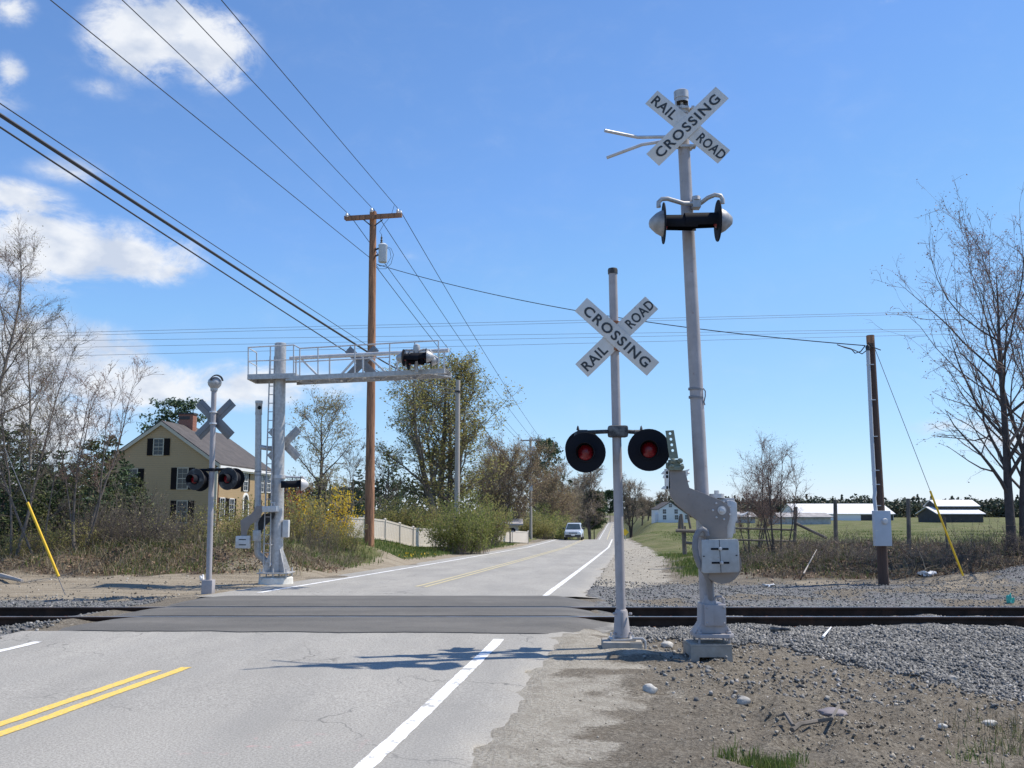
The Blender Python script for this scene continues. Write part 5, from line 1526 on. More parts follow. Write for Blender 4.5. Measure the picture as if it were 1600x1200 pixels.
def fencepost(px, pyt, pyb, Y, label, r=.075, lean=0, grp=None):
    g = at(px, pyb, Y); z0 = min(tz(g.x, Y), g.z)
    p1 = at(px + lean, pyt, Y)
    rng = np.random.RandomState(int(px))
    o = MB().tube([Vector((g.x, Y, z0 - .1)), Vector((g.x, Y, z0)).lerp(p1, .5), p1], [r, r * .95, r * .85], 8).build('fence_post', M['post'])
    return tag(o, label, 'fence post', grp)
fencepost(1305, 781, 835, 30, 'thick wooden fence post between the bare bush and the meter pole', .07)
fencepost(1420, 779, 845, 30, 'wooden fence post standing right of the meter pole', .07, -1)
fencepost(1480, 808, 850, 29, 'thin short stake beside the yellow guy guard at right', .035, -4)
rail_f = thing('rail_fence', at(1240, 845, 30), 'broken split-rail fence with a fallen rail beside the bare bush', 'fence')
mb = MB().tube([at(1241, 858, 30), at(1244, 792, 30)], .05, 8); mb.build('post', M['post'], rail_f)
MB().tube([at(1130, 825, 30.4), at(1243, 828, 30)], .032, 7).build('rail', M['post'], rail_f)
MB().tube([at(1130, 843, 30.4), at(1243, 846, 30)], .032, 7).build('rail', M['post'], rail_f)
MB().tube([at(1244, 818, 29.9), at(1292, 841, 29.5)], .045, 7).build('rail', M['post'], rail_f)
rf2 = thing('rail_fence', at(1069, 858, 30), 'weathered post-and-rail remnant on the green bank behind the gate mechanism', 'fence')
MB().tube([at(1070, 866, 30), at(1068, 822, 30)], .07, 8).build('post', M['post'], rf2)
MB().tube([at(1061, 828, 30), at(1063, 806, 30)], .05, 7).build('post', M['post'], rf2)
MB().tube([at(1067, 828, 29.9), at(1064, 803, 29.9)], .05, 7).build('post', M['post'], rf2)
MB().tube([at(1079, 826, 30), at(1075, 806, 30)], .04, 7).build('post', M['post'], rf2)
MB().tube([at(1056, 829, 29.8), at(1128, 832, 29.8)], .055, 7).build('rail', M['post'], rf2)
MB().tube([at(1072, 848, 29.8), at(1100, 851, 29.8)], .045, 7).build('rail', M['post'], rf2)

# ------------------------------------------------------------------ the oncoming SUV
M['carpaint'] = pmat('silver_car_paint', (.50, .53, .56), .28, .4, .03, 2)
M['tyre'] = pmat('tyre_rubber', (.02, .02, .02), .85, 0, .2, 5)
M['carglass'] = pmat('car_glass', (.03, .045, .055), .06, 0, .2, 2)
M['headlamp'] = pmat('headlamp_glass', (.80, .82, .84), .12, .3, .04, 5)
M['trimdark'] = pmat('dark_plastic_trim', (.04, .04, .042), .6, 0, .2, 5)
CY = 98.0
cx_ = at(897, 842, CY).x; cg = Vector((cx_, CY, float(roadz(CY)) + .01))
CARR = thing('car', cg, 'silver suv approaching in the oncoming lane, far down the road', 'car')
CARR.rotation_euler = (0, 0, 0)
fw = Vector((-.11, -.994, 0)).normalized(); rt = Vector((-fw.y, fw.x, 0)) * -1     # forward to the camera, side
def cp(s, f, z): return cg + rt * s + fw * f + UP * z
def loft(mb, secs):
    n = len(secs[0]); vs = [p for s in secs for p in s]; fs = []
    for i in range(len(secs) - 1):
        for j in range(n): fs.append((i * n + j, i * n + (j + 1) % n, (i + 1) * n + (j + 1) % n, (i + 1) * n + j))
    fs.append(tuple(range(n))); fs.append(tuple(range((len(secs) - 1) * n, len(secs) * n)))
    mb.add(vs, fs)
mb = MB()
secs = []
for f, w, zb_, zt in ((-2.15, .80, .45, 1.0), (-2.05, .88, .35, 1.05), (-1.2, .92, .28, 1.06), (.6, .92, .28, 1.04), (1.2, .91, .28, 1.02), (2.0, .86, .30, .93), (2.2, .78, .36, .80)):
    secs.append([cp(-w, f, zb_ + .12), cp(-w * .96, f, zb_), cp(w * .96, f, zb_), cp(w, f, zb_ + .12), cp(w, f, zt - .18), cp(w * .9, f, zt), cp(-w * .9, f, zt), cp(-w, f, zt - .18)])
loft(mb, secs)
mb.build('body', M['carpaint'], CARR, bevel=.02)
mb = MB(); secs = []
for f, w0, w1_, z1 in ((-2.08, .80, .70, 1.0), (-1.95, .82, .66, 1.60), (-.6, .84, .66, 1.68), (.35, .84, .64, 1.62), (1.15, .84, .80, 1.03)):
    secs.append([cp(-w0, f, .98), cp(w0, f, .98), cp(w1_, f, z1), cp(-w1_, f, z1)])
loft(mb, secs)
mb.build('cabin', M['carpaint'], CARR, bevel=.015)
def glass(q): 
    return MB().prism(q, fw * .012)
mb = MB().prism([cp(-.72, 1.10, 1.10), cp(.72, 1.10, 1.10), cp(.58, .44, 1.58), cp(-.58, .44, 1.58)], fw * .02 + UP * .02)
mb.build('windscreen', M['carglass'], CARR, smooth=False)
for s in (-1, 1):
    MB().prism([cp(s * .835, .85, 1.06), cp(s * .835, -1.8, 1.06), cp(s * .70, -1.7, 1.52), cp(s * .695, .3, 1.54)], rt * (s * .012)).build('side_window', M['carglass'], CARR, smooth=False)
    MB().prism([cp(s * .46, 2.16, .70), cp(s * .80, 2.04, .70), cp(s * .80, 2.02, .88), cp(s * .48, 2.10, .86)], fw * .05).build('headlight', M['headlamp'], CARR, smooth=False)
    mb = MB().box(cp(s * 1.02, .75, 1.13), (.2, .1, .17), (rt, fw, UP)); mb.build('mirror', M['trimdark'], CARR, bevel=.02)
    for f in (1.35, -1.35):
        w_ = MB().lathe(cp(s * .72, f, .34), rt * s, [(0, .1), (0, .33), (.04, .345), (.18, .345), (.21, .32), (.21, .21)], 22).build('wheel', M['tyre'], CARR)
        MB().lathe(cp(s * .90, f, .34), rt * s, [(0, .21), (.02, .2), (.03, .06), (.04, 0)], 16).build('rim', M['galv_light'], w_)
MB().prism([cp(-.42, 2.18, .66), cp(.42, 2.18, .66), cp(.44, 2.12, .84), cp(-.44, 2.12, .84)], fw * .05).build('grille', M['trimdark'], CARR, smooth=False)
MB().box(cp(0, 2.16, .44), (1.55, .16, .22), (rt, fw, UP)).build('bumper', M['trimdark'], CARR, bevel=.03)
MB().box(cp(0, 2.26, .52), (.34, .02, .14), (rt, fw, UP)).build('number_plate', M['white_trim'], CARR, smooth=False)
# small cars far beyond the crest
# ------------------------------------------------------------------ litter and stones
M['whitestone'] = pmat('pale_rock', (.40, .385, .355), .85, 0, .15, 9, dirt=(.4, .37, .32), bmp=.5, bscale=25)
M['greyrock'] = pmat('grey_rock', (.30, .285, .26), .9, 0, .2, 9, bmp=.5, bscale=25)
M['litterwhite'] = pmat('white_plastic', (.72, .73, .74), .5, 0, .06, 9)
M['teal'] = pmat('teal_plastic', (.06, .38, .30), .45, 0, .1, 6)
M['purplestone'] = pmat('dark_flat_slab', (.17, .15, .16), .7, 0, .12, 5)
def rock(px, py, w, h, label, mm='whitestone', seed=1, Y=None, name='rock', cat='rock', flat=.6):
    g = ground_at(px, py, 11)
    rng = np.random.RandomState(seed)
    s = g.y / F
    bm = bmesh.new(); bmesh.ops.create_icosphere(bm, subdivisions=3, radius=1)
    for v in bm.verts:
        crm = 1.6 if mm in ('litterwhite', 'teal') else .32
        n_ = 1 + crm * .0 + crm * (vnoise(v.co.x * (1.4 if crm < 1 else 2.6) + seed * 7, v.co.y * 1.4 + v.co.z * 1.7, seed) - .5) + .14 * (vnoise(v.co.x * 4 + 9, v.co.y * 4 + v.co.z * 3, seed + 3) - .5)
        v.co = Vector((v.co.x * w * s / 2, v.co.y * w * s * .38, max(v.co.z, -.5) * h * s * flat)) * float(n_)
    me = bpy.data.meshes.new(name); bm.to_mesh(me); bm.free()
    me.polygons.foreach_set('use_smooth', [True] * len(me.polygons)); me.set_sharp_from_angle(angle=R(28 if mm not in ('litterwhite', 'teal') else 12))
    o = link_mesh(name, me, M[mm], None, g + UP * (h * s * .18 + .012))
    return tag(o, label, cat)
rock(1043, 1011, 20, 10, 'smooth pale stone between the two pole bases', seed=3)
rock(1015, 1082, 22, 14, 'broken white stone on the bare dirt shoulder', seed=5)
rock(1162, 1100, 20, 12, 'grey rock on the dirt right of the gate pedestal', 'greyrock', seed=8)
rock(1546, 1134, 22, 9, 'flat pale stone near the lower right corner', 'whitestone', seed=11)
rock(1473, 1139, 14, 8, 'small white stone lying left of the flat pale stone', seed=12)
rock(1487, 1064, 16, 9, 'cluster-coloured tan stone at the lower edge of the ballast', 'greyrock', seed=13)
rock(1301, 1119, 44, 15, 'dark purplish flat slab lying in the dirt', 'purplestone', seed=14, flat=.45, name='stone_slab', cat='slab')
def stick(pts, r, label, mm='post', name='branch', cat='branch', lift=.045):
    P = [ground_at(px, py, 10) + UP * (lift + dz) for px, py, dz in pts]
    n = len(P)
    return tag(MB().tube(P, [r * (1 - .5 * i / (n - 1)) for i in range(n)], 6).build(name, M[mm]), label, cat)
stick([(1238, 1150, 0), (1250, 1147, .03), (1278, 1140, .02), (1300, 1130, .06), (1312, 1123, .05)], .022, 'dark crooked stick lying below the flat slab')
stick([(1240, 1148, .02), (1228, 1135, .05), (1215, 1128, .03)], .018, 'short dark twig at the left end of the crooked stick')
stick([(1286, 1003, .02), (1299, 991, .05)], .018, 'short white plastic strip on the ballast', 'litterwhite', 'plastic_strip', 'litter')
stick([(1205, 990, .02), (1234, 991, .02)], .035, 'dark piece of scrap lying on the ballast beside the rail', 'black_worn', 'scrap_bar', 'scrap')
stick([(1256, 905, .1), (1277, 881, .35)], .02, 'pale bare stick leaning on the brush bank', 'wood_grey')
stick([(0, 905, .05), (34, 914, .05)], .07, 'grey log lying at the far left edge', 'wood_grey', 'log', 'log')
def bag(px, py, w, h, label, mm, seed, name='plastic_bag'):
    o = rock(px, py, w, h, label, mm, seed, name=name, cat='litter', flat=.8)
    return o
bag(1450, 900, 20, 6, 'white plastic bag caught on the brush bank at right', 'litterwhite', 21)
bag(1200, 916, 14, 3, 'white scrap of litter on the gravel behind the gate', 'litterwhite', 22, 'paper_scrap')
bag(1579, 941, 9, 11, 'teal plastic scrap on the gravel at the right edge', 'teal', 23, 'plastic_scrap')
bag(316, 890, 6, 6, 'tiny white scrap in the weeds left of the slim bell mast', 'litterwhite', 24, 'paper_scrap')
# ------------------------------------------------------------------ vegetation
BARK = {}
BARK['grey'] = pmat('grey_bark', (.115, .10, .088), .9, 0, .3, 8, bmp=.4, bscale=30)
BARK['dark'] = pmat('dark_bark', (.06, .05, .046), .9, 0, .3, 8, bmp=.4, bscale=30)
BARK['birch'] = pmat('birch_bark', (.25, .235, .21), .8, 0, .15, 6, dirt=(.09, .08, .07), dirt_amt=.9, dscale=5, stretch=(1, 1, 4))
BARK['twig'] = pmat('twig_bark', (.17, .135, .115), .9, 0, .25, 5)
BARK['twig_red'] = pmat('reddish_twigs', (.145, .105, .088), .9, 0, .25, 5)
BARK['twig_grey'] = pmat('pale_grey_twigs', (.105, .088, .074), .9, 0, .25, 5)
LEAF = {}
LEAF['bud_red'] = leafmat('red_buds', [(.16, .06, .05), (.22, .09, .065), (.20, .12, .07)])
LEAF['bud_olive'] = leafmat('olive_young_leaves', [(.16, .165, .055), (.24, .24, .08), (.31, .285, .105), (.23, .18, .09)], trans=0.5)
LEAF['young'] = leafmat('fresh_young_leaves', [(.20, .20, .085), (.27, .25, .12), (.30, .26, .15)], trans=0.4)
LEAF['birchbud'] = leafmat('birch_catkins', [(.24, .20, .10), (.19, .18, .08), (.27, .22, .14)])
LEAF['green'] = leafmat('green_leaves', [(.09, .115, .032), (.15, .175, .05), (.21, .225, .07), (.25, .24, .09)], trans=0.45)
LEAF['conifer'] = leafmat('conifer_needles', [(.026, .048, .022), (.042, .070, .030), (.062, .092, .040)], trans=0.12)
LEAF['conifer_yel'] = leafmat('yellowish_conifer_needles', [(.05, .066, .024), (.08, .098, .034), (.11, .115, .045)], trans=0.12)
LEAF['pine'] = leafmat('pine_needles', [(.032, .06, .032), (.05, .085, .045), (.075, .11, .06)], trans=.08)
LEAF['yellow'] = leafmat('forsythia_flowers', [(.62, .38, .02), (.68, .46, .04), (.55, .40, .05), (.24, .23, .05)], trans=0.4)
LEAF['red'] = leafmat('red_young_leaves', [(.40, .08, .05), (.30, .07, .04), (.42, .16, .07)])
LEAF['brown'] = leafmat('brown_buds', [(.25, .185, .11), (.31, .24, .14), (.24, .21, .10)], trans=0.4)
LEAF['tan'] = leafmat('pale_buds', [(.30, .245, .16), (.26, .23, .13), (.34, .28, .20)], trans=0.4)
LEAF['wood'] = leafmat('hazed_wood_leaves', [(.035, .052, .032), (.052, .07, .042), (.085, .088, .055), (.12, .10, .075)], trans=0.05)  # distance haze is put into these lightened leaf colours

def q_tube(P, rad, k):
    n = len(P); T = np.gradient(P, axis=0); T /= np.linalg.norm(T, axis=1)[:, None] + 1e-9
    ref = np.array([0., 0, 1]) if abs(T[0, 2]) < .85 else np.array([1., 0, 0])
    u = np.cross(T, ref); u /= np.linalg.norm(u, axis=1)[:, None] + 1e-9
    w = np.cross(T, u)
    a = np.arange(k) * 2 * np.pi / k
    V = P[:, None, :] + rad[:, None, None] * (np.cos(a)[None, :, None] * u[:, None, :] + np.sin(a)[None, :, None] * w[:, None, :])
    i = np.arange(n - 1)[:, None] * k; j = np.arange(k)[None, :]; j2 = (j + 1) % k
    Qd = np.stack([i + j, i + j2, i + k + j2, i + k + j], -1).reshape(-1, 4)
    return V.reshape(-1, 3), Qd
class Acc:
    def __init__(s): s.V = []; s.Q = []; s.n = 0
    def add(s, V, Qd): s.V.append(V); s.Q.append(Qd + s.n); s.n += len(V)
    def mesh(s, name): return mesh_uniform(name, np.concatenate(s.V), np.concatenate(s.Q))
def unit(v): return v / (np.linalg.norm(v, axis=-1, keepdims=True) + 1e-9)
def twigs(acc, S, D, Ln, r, rng, bend=.25, up=.0):
    n = len(S)
    if n == 0: return S
    B = unit(D + rng.normal(0, bend, (n, 3)) + np.array([0, 0, up]))
    P = np.stack([S, S + D * (Ln * .5)[:, None], S + D * (Ln * .5)[:, None] + B * (Ln * .5)[:, None]], 1)
    ref = np.where(np.abs(D[:, 2:3]) < .85, np.array([[0., 0, 1]]), np.array([[1., 0, 0]]))
    u = unit(np.cross(D, ref)); w = np.cross(D, u)
    a = np.arange(3) * 2 * np.pi / 3
    ring = np.cos(a)[None, :, None] * u[:, None, :] + np.sin(a)[None, :, None] * w[:, None, :]
    rr = np.stack([r, r * .75, r * .35], 1)
    V = P[:, :, None, :] + rr[:, :, None, None] * ring[:, None, :, :]
    base = np.array([[i * 3 + j, i * 3 + (j + 1) % 3, i * 3 + 3 + (j + 1) % 3, i * 3 + 3 + j] for i in range(2) for j in range(3)])
    Qd = (base[None] + (np.arange(n) * 9)[:, None, None]).reshape(-1, 4)
    acc.add(V.reshape(-1, 3), Qd)
    return P
def leaves(acc, C, size, rng, aspect=.6, up=None):
    n = len(C)
    if n == 0: return
    A = unit(rng.normal(size=(n, 3))) if up is None else unit(rng.normal(size=(n, 3)) * .6 + up)
    Bv = unit(np.cross(A, rng.normal(size=(n, 3))))
    s = size if isinstance(size, np.ndarray) else np.full(n, size)
    s = s * rng.uniform(.6, 1.35, n)
    a = A * s[:, None] * .5; b_ = Bv * (s * aspect)[:, None] * .5
    V = np.stack([C - a, C + b_, C + a, C - b_], 1)
    acc.add(V.reshape(-1, 3), np.arange(n * 4).reshape(n, 4))

def grow(seed, H, r0, stems=1, splay=.12, limbs=9, l_start=.3, l_len=.35, l_up=.6, subs=5, sub_len=.45, tw=4, tw_len=.5, tw2=3, lf=2, lf_size=.06, lf_jit=.12,
         crown='round', wander=.05, twr=.006, base_spread=.15, lf_asp=.6, k1=5, droop=0.):
    rng = np.random.RandomState(seed)
    tr = Acc(); cr = Acc(); lv = Acc()
    spots_P = []; spots_D = []
    def poly(start, d, L, n, wob, upb):
        pts = [start]; d = d / np.linalg.norm(d)
        for i in range(n):
            d = unit(d + rng.normal(0, wob, 3) + np.array([0, 0, upb]))
            pts.append(pts[-1] + d * (L / n))
        return np.array(pts)
    for s in range(stems):
        az = rng.uniform(0, 2 * np.pi) if stems > 1 else rng.uniform(0, 6.28)
        out = np.array([math.cos(az), math.sin(az), 0])
        h = H * (rng.uniform(.72, 1.0) if s else 1.0)
        st = out * base_spread * (stems > 1) * rng.uniform(.2, 1)
        d0 = np.array([0, 0, 1.]) + out * splay * rng.uniform(.5, 1.4) * (1 if stems > 1 else .25)
        P = poly(st, d0, h, 12, wander, .03)
        t = np.linspace(0, 1, 13)
        rad = r0 * (1 if s == 0 else rng.uniform(.55, .95)) * ((1 - t) ** .85 * .97 + .03)
        rad[0] *= 1.35
        tr.add(*q_tube(P, rad, 8))
        for i in range(limbs):
            tt = l_start + (.97 - l_start) * (i + rng.uniform(0, .9)) / limbs
            p = np.array([np.interp(tt, t, P[:, k]) for k in range(3)])
            a = i * 2.4 + rng.uniform(-.5, .5) + s * 1.3
            rel = (tt - l_start) / (1 - l_start)
            sh = {'round': math.sin(math.pi * (.18 + .72 * rel)) , 'vase': .45 + .75 * rel * (1.25 - rel) * 1.6, 'cone': 1.05 - .85 * rel, 'oval': .55 + .6 * math.sin(math.pi * min(rel * .9 + .08, 1))}[crown]
            L = H * l_len * sh * rng.uniform(.75, 1.2)
            d = np.array([math.cos(a), math.sin(a), l_up * rng.uniform(.6, 1.5) + .5 * rel])
            LP = poly(p, d, L, 6, .13, .07 - droop)
            lt = np.linspace(0, 1, 7)
            lr = max(np.interp(tt, t, rad) * .55, .008) * ((1 - lt) * .88 + .12)
            tr.add(*q_tube(LP, lr, k1))
            for j in range(subs):
                st_ = .2 + .78 * (j + rng.uniform(0, 1)) / subs
                p2 = np.array([np.interp(st_, lt, LP[:, k]) for k in range(3)])
                ld = unit(np.array([np.interp(min(st_ + .1, 1), lt, LP[:, k]) for k in range(3)]) - np.array([np.interp(st_ - .1, lt, LP[:, k]) for k in range(3)]))
                d2 = unit(ld + rng.normal(0, .6, 3) + np.array([0, 0, .15 - droop]))
                L2 = L * sub_len * (1.15 - .6 * st_) * rng.uniform(.7, 1.3)
                SP_ = poly(p2, d2, L2, 4, .14, .05 - droop)
                sr = max(np.interp(st_, lt, lr) * .6, .006) * (1 - np.linspace(0, 1, 5) * .75)
                cr.add(*q_tube(SP_, sr, 3))
                for _ in range(tw):
                    u_ = rng.uniform(.15, 1) ; q = u_ * 4; i0 = min(int(q), 3)
                    spots_P.append(SP_[i0] * (1 - q + i0) + SP_[i0 + 1] * (q - i0)); spots_D.append(unit(SP_[i0 + 1] - SP_[i0]))
            for _ in range(tw * 2):
                u_ = rng.uniform(.25, 1); q = u_ * 6; i0 = min(int(q), 5)
                spots_P.append(LP[i0] * (1 - q + i0) + LP[i0 + 1] * (q - i0)); spots_D.append(unit(LP[i0 + 1] - LP[i0]))
    S = np.array(spots_P); D = unit(unit(np.array(spots_D)) + rng.normal(0, .5, (len(S), 3)) + np.array([0, 0, .12 - droop]))
    Ln = tw_len * rng.uniform(.5, 1.3, len(S))
    P = twigs(cr, S, D, Ln, np.full(len(S), twr), rng, up=-droop)
    if tw2:
        i = np.repeat(np.arange(len(S)), tw2)
        f = rng.uniform(.2, 1, len(i))[:, None]
        S2 = np.where(f < .5, P[i, 0] + (P[i, 1] - P[i, 0]) * f * 2, P[i, 1] + (P[i, 2] - P[i, 1]) * (f - .5) * 2)
        D2 = unit(D[i] + rng.normal(0, .6, (len(i), 3)))
        P2 = twigs(cr, S2, D2, Ln[i] * rng.uniform(.3, .7, len(i)), np.full(len(i), twr * .7), rng, up=-droop)
        ends = np.concatenate([P[:, 2], P2[:, 2], P2[:, 1]])
    else: ends = np.concatenate([P[:, 2], P[:, 1]])
    if lf:
        k = int(lf) if lf >= 1 else 1
        C = np.repeat(ends, k, 0)
        if lf < 1: C = C[rng.uniform(size=len(C)) < lf]
        C = C + rng.normal(0, lf_jit, C.shape)
        leaves(lv, C, lf_size, rng, lf_asp)
    return tr.mesh('trunk'), cr.mesh('crown'), (lv.mesh('leaves') if lf else None)
def place(name, data, loc, label, cat, bark, twig, leaf, rot=0, scale=1, group=None):
    t = thing(name, loc, label, cat, group)
    t.rotation_euler = (0, 0, rot); t.scale = (scale,) * 3 if isinstance(scale, (int, float)) else scale
    tr, cr, lv = data
    def inst(me, nm, m, par):
        if m.name not in [q.name for q in me.materials if q]:
            if len(me.materials): me = me.copy(); me.materials.clear()
            me.materials.append(m)
        o = bpy.data.objects.new(nm, me); COL.objects.link(o); o.parent = par; return o
    inst(tr, 'trunk', bark, t)
    c = inst(cr, 'crown', twig, t)
    if lv is not None: inst(lv, 'leaves', leaf, c)
    return t
def gpt(px, Y, dz=0.):
    x = at(px, 800, Y).x
    return Vector((x, Y, tz(x, Y) + dz - .05))
def hgt(px, py, Y): return at(px, py, Y).z - gpt(px, Y).z

# --- conifers
def conifer(seed, H, rad, n=26, kind='spruce', leafsize=.16, dens=1.0):
    rng = np.random.RandomState(seed); tr = Acc(); lv = Acc(); cr = Acc()
    t = np.linspace(0, 1, 9); P = np.stack([rng.normal(0, .02, 9) * H * .2, rng.normal(0, .02, 9) * H * .2, t * H], 1); P[0, :2] = 0
    tr.add(*q_tube(P, np.maximum(H * .016 * (1 - t), .012), 7))
    C = []
    for i in range(n):
        f = (i + rng.uniform(0, .6)) / n
        z = H * (.06 + .92 * f)
        if kind == 'spruce': L = rad * (1.05 - f) * rng.uniform(.75, 1.2) + .08; m = 6
        else:
            L = rad * (math.sin(math.pi * min(.15 + .8 * f, 1)) * rng.uniform(.55, 1.15)); m = 4; z = H * (.3 + .68 * f)
        for k in range(m):
            a = rng.uniform(0, 6.28)
            d = np.array([math.cos(a), math.sin(a), (-.12 if kind == 'spruce' else .25) + .5 * f])
            st = np.array([np.interp(z, P[:, 2], P[:, 0]), np.interp(z, P[:, 2], P[:, 1]), z])
            q = np.linspace(0, 1, 4)[:, None]
            LP = st + d * L * q + np.array([0, 0, .10 * L]) * q ** 2
            cr.add(*q_tube(LP, np.array([.02, .015, .01, .006]) * max(L, .5), 3))
            if kind == 'spruce':
                c = int(26 * dens * max(L / rad, .25)); u = rng.uniform(.1, 1.05, c) ** .8
                C.append(st + d * L * u[:, None] + rng.normal(0, 1, (c, 3)) * np.array([.11, .11, .07]) * (L * .9 + .1))
            else:
                c = int(60 * dens); 
                for cc in (.55, .8, 1.0):
                    ctr = st + d * L * cc
                    C.append(ctr + rng.normal(0, 1, (c // 2, 3)) * np.array([.16, .16, .07]) * rad * .75)
    C = np.concatenate(C)
    leaves(lv, C, leafsize, rng, .35 if kind == 'spruce' else .4)
    return tr.mesh('trunk'), cr.mesh('crown'), lv.mesh('leaves')

# --- left thicket
b1 = grow(11, hgt(60, 455, 30) * .86, .07, 1, limbs=20, l_start=.28, l_len=.21, l_up=1.0, subs=6, tw=5, tw_len=.42, tw2=3, lf=.32, lf_size=.045, crown='oval', twr=.0045, wander=.035)
place('birch_tree', b1, gpt(52, 30), 'white barked birch with fine bare twigs, standing behind the yellow guy guard', 'tree', BARK['birch'], BARK['twig_grey'], LEAF['birchbud'], rot=1.2)
b2 = grow(12, hgt(-30, 330, 28) * .9, .10, 1, limbs=24, l_start=.25, l_len=.24, l_up=.8, subs=6, tw=5, tw_len=.45, tw2=3, lf=.35, lf_size=.045, crown='round', twr=.0045)
place('birch_tree', b2, gpt(-38, 28), 'largest birch at the very left edge, its top leaving the picture', 'tree', BARK['grey'], BARK['twig_red'], LEAF['birchbud'], rot=.4)
b3 = grow(13, hgt(22, 520, 27), .05, 2, limbs=14, splay=.16, l_start=.3, l_len=.22, l_up=.9, subs=5, tw=4, tw_len=.4, tw2=3, lf=.22, lf_size=.04, crown='oval', twr=.004)
place('birch_tree', b3, gpt(24, 27), 'slim birch pair in front of the larger birches at the left', 'tree', BARK['grey'], BARK['twig_grey'], LEAF['birchbud'], rot=2.2)
b4 = grow(14, hgt(100, 560, 27.5) * .9, .04, 2, splay=.3, limbs=10, l_start=.35, l_len=.25, l_up=.8, subs=5, tw=4, tw_len=.4, tw2=3, lf=.2, lf_size=.04, crown='vase', twr=.004)
place('birch_tree', b4, gpt(72, 27.2), 'young leaning birch between the white barked birch and the many stemmed tree', 'tree', BARK['grey'], BARK['twig_grey'], LEAF['birchbud'], rot=.2)
m1 = grow(21, hgt(170, 535, 27.5) * .88, .045, 5, splay=.20, limbs=9, l_start=.35, l_len=.23, l_up=1.1, subs=4, tw=3, tw_len=.32, tw2=2, lf=.5, lf_size=.035, lf_jit=.03, crown='vase', twr=.0055, base_spread=.3)
place('bare_maple_tree', m1, gpt(128, 27.5), 'many stemmed bare tree with dark upright branches left of the yellow house', 'tree', BARK['grey'], BARK['twig_red'], LEAF['bud_red'], rot=.9)
sp = conifer(31, 3.6, 1.35, 24, leafsize=.15, dens=1.1)
CONL = [('conifer_yel', 28, 33, 1.08, 'dark young spruce at the left edge behind the birch trunks'), ('conifer', 92, 34, .86, 'shorter dark spruce filling the gap behind the yellow guy guard'), ('conifer_yel', 138, 32, .92, 'yellowish green spruce behind the bare many stemmed tree'),
        ('conifer', 190, 35, .78, 'small dark spruce at the foot of the yellow house gable'), ('conifer', -25, 34, 1.25, 'tall dark spruce cut by the left picture edge'),
        ('conifer', 62, 30.5, .80, 'low dark spruce right behind the yellow guy guard'), ('conifer', 165, 33, .98, 'dark spruce between the bare many stemmed tree and the house gable'), ('conifer_yel', 112, 30.5, .7, 'low yellowish spruce in front of the other spruces'), ('conifer', 4, 31, .95, 'dark spruce in front at the left edge, touching the picture border'), ('conifer_yel', 45, 29.6, .62, 'small olive spruce nearest the yellow guy guard'), ('conifer', 148, 30, .72, 'low dark spruce right at the stems of the bare many stemmed tree'), ('conifer_yel', 210, 31, .60, 'small olive spruce before the left part of the house gable')]
for i, (lf_, px, Y, s, lb_) in enumerate(CONL):
    place('spruce_tree', sp, gpt(px, Y), lb_, 'tree', BARK['dark'], BARK['dark'], LEAF[lf_], rot=i * 1.7, scale=(s * 1.25, s * 1.25, s * 1.12))
# brush in front of the house and thicket
def bush(seed, n, h, w, d, lf, lf_size, up=1.2, r=.010, tw=5, twl=.3, jit=.05, tw2=2):
    rng = np.random.RandomState(seed); tr = Acc(); cr = Acc(); lv = Acc()
    SPp = []; SD = []
    for i in range(n):
        x = rng.uniform(-.5, .5) * w * .7; y = rng.uniform(-.5, .5) * d * .7
        dd = unit(np.array([x / w * 1.1 + rng.normal(0, .25), y / d * .9 + rng.normal(0, .25), up]))
        L = h * rng.uniform(.42, 1.15) / max(dd[2], .5)
        pts = [np.array([x, y, -.05])]
        for k in range(5):
            dd = unit(dd + rng.normal(0, .10, 3)); pts.append(pts[-1] + dd * L / 5)
        P = np.array(pts); tr.add(*q_tube(P, r * np.linspace(1, .3, 6), 4))
        for _ in range(tw):
            q = rng.uniform(.8, 5); i0 = min(int(q), 4)
            SPp.append(P[i0] * (1 - q + i0) + P[i0 + 1] * (q - i0)); SD.append(unit(P[i0 + 1] - P[i0]))
    S = np.array(SPp); D = unit(np.array(SD) + rng.normal(0, .5, S.shape))
    Ln = twl * rng.uniform(.5, 1.3, len(S))
    P = twigs(cr, S, D, Ln, np.full(len(S), r * .45), rng)
    i = np.repeat(np.arange(len(S)), tw2); f = rng.uniform(.3, 1, len(i))[:, None]
    S2 = P[i, 0] + (P[i, 2] - P[i, 0]) * f; D2 = unit(D[i] + rng.normal(0, .6, (len(i), 3)))
    P2 = twigs(cr, S2, D2, Ln[i] * .5, np.full(len(i), r * .3), rng)
    E_ = np.concatenate([P[:, 2], P2[:, 2], P2[:, 1]])
    if lf:
        C = np.repeat(E_, max(int(lf), 1), 0)
        if lf < 1: C = C[rng.uniform(size=len(C)) < lf]
        leaves(lv, C + rng.normal(0, jit, C.shape), lf_size, rng)
    return tr.mesh('stems'), cr.mesh('branches'), (lv.mesh('leaves') if lf else None)
def place_bush(data, loc, label, stemm, twm, leaf, rot=0, scale=1, name='shrub', group=None):
    t = place(name, data, loc, label, 'shrub', stemm, twm, leaf, rot, scale, group)
    for c in t.children:
        c.name = {'trunk': 'stems', 'crown': 'branches'}.get(c.name.split('.')[0], c.name)
    return t
gb1 = bush(41, 60, 1.15, 2.6, 1.5, .12, .05, r=.007, tw=6, twl=.3)
gb2 = bush(42, 46, 1.5, 2.0, 1.5, 3, .06, r=.008, tw=5, twl=.3, jit=.08)
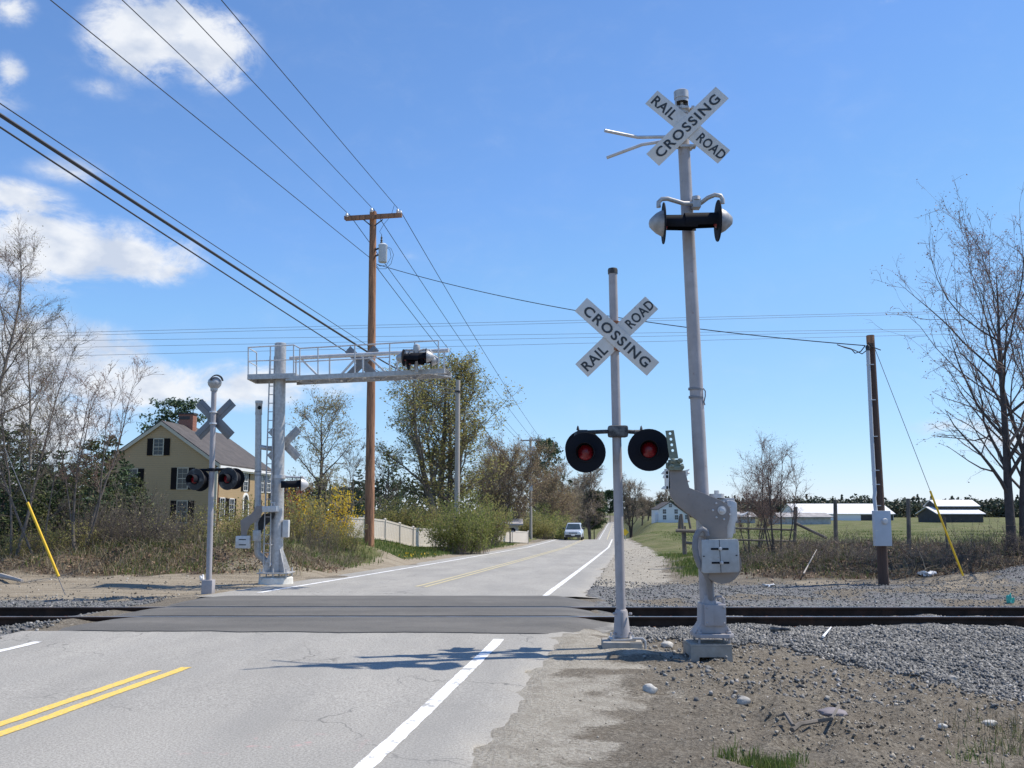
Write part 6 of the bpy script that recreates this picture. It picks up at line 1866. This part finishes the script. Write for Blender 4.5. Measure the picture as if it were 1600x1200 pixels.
for i, (px, Y, s, kind, lb_) in enumerate([
        (205, 28.0, .95, 0, 'grey bare shrub below the lower gable window of the yellow house'), (250, 28.5, 1.05, 0, 'grey bare shrub left of the slim bell mast, before the house'),
        (292, 28.3, 1.0, 0, 'grey bare shrub directly behind the slim bell mast'), (345, 29.5, 1.05, 1, 'leafing green shrub hiding the foot of the house front wall'), (385, 29, .9, 1, 'low leafing shrub beside the left gate mechanism'),
        (160, 28, .9, 0, 'bare shrub at the foot of the many stemmed tree'), (110, 27.5, .75, 1, 'low green shrub below the young spruces'), (30, 27.6, .8, 1, 'low green shrub at the far left under the birches'), (70, 28.4, .8, 0, 'low bare shrub behind the yellow guy guard'), (225, 30, 1.45, 0, 'tall thin bare shrub against the middle of the house gable'), (180, 29, 1.5, 0, 'tall bare shrub at the left corner of the house gable'), (135, 28.6, 1.1, 0, 'bare shrub in front of the yellowish green spruce')]):
    place_bush((gb1, gb2)[kind], gpt(px, Y), lb_, BARK['twig_grey'], BARK['twig_grey' if kind == 0 else 'twig'], LEAF['birchbud' if kind == 0 else 'bud_olive'], rot=i * 1.1, scale=s)
# pine behind the house
pn = conifer(51, hgt(268, 626, 92), 3.4, 12, 'pine', .34, 1.2)
place('pine_tree', pn, gpt(268, 92), 'green pine rising behind the brick chimney of the yellow house', 'tree', BARK['dark'], BARK['dark'], LEAF['pine'], rot=.7)
# tree and shrubs right of the cantilever mast
t1 = grow(61, hgt(500, 640, 45), .13, 1, limbs=17, l_start=.25, l_len=.36, l_up=.75, subs=6, tw=4, tw_len=.5, tw2=3, lf=1, lf_size=.085, lf_jit=.08, crown='round', twr=.008)
place('budding_tree', t1, gpt(493, 45), 'small tree with sparse pale young leaves right of the cantilever mast', 'tree', BARK['dark'], BARK['twig'], LEAF['young'], rot=.3)
gb3 = bush(43, 60, 2.1, 3.0, 1.8, 2, .095, r=.011, tw=6, twl=.4, jit=.09)
place_bush(gb3, gpt(505, 39, 0), 'large shrub with yellow blossom right of the cantilever base', BARK['twig'], BARK['twig'], LEAF['yellow'], rot=.4, scale=(.8, .8, .98))
place_bush(gb3, gpt(470, 33, 0), 'olive leafing shrub just right of the cantilever base', BARK['twig_grey'], BARK['twig'], LEAF['bud_olive'], rot=2.4, scale=(.62, .62, .85))
place_bush(gb1, gpt(505, 32, 0), 'low bare shrub in front of the yellow blossoming shrub', BARK['twig_grey'], BARK['twig_grey'], LEAF['birchbud'], rot=1.4, scale=(.8, .8, 1.0))
place_bush(gb3, gpt(540, 34.5, 0), 'olive shrub immediately left of the brown utility pole', BARK['twig_grey'], BARK['twig'], LEAF['bud_olive'], rot=3.1, scale=(.42, .42, .5))
place_bush(gb3, gpt(452, 44, 0), 'shrub with reddish young leaves behind the cantilever mast', BARK['twig'], BARK['twig'], LEAF['red'], rot=1.0, scale=(.5, .5, 1.15))
# centre: big budding maple and its neighbours
t2 = grow(71, hgt(692, 572, 62), .24, 5, splay=.17, limbs=14, l_start=.2, l_len=.32, l_up=1.0, subs=7, tw=4, tw_len=.6, tw2=3, lf=1, lf_size=.135, lf_jit=.16, crown='round', twr=.011, base_spread=.5)
place('budding_maple_tree', t2, gpt(692, 62), 'largest tree with a full olive budding crown, behind the bare grey pole', 'tree', BARK['grey'], BARK['twig_grey'], LEAF['bud_olive'], rot=.5, scale=(1.3, 1.3, 1.0))
s2 = conifer(32, 5.6, 2.0, 22, leafsize=.24, dens=1.0)
place('spruce_tree', s2, gpt(606, 74), 'dark spruce left of the largest tree, right of the brown pole', 'tree', BARK['dark'], BARK['dark'], LEAF['conifer'], rot=.2, scale=(1.1, 1.1, hgt(606, 703, 74) / 5.6))
place('spruce_tree', s2, gpt(560, 82), 'dark spruce just left of the brown utility pole', 'tree', BARK['dark'], BARK['dark'], LEAF['conifer'], rot=1.2, scale=(1.0, 1.0, .92))
t3 = grow(72, 5.5, .08, 1, limbs=14, l_start=.2, l_len=.30, l_up=.7, subs=5, tw=4, tw_len=.45, tw2=3, lf=0, crown='oval', twr=.010)
place('bare_tree', t3, gpt(602, 66), 'small grey bare tree in front of the dark spruce', 'tree', BARK['grey'], BARK['twig_grey'], None, rot=.3, scale=1.0)
place('bare_tree', t3, gpt(545, 70), 'bare grey tree left of the brown pole, beyond the yellow shrub', 'tree', BARK['grey'], BARK['twig_grey'], None, rot=2.3, scale=1.05)
gb4 = bush(44, 80, 2.2, 2.6, 2.2, 3, .105, r=.012, tw=7, twl=.4, jit=.12)
for i, (px, Y, s, lf_, lb_) in enumerate([(707, 49, (.74, .74, .98), 'green', 'bright green shrub at the right end of the long white fence'), (740, 50.5, (.85, .85, 1.2), 'green', 'second bright green shrub, right beside the one ending the white fence'), (683, 58, (.9, .9, 1.05), 'bud_olive', 'olive shrub behind the right end of the long white fence'),
        (642, 60, (.9, .9, .95), 'bud_olive', 'olive shrub behind the middle of the long white fence'), (603, 58, (.8, .8, .85), 'bud_olive', 'dull olive shrub behind the fence, right of the brown pole'), (760, 66, (.9, .9, 1.3), 'bud_olive', 'tall olive shrub behind the second bright green shrub'),
        (852, 108, (1.3, 1.3, 1.5), 'green', 'green shrub behind the crossarm pole on the left verge'), (838, 100, (1.2, 1.2, 1.0), 'bud_olive', 'low olive shrub beside the foot of the crossarm pole'), (876, 118, (1.2, 1.2, 1.2), 'green', 'green shrub left of the approaching car')]):
    place_bush(gb4, gpt(px, Y), lb_, BARK['twig'], BARK['twig'], LEAF[lf_], rot=i * 1.3, scale=s)
t4 = grow(73, 8.0, .14, 4, splay=.25, limbs=13, l_start=.12, l_len=.34, l_up=.8, subs=6, tw=5, tw_len=.7, tw2=3, lf=1, lf_size=.12, lf_jit=.13, crown='oval', twr=.014)
for px, Y, s, lf_, lb_, rot in [(797, 86, 1.0, 'brown', 'brown budding tree right of the largest tree', .2), (772, 92, .85, 'bud_olive', 'olive budding tree between the largest tree and the brown trees', 1.6), (848, 118, 1.05, 'brown', 'pinkish brown tree behind the first crossarm pole', 2.9), (884, 150, .95, 'tan', 'pale tan tree behind the second crossarm pole', .9), (866, 135, .95, 'brown', 'pinkish brown tree between the two crossarm poles', 4.1)]:
    place('budding_tree', t4, gpt(px, Y), lb_, 'tree', BARK['grey'], BARK['twig_red'], LEAF[lf_], rot=rot, scale=s)
pn2 = conifer(52, 10, 2.6, 12, 'pine', .36, 1.1)
place('pine_tree', pn2, gpt(853, 128), 'green pine rising behind the pinkish brown roadside trees', 'tree', BARK['dark'], BARK['dark'], LEAF['pine'], rot=1.9, scale=(.95, .95, hgt(853, 688, 128) / 10.))
# far end of the road
t5 = grow(74, 14, .3, 2, splay=.15, limbs=16, l_start=.18, l_len=.32, l_up=.7, subs=6, tw=4, tw_len=1.1, tw2=3, lf=.5, lf_size=.2, lf_jit=.2, crown='round', twr=.035)
for px, Y, pyt, lf_, lb_, rot in [(922, 225, 738, 'tan', 'tall bare tree beyond the car, left of the far road', .3), (905, 240, 755, 'brown', 'brown bare tree beyond the car at the left', 1.3), (986, 235, 750, 'tan', 'round bare tree right of the far road, left of the white farmhouse', 2.4), (1003, 250, 776, 'tan', 'low tan tree between the round bare tree and the white farmhouse', 3.3), (1012, 262, 780, 'tan', 'low tan tree touching the left side of the white farmhouse', 4.4), (1035, 270, 768, 'brown', 'bare tree behind the white farmhouse roof', 5.1)]:
    s = hgt(px, pyt, Y) / 14
    place('bare_tree', t5, gpt(px, Y), lb_, 'tree', BARK['dark'], BARK['twig'], LEAF[lf_], rot=rot, scale=(max(s, .55), max(s, .55), s))
s3 = conifer(33, 9, 3.2, 14, 'pine', .55, 1.0)
for px, Y, pyt, lb_ in [(928, 230, 770, 'dark evergreen under the tall bare tree beyond the car'), (953, 660, 768, 'dark evergreen closing the far end of the road'), (938, 640, 774, 'dark evergreen left of the far end of the road'), (968, 650, 772, 'dark evergreen right of the far end of the road'), (908, 300, 772, 'dark pine behind the thin pale far pole')]:
    s = hgt(px, pyt, Y) / 9
    place('pine_tree', s3, gpt(px, Y), lb_, 'tree', BARK['dark'], BARK['dark'], LEAF['conifer'], rot=px, scale=(max(s * .8, .7), max(s * .8, .7), s))

# --- right side
r1 = grow(84, hgt(1560, 262, 27) * .74, .14, 2, splay=.05, limbs=19, l_start=.2, l_len=.50, l_up=.9, subs=6, tw=3, tw_len=.42, tw2=2, lf=.8, wander=.025, lf_size=.05, lf_jit=.05, crown='oval', twr=.006, base_spread=.35)
place('bare_maple_tree', r1, gpt(1582, 27), 'tall bare tree with dark trunks and reddish buds at the right edge', 'tree', BARK['dark'], BARK['twig_red'], LEAF['bud_red'], rot=3.6)
r2 = grow(82, hgt(1640, 330, 29) * .85, .10, 2, splay=.12, limbs=15, l_start=.25, l_len=.28, l_up=1.0, subs=6, tw=4, tw_len=.5, tw2=3, lf=.4, lf_size=.05, crown='oval', twr=.006)
place('bare_maple_tree', r2, gpt(1655, 29), 'second bare tree mostly cut off by the right edge', 'tree', BARK['dark'], BARK['twig_red'], LEAF['bud_red'], rot=1.1)
r3 = grow(83, hgt(1225, 700, 29), .03, 7, splay=.22, limbs=8, l_start=.3, l_len=.26, l_up=1.0, subs=4, tw=4, tw_len=.28, tw2=2, lf=.25, lf_size=.03, crown='vase', twr=.004, base_spread=.45)
place('bare_shrub_tree', r3, gpt(1212, 29), 'bare many stemmed bush between the gate mechanism and the meter pole', 'bush', BARK['dark'], BARK['twig_red'], LEAF['bud_red'], rot=.4)
place('bare_shrub_tree', r3, gpt(1172, 31), 'lower reddish bare bush just right of the gate mechanism', 'bush', BARK['grey'], BARK['twig_red'], LEAF['bud_red'], rot=2.7, scale=(.95, .95, .72))
for i, (px, Y, s, lb_) in enumerate([(1330, 28.5, (.8, .7, .62), 'low bare bramble on the bank left of the meter pole'), (1420, 28, (.9, .7, .6), 'low bare bramble on the bank behind the yellow guy guard'), (1480, 27.2, (.8, .7, .62), 'dark bramble near the foot of the yellow guy guard'), (1545, 26.8, (.9, .7, .75), 'dark bramble under the tall bare tree at the right edge'), (1250, 28, (.9, .7, .5), 'low bramble under the broken split-rail fence'), (1170, 27.5, (.8, .7, .42), 'low bramble right of the gate counterweight'), (1600, 26.6, (.8, .7, .7), 'dark bramble at the right picture edge'), (1300, 26.6, (.7, .6, .4), 'low dead bramble at the foot of the bank left of the meter pole'), (1355, 26.2, (.7, .6, .42), 'low dead bramble directly behind the meter pole'), (1445, 26.3, (.8, .6, .45), 'low dead bramble behind the white plastic bag'), (1520, 26.0, (.8, .6, .55), 'dark bramble right of the yellow guy guard'), (1215, 27, (.8, .6, .5), 'bramble at the foot of the bare many stemmed bush')]):
    place_bush(gb1, gpt(px, Y), lb_, BARK['dark' if px > 1460 else 'twig'], BARK['twig'], LEAF['birchbud'], rot=i * .9, scale=s, name='bramble')

# --- far woods: many crowns that read as one mass
def wood(name, lab, spots, leafm, seed, lsz=.9, per=70):
    rng = np.random.RandomState(seed); lv = Acc()
    for (x, y, h, w, con) in spots:
        z0 = tz(x, y)
        n = per
        if con:
            f = rng.uniform(0, 1, n) ** 1.4; a = rng.uniform(0, 6.28, n); rr = w * (1.02 - f) * np.sqrt(rng.uniform(.2, 1, n))
            C = np.stack([x + rr * np.cos(a), y + rr * np.sin(a), z0 + h * (.04 + .96 * f)], 1)
        else:
            v = unit(rng.normal(size=(n, 3))) * rng.uniform(.5, 1.05, (n, 1))
            C = np.stack([x + v[:, 0] * w, y + v[:, 1] * w, z0 + h * .52 + v[:, 2] * h * .5], 1)
        leaves(lv, C, rng.uniform(.7, 1.3, n) * lsz, rng, .7)
    return tag(link_mesh(name, lv.mesh(name), leafm), lab, 'wood', kind='stuff')
rng = np.random.RandomState(91)
sp_ = []
for px in np.arange(1030, 1900, 3.2):
    for Y0 in (395, 430):
        Y = Y0 + rng.uniform(-15, 15); x = at(px + rng.uniform(-2, 2), 800, Y).x
        top = 779 - 6 * vnoise(px / 70., 1., 3) - rng.uniform(0, 4) + (8 if Y0 == 395 else 0)
        h = at(px, top, Y).z - tz(x, Y)
        sp_.append((x, Y, h * rng.uniform(.72, 1.03), rng.uniform(2.2, 4.2), rng.uniform() < .4))
wood('far_wood', 'dark band of distant woods along the right horizon behind the barns', sp_, LEAF['wood'], 1, 1.0, 190)
sp_ = []
for px in np.arange(-400, 560, 9):
    Y = 120 + rng.uniform(-12, 12); x = at(px + rng.uniform(-4, 4), 800, Y).x
    h = at(px, 765 - rng.uniform(0, 22) - (18 if px < 150 else 0), Y).z - tz(x, Y)
    sp_.append((x, Y, h, rng.uniform(1.6, 2.8), rng.uniform() < .35))
for px in np.arange(560, 900, 9):
    Y = 185 + rng.uniform(-12, 12); x = at(px + rng.uniform(-4, 4), 800, Y).x
    h = at(px, 762 - rng.uniform(0, 16), Y).z - tz(x, Y)
    sp_.append((x, Y, h, rng.uniform(2.2, 3.5), rng.uniform() < .4))
wood('far_wood', 'background woods behind the house and the roadside trees at the left', sp_, LEAF['wood'], 2, .8, 110)
sp_ = []
for px in np.arange(880, 1030, 4):
    Y = 560 + rng.uniform(-60, 90); x = at(px, 800, Y).x
    if abs(x - float(xr(Y)) + 2.9) < 8: continue
    h = at(px, 785 - rng.uniform(0, 8), Y).z - tz(x, Y)
    sp_.append((x, Y, h, rng.uniform(3, 5), rng.uniform() < .5))
wood('far_wood', 'distant woods on both sides of the far end of the road', sp_, LEAF['wood'], 3, 2.0, 90)

# --- grass, weeds and dead brush
GRASS = {}
GRASS['green'] = leafmat('grass_blades', [(.06, .10, .02), (.095, .145, .032), (.135, .185, .048), (.20, .19, .08)], trans=.2)
GRASS['dry'] = leafmat('dry_weeds', [(.13, .095, .06), (.22, .17, .11), (.33, .27, .18), (.10, .10, .04), (.40, .34, .25)], trans=.1)
GRASS['dark'] = leafmat('dead_brush', [(.07, .055, .04), (.12, .094, .07), (.19, .15, .11), (.27, .22, .16), (.08, .09, .04)], trans=.05)
GRASS['litter'] = leafmat('leaf_litter', [(.09, .055, .035), (.15, .09, .06), (.22, .15, .10), (.30, .22, .15)], trans=.05)
def blades(name, P, h, w, m, lab, cat, seed, lean=.5):
    rng = np.random.RandomState(seed); n = len(P)
    hh = h * rng.uniform(.4, 1.3, n)
    a = rng.uniform(0, 6.28, n); dx = np.stack([np.cos(a), np.sin(a), np.zeros(n)], 1)
    b_ = rng.uniform(0, 6.28, n); ln = np.stack([np.cos(b_), np.sin(b_), np.zeros(n)], 1) * (lean * rng.uniform(.1, 1, n) * hh)[:, None]
    ww = w * rng.uniform(.6, 1.4, n)
    up = np.array([0, 0, 1.]) * hh[:, None]
    V = np.stack([P - dx * ww[:, None] / 2, P + dx * ww[:, None] / 2, P + up * .6 + ln * .4 + dx * ww[:, None] * .3, P + up + ln, P + up * .6 + ln * .4 - dx * ww[:, None] * .3], 1)
    me = mesh_uniform(name, V.reshape(-1, 3), np.arange(n * 5).reshape(n, 5))
    return tag(link_mesh(name, me, m), lab, cat, kind='stuff')
rng = np.random.RandomState(101)
PP = np.concatenate([scatter(rng, 2200, -14, -5, 18.4, 25, lambda x, y: (x < xr(y) - 6.6) * 1.), scatter(rng, 5000, 2, 9, 19, 60, lambda x, y: ((x - xr(y) > .6) & (x - xr(y) < 4.2)) * 1.)])
tag(stones('path_pebbles', PP, rng.gamma(1.4, .008, len(PP)).clip(.005, .04), clod_m, 5), 'small pebbles scattered over the sandy path and the far shoulder', 'pebbles', kind='stuff')
def sc(n, x0, x1, y0, y1, fn): return scatter(rng, n, x0, x1, y0, y1, fn)
LL = lambda x, y: x - xr(y)
lbank = lambda x, y: sst(y + (fbm(x * 2.6, y * 2.6, 37) - .47) * 1.2, 24.6, 25.8) * sst(-LL(x, y), 6.6, 7.6)
rbank = lambda x, y: sst(y + (fbm(x * 2.6, y * 2.6, 37) - .47) * 1.2, 24.4, 25.8) * sst(LL(x, y), 4.2, 5.6)
blades('dry_weeds', sc(26000, -24, -5, 24, 34, lambda x, y: lbank(x, y) * sst(fbm(x * .7, y * .7, 71), .36, .6)), .26, .014, GRASS['dry'], 'dry weeds and grass on the bank below the left thicket', 'weeds', 1, .9)
blades('green_weeds', sc(42000, -24, -5, 24, 32, lambda x, y: lbank(x, y) * sst(fbm(x * .8 + 4, y * .8, 72), .36, .56)), .17, .013, GRASS['green'], 'patches of fresh grass on the bank below the left thicket', 'grass', 2)
blades('dead_brush', sc(17000, 5, 26, 24, 33, lambda x, y: rbank(x, y) * sst(fbm(x * .7, y * .7, 73), .30, .55)), .20, .014, GRASS['dark'], 'dark dead brush covering the bank behind the meter pole', 'brush', 3, .9)
blades('dry_weeds', sc(16000, 4, 24, 24, 34, lambda x, y: rbank(x, y) * sst(fbm(x * .9 + 9, y * .9, 74), .44, .62) * (1 - .6 * sst(x, 11, 15))), .24, .012, GRASS['dry'], 'dry straw weeds on the bank between the road and the meter pole', 'weeds', 4, .8)
blades('green_weeds', sc(60000, 3.5, 18, 25, 48, lambda x, y: sst(LL(x, y), 2.6, 3.4) * sst(y, 25.5, 27) * (1 - .8 * sst(x, 7, 9.5)) * sst(fbm(x * .8, y * .8, 75), .28, .46)), .13, .02, GRASS['green'], 'fresh grass on the right verge behind the gravel lot', 'grass', 5)
blades('verge_grass', sc(42000, -9, 4, 30, 75, lambda x, y: sst(-LL(x, y), 6.9, 7.5) * (1 - sst(-LL(x, y), 10.5, 13))), .16, .03, GRASS['green'], 'green grass on the left verge along the white fence', 'grass', 6)
blades('bank_grass', sc(16000, 5, 22, 24.2, 31, lambda x, y: rbank(x, y) * sst(fbm(x * .55 + 2, y * .6, 85), .47, .6)), .16, .014, GRASS['green'], 'patches of fresh grass among the brush on the right bank', 'grass', 14, .7)
blades('field_grass', sc(40000, 6, 60, 34, 110, lambda x, y: sst(LL(x, y), 4, 6) * sst(fbm(x * .3, y * .3, 76), .3, .55)), .15, .04, GRASS['green'], 'rough green grass of the right field', 'grass', 7)
blades('field_dry_grass', sc(9000, 6, 30, 28, 75, lambda x, y: sst(LL(x, y), 5, 7) * sst(fbm(x * .35 + 3, y * .35, 77), .5, .62)), .42, .04, GRASS['dry'], 'tufts of dry grass in the right field', 'grass', 8)
# tangled dead sticks on the banks
def tangle(P, ln, r, m, lab, seed):
    rng = np.random.RandomState(seed); acc = Acc(); n = len(P)
    D = unit(rng.normal(size=(n, 3)) * np.array([1, 1, .55]) + np.array([0, 0, .25]))
    twigs(acc, P + np.array([0, 0, .03]), D, ln * rng.uniform(.4, 1.4, n), r * rng.uniform(.6, 1.4, n), rng, .5)
    return tag(link_mesh('dead_sticks', acc.mesh('dead_sticks'), m), lab, 'sticks', kind='stuff')
tangle(sc(5500, 5, 24, 24.4, 33, lambda x, y: rbank(x, y) * sst(fbm(x * .8, y * .8, 78), .35, .55)), .55, .007, GRASS['dark'], 'tangled dark dead sticks on the bank right of the track', 11)
tangle(sc(3500, 5, 20, 24.4, 32, lambda x, y: rbank(x, y) * sst(fbm(x * .9 + 5, y * .8, 79), .4, .6)), .5, .006, GRASS['dry'], 'pale dry sticks lying on the bank right of the track', 12)
tangle(sc(6000, -22, -5, 24.8, 33, lambda x, y: lbank(x, y)), .5, .006, GRASS['dark'], 'tangled dark sticks under the left thicket', 13)
def tuft(cx_, cy_, r, n): 
    return sc(n, cx_ - r, cx_ + r, cy_ - r, cy_ + r, lambda x, y: np.exp(-((x - cx_) ** 2 + (y - cy_) ** 2) / (r * .55) ** 2))
gt = [ground_at(1180, 1196, 7), ground_at(1130, 1185, 7), ground_at(1215, 1200, 7), ground_at(1560, 1175, 8), ground_at(1590, 1150, 8), ground_at(1520, 1190, 8)]
PT = np.concatenate([tuft(gt[0].x, gt[0].y - .05, .22, 1500), tuft(gt[1].x, gt[1].y, .12, 250), tuft(gt[2].x, gt[2].y - .1, .25, 1200), tuft(gt[3].x, gt[3].y, .35, 500), tuft(gt[4].x, gt[4].y, .5, 500), tuft(gt[5].x, gt[5].y, .3, 300)])
blades('grass_tuft', PT, .085, .007, GRASS['green'], 'green grass tufts at the bottom right of the picture', 'grass', 9)
PT = np.concatenate([tuft(gt[4].x, gt[4].y, .7, 900), tuft(gt[3].x, gt[3].y, .6, 500)])
blades('dry_tuft', PT, .16, .006, GRASS['dry'], 'dry grass stalks in the lower right corner', 'grass', 10)
lv = Acc()
PLt = np.concatenate([sc(16000, -24, -5, 24, 30, lbank), sc(18000, 5, 26, 24, 31, rbank)])
PLt[:, 2] += rng.uniform(.0, .08, len(PLt))
leaves(lv, PLt, .075, rng, .7, up=None)
tag(link_mesh('leaf_litter', lv.mesh('leaf_litter'), GRASS['litter']), 'brown fallen leaves covering both brush banks', 'leaf litter', kind='stuff')
# dandelions on the verge
lv = Acc(); PD = sc(160, -4.5, -1.5, 38, 44, lambda x, y: sst(-LL(x, y), 7.0, 7.4)); PD[:, 2] += .12
if len(PD):
    leaves(lv, PD, .07, rng, 1.0, up=np.array([0, 0, 1.]))
    tag(link_mesh('dandelions', lv.mesh('dandelions'), LEAF['yellow']), 'yellow dandelions dotted over the left verge grass', 'flowers', kind='stuff')
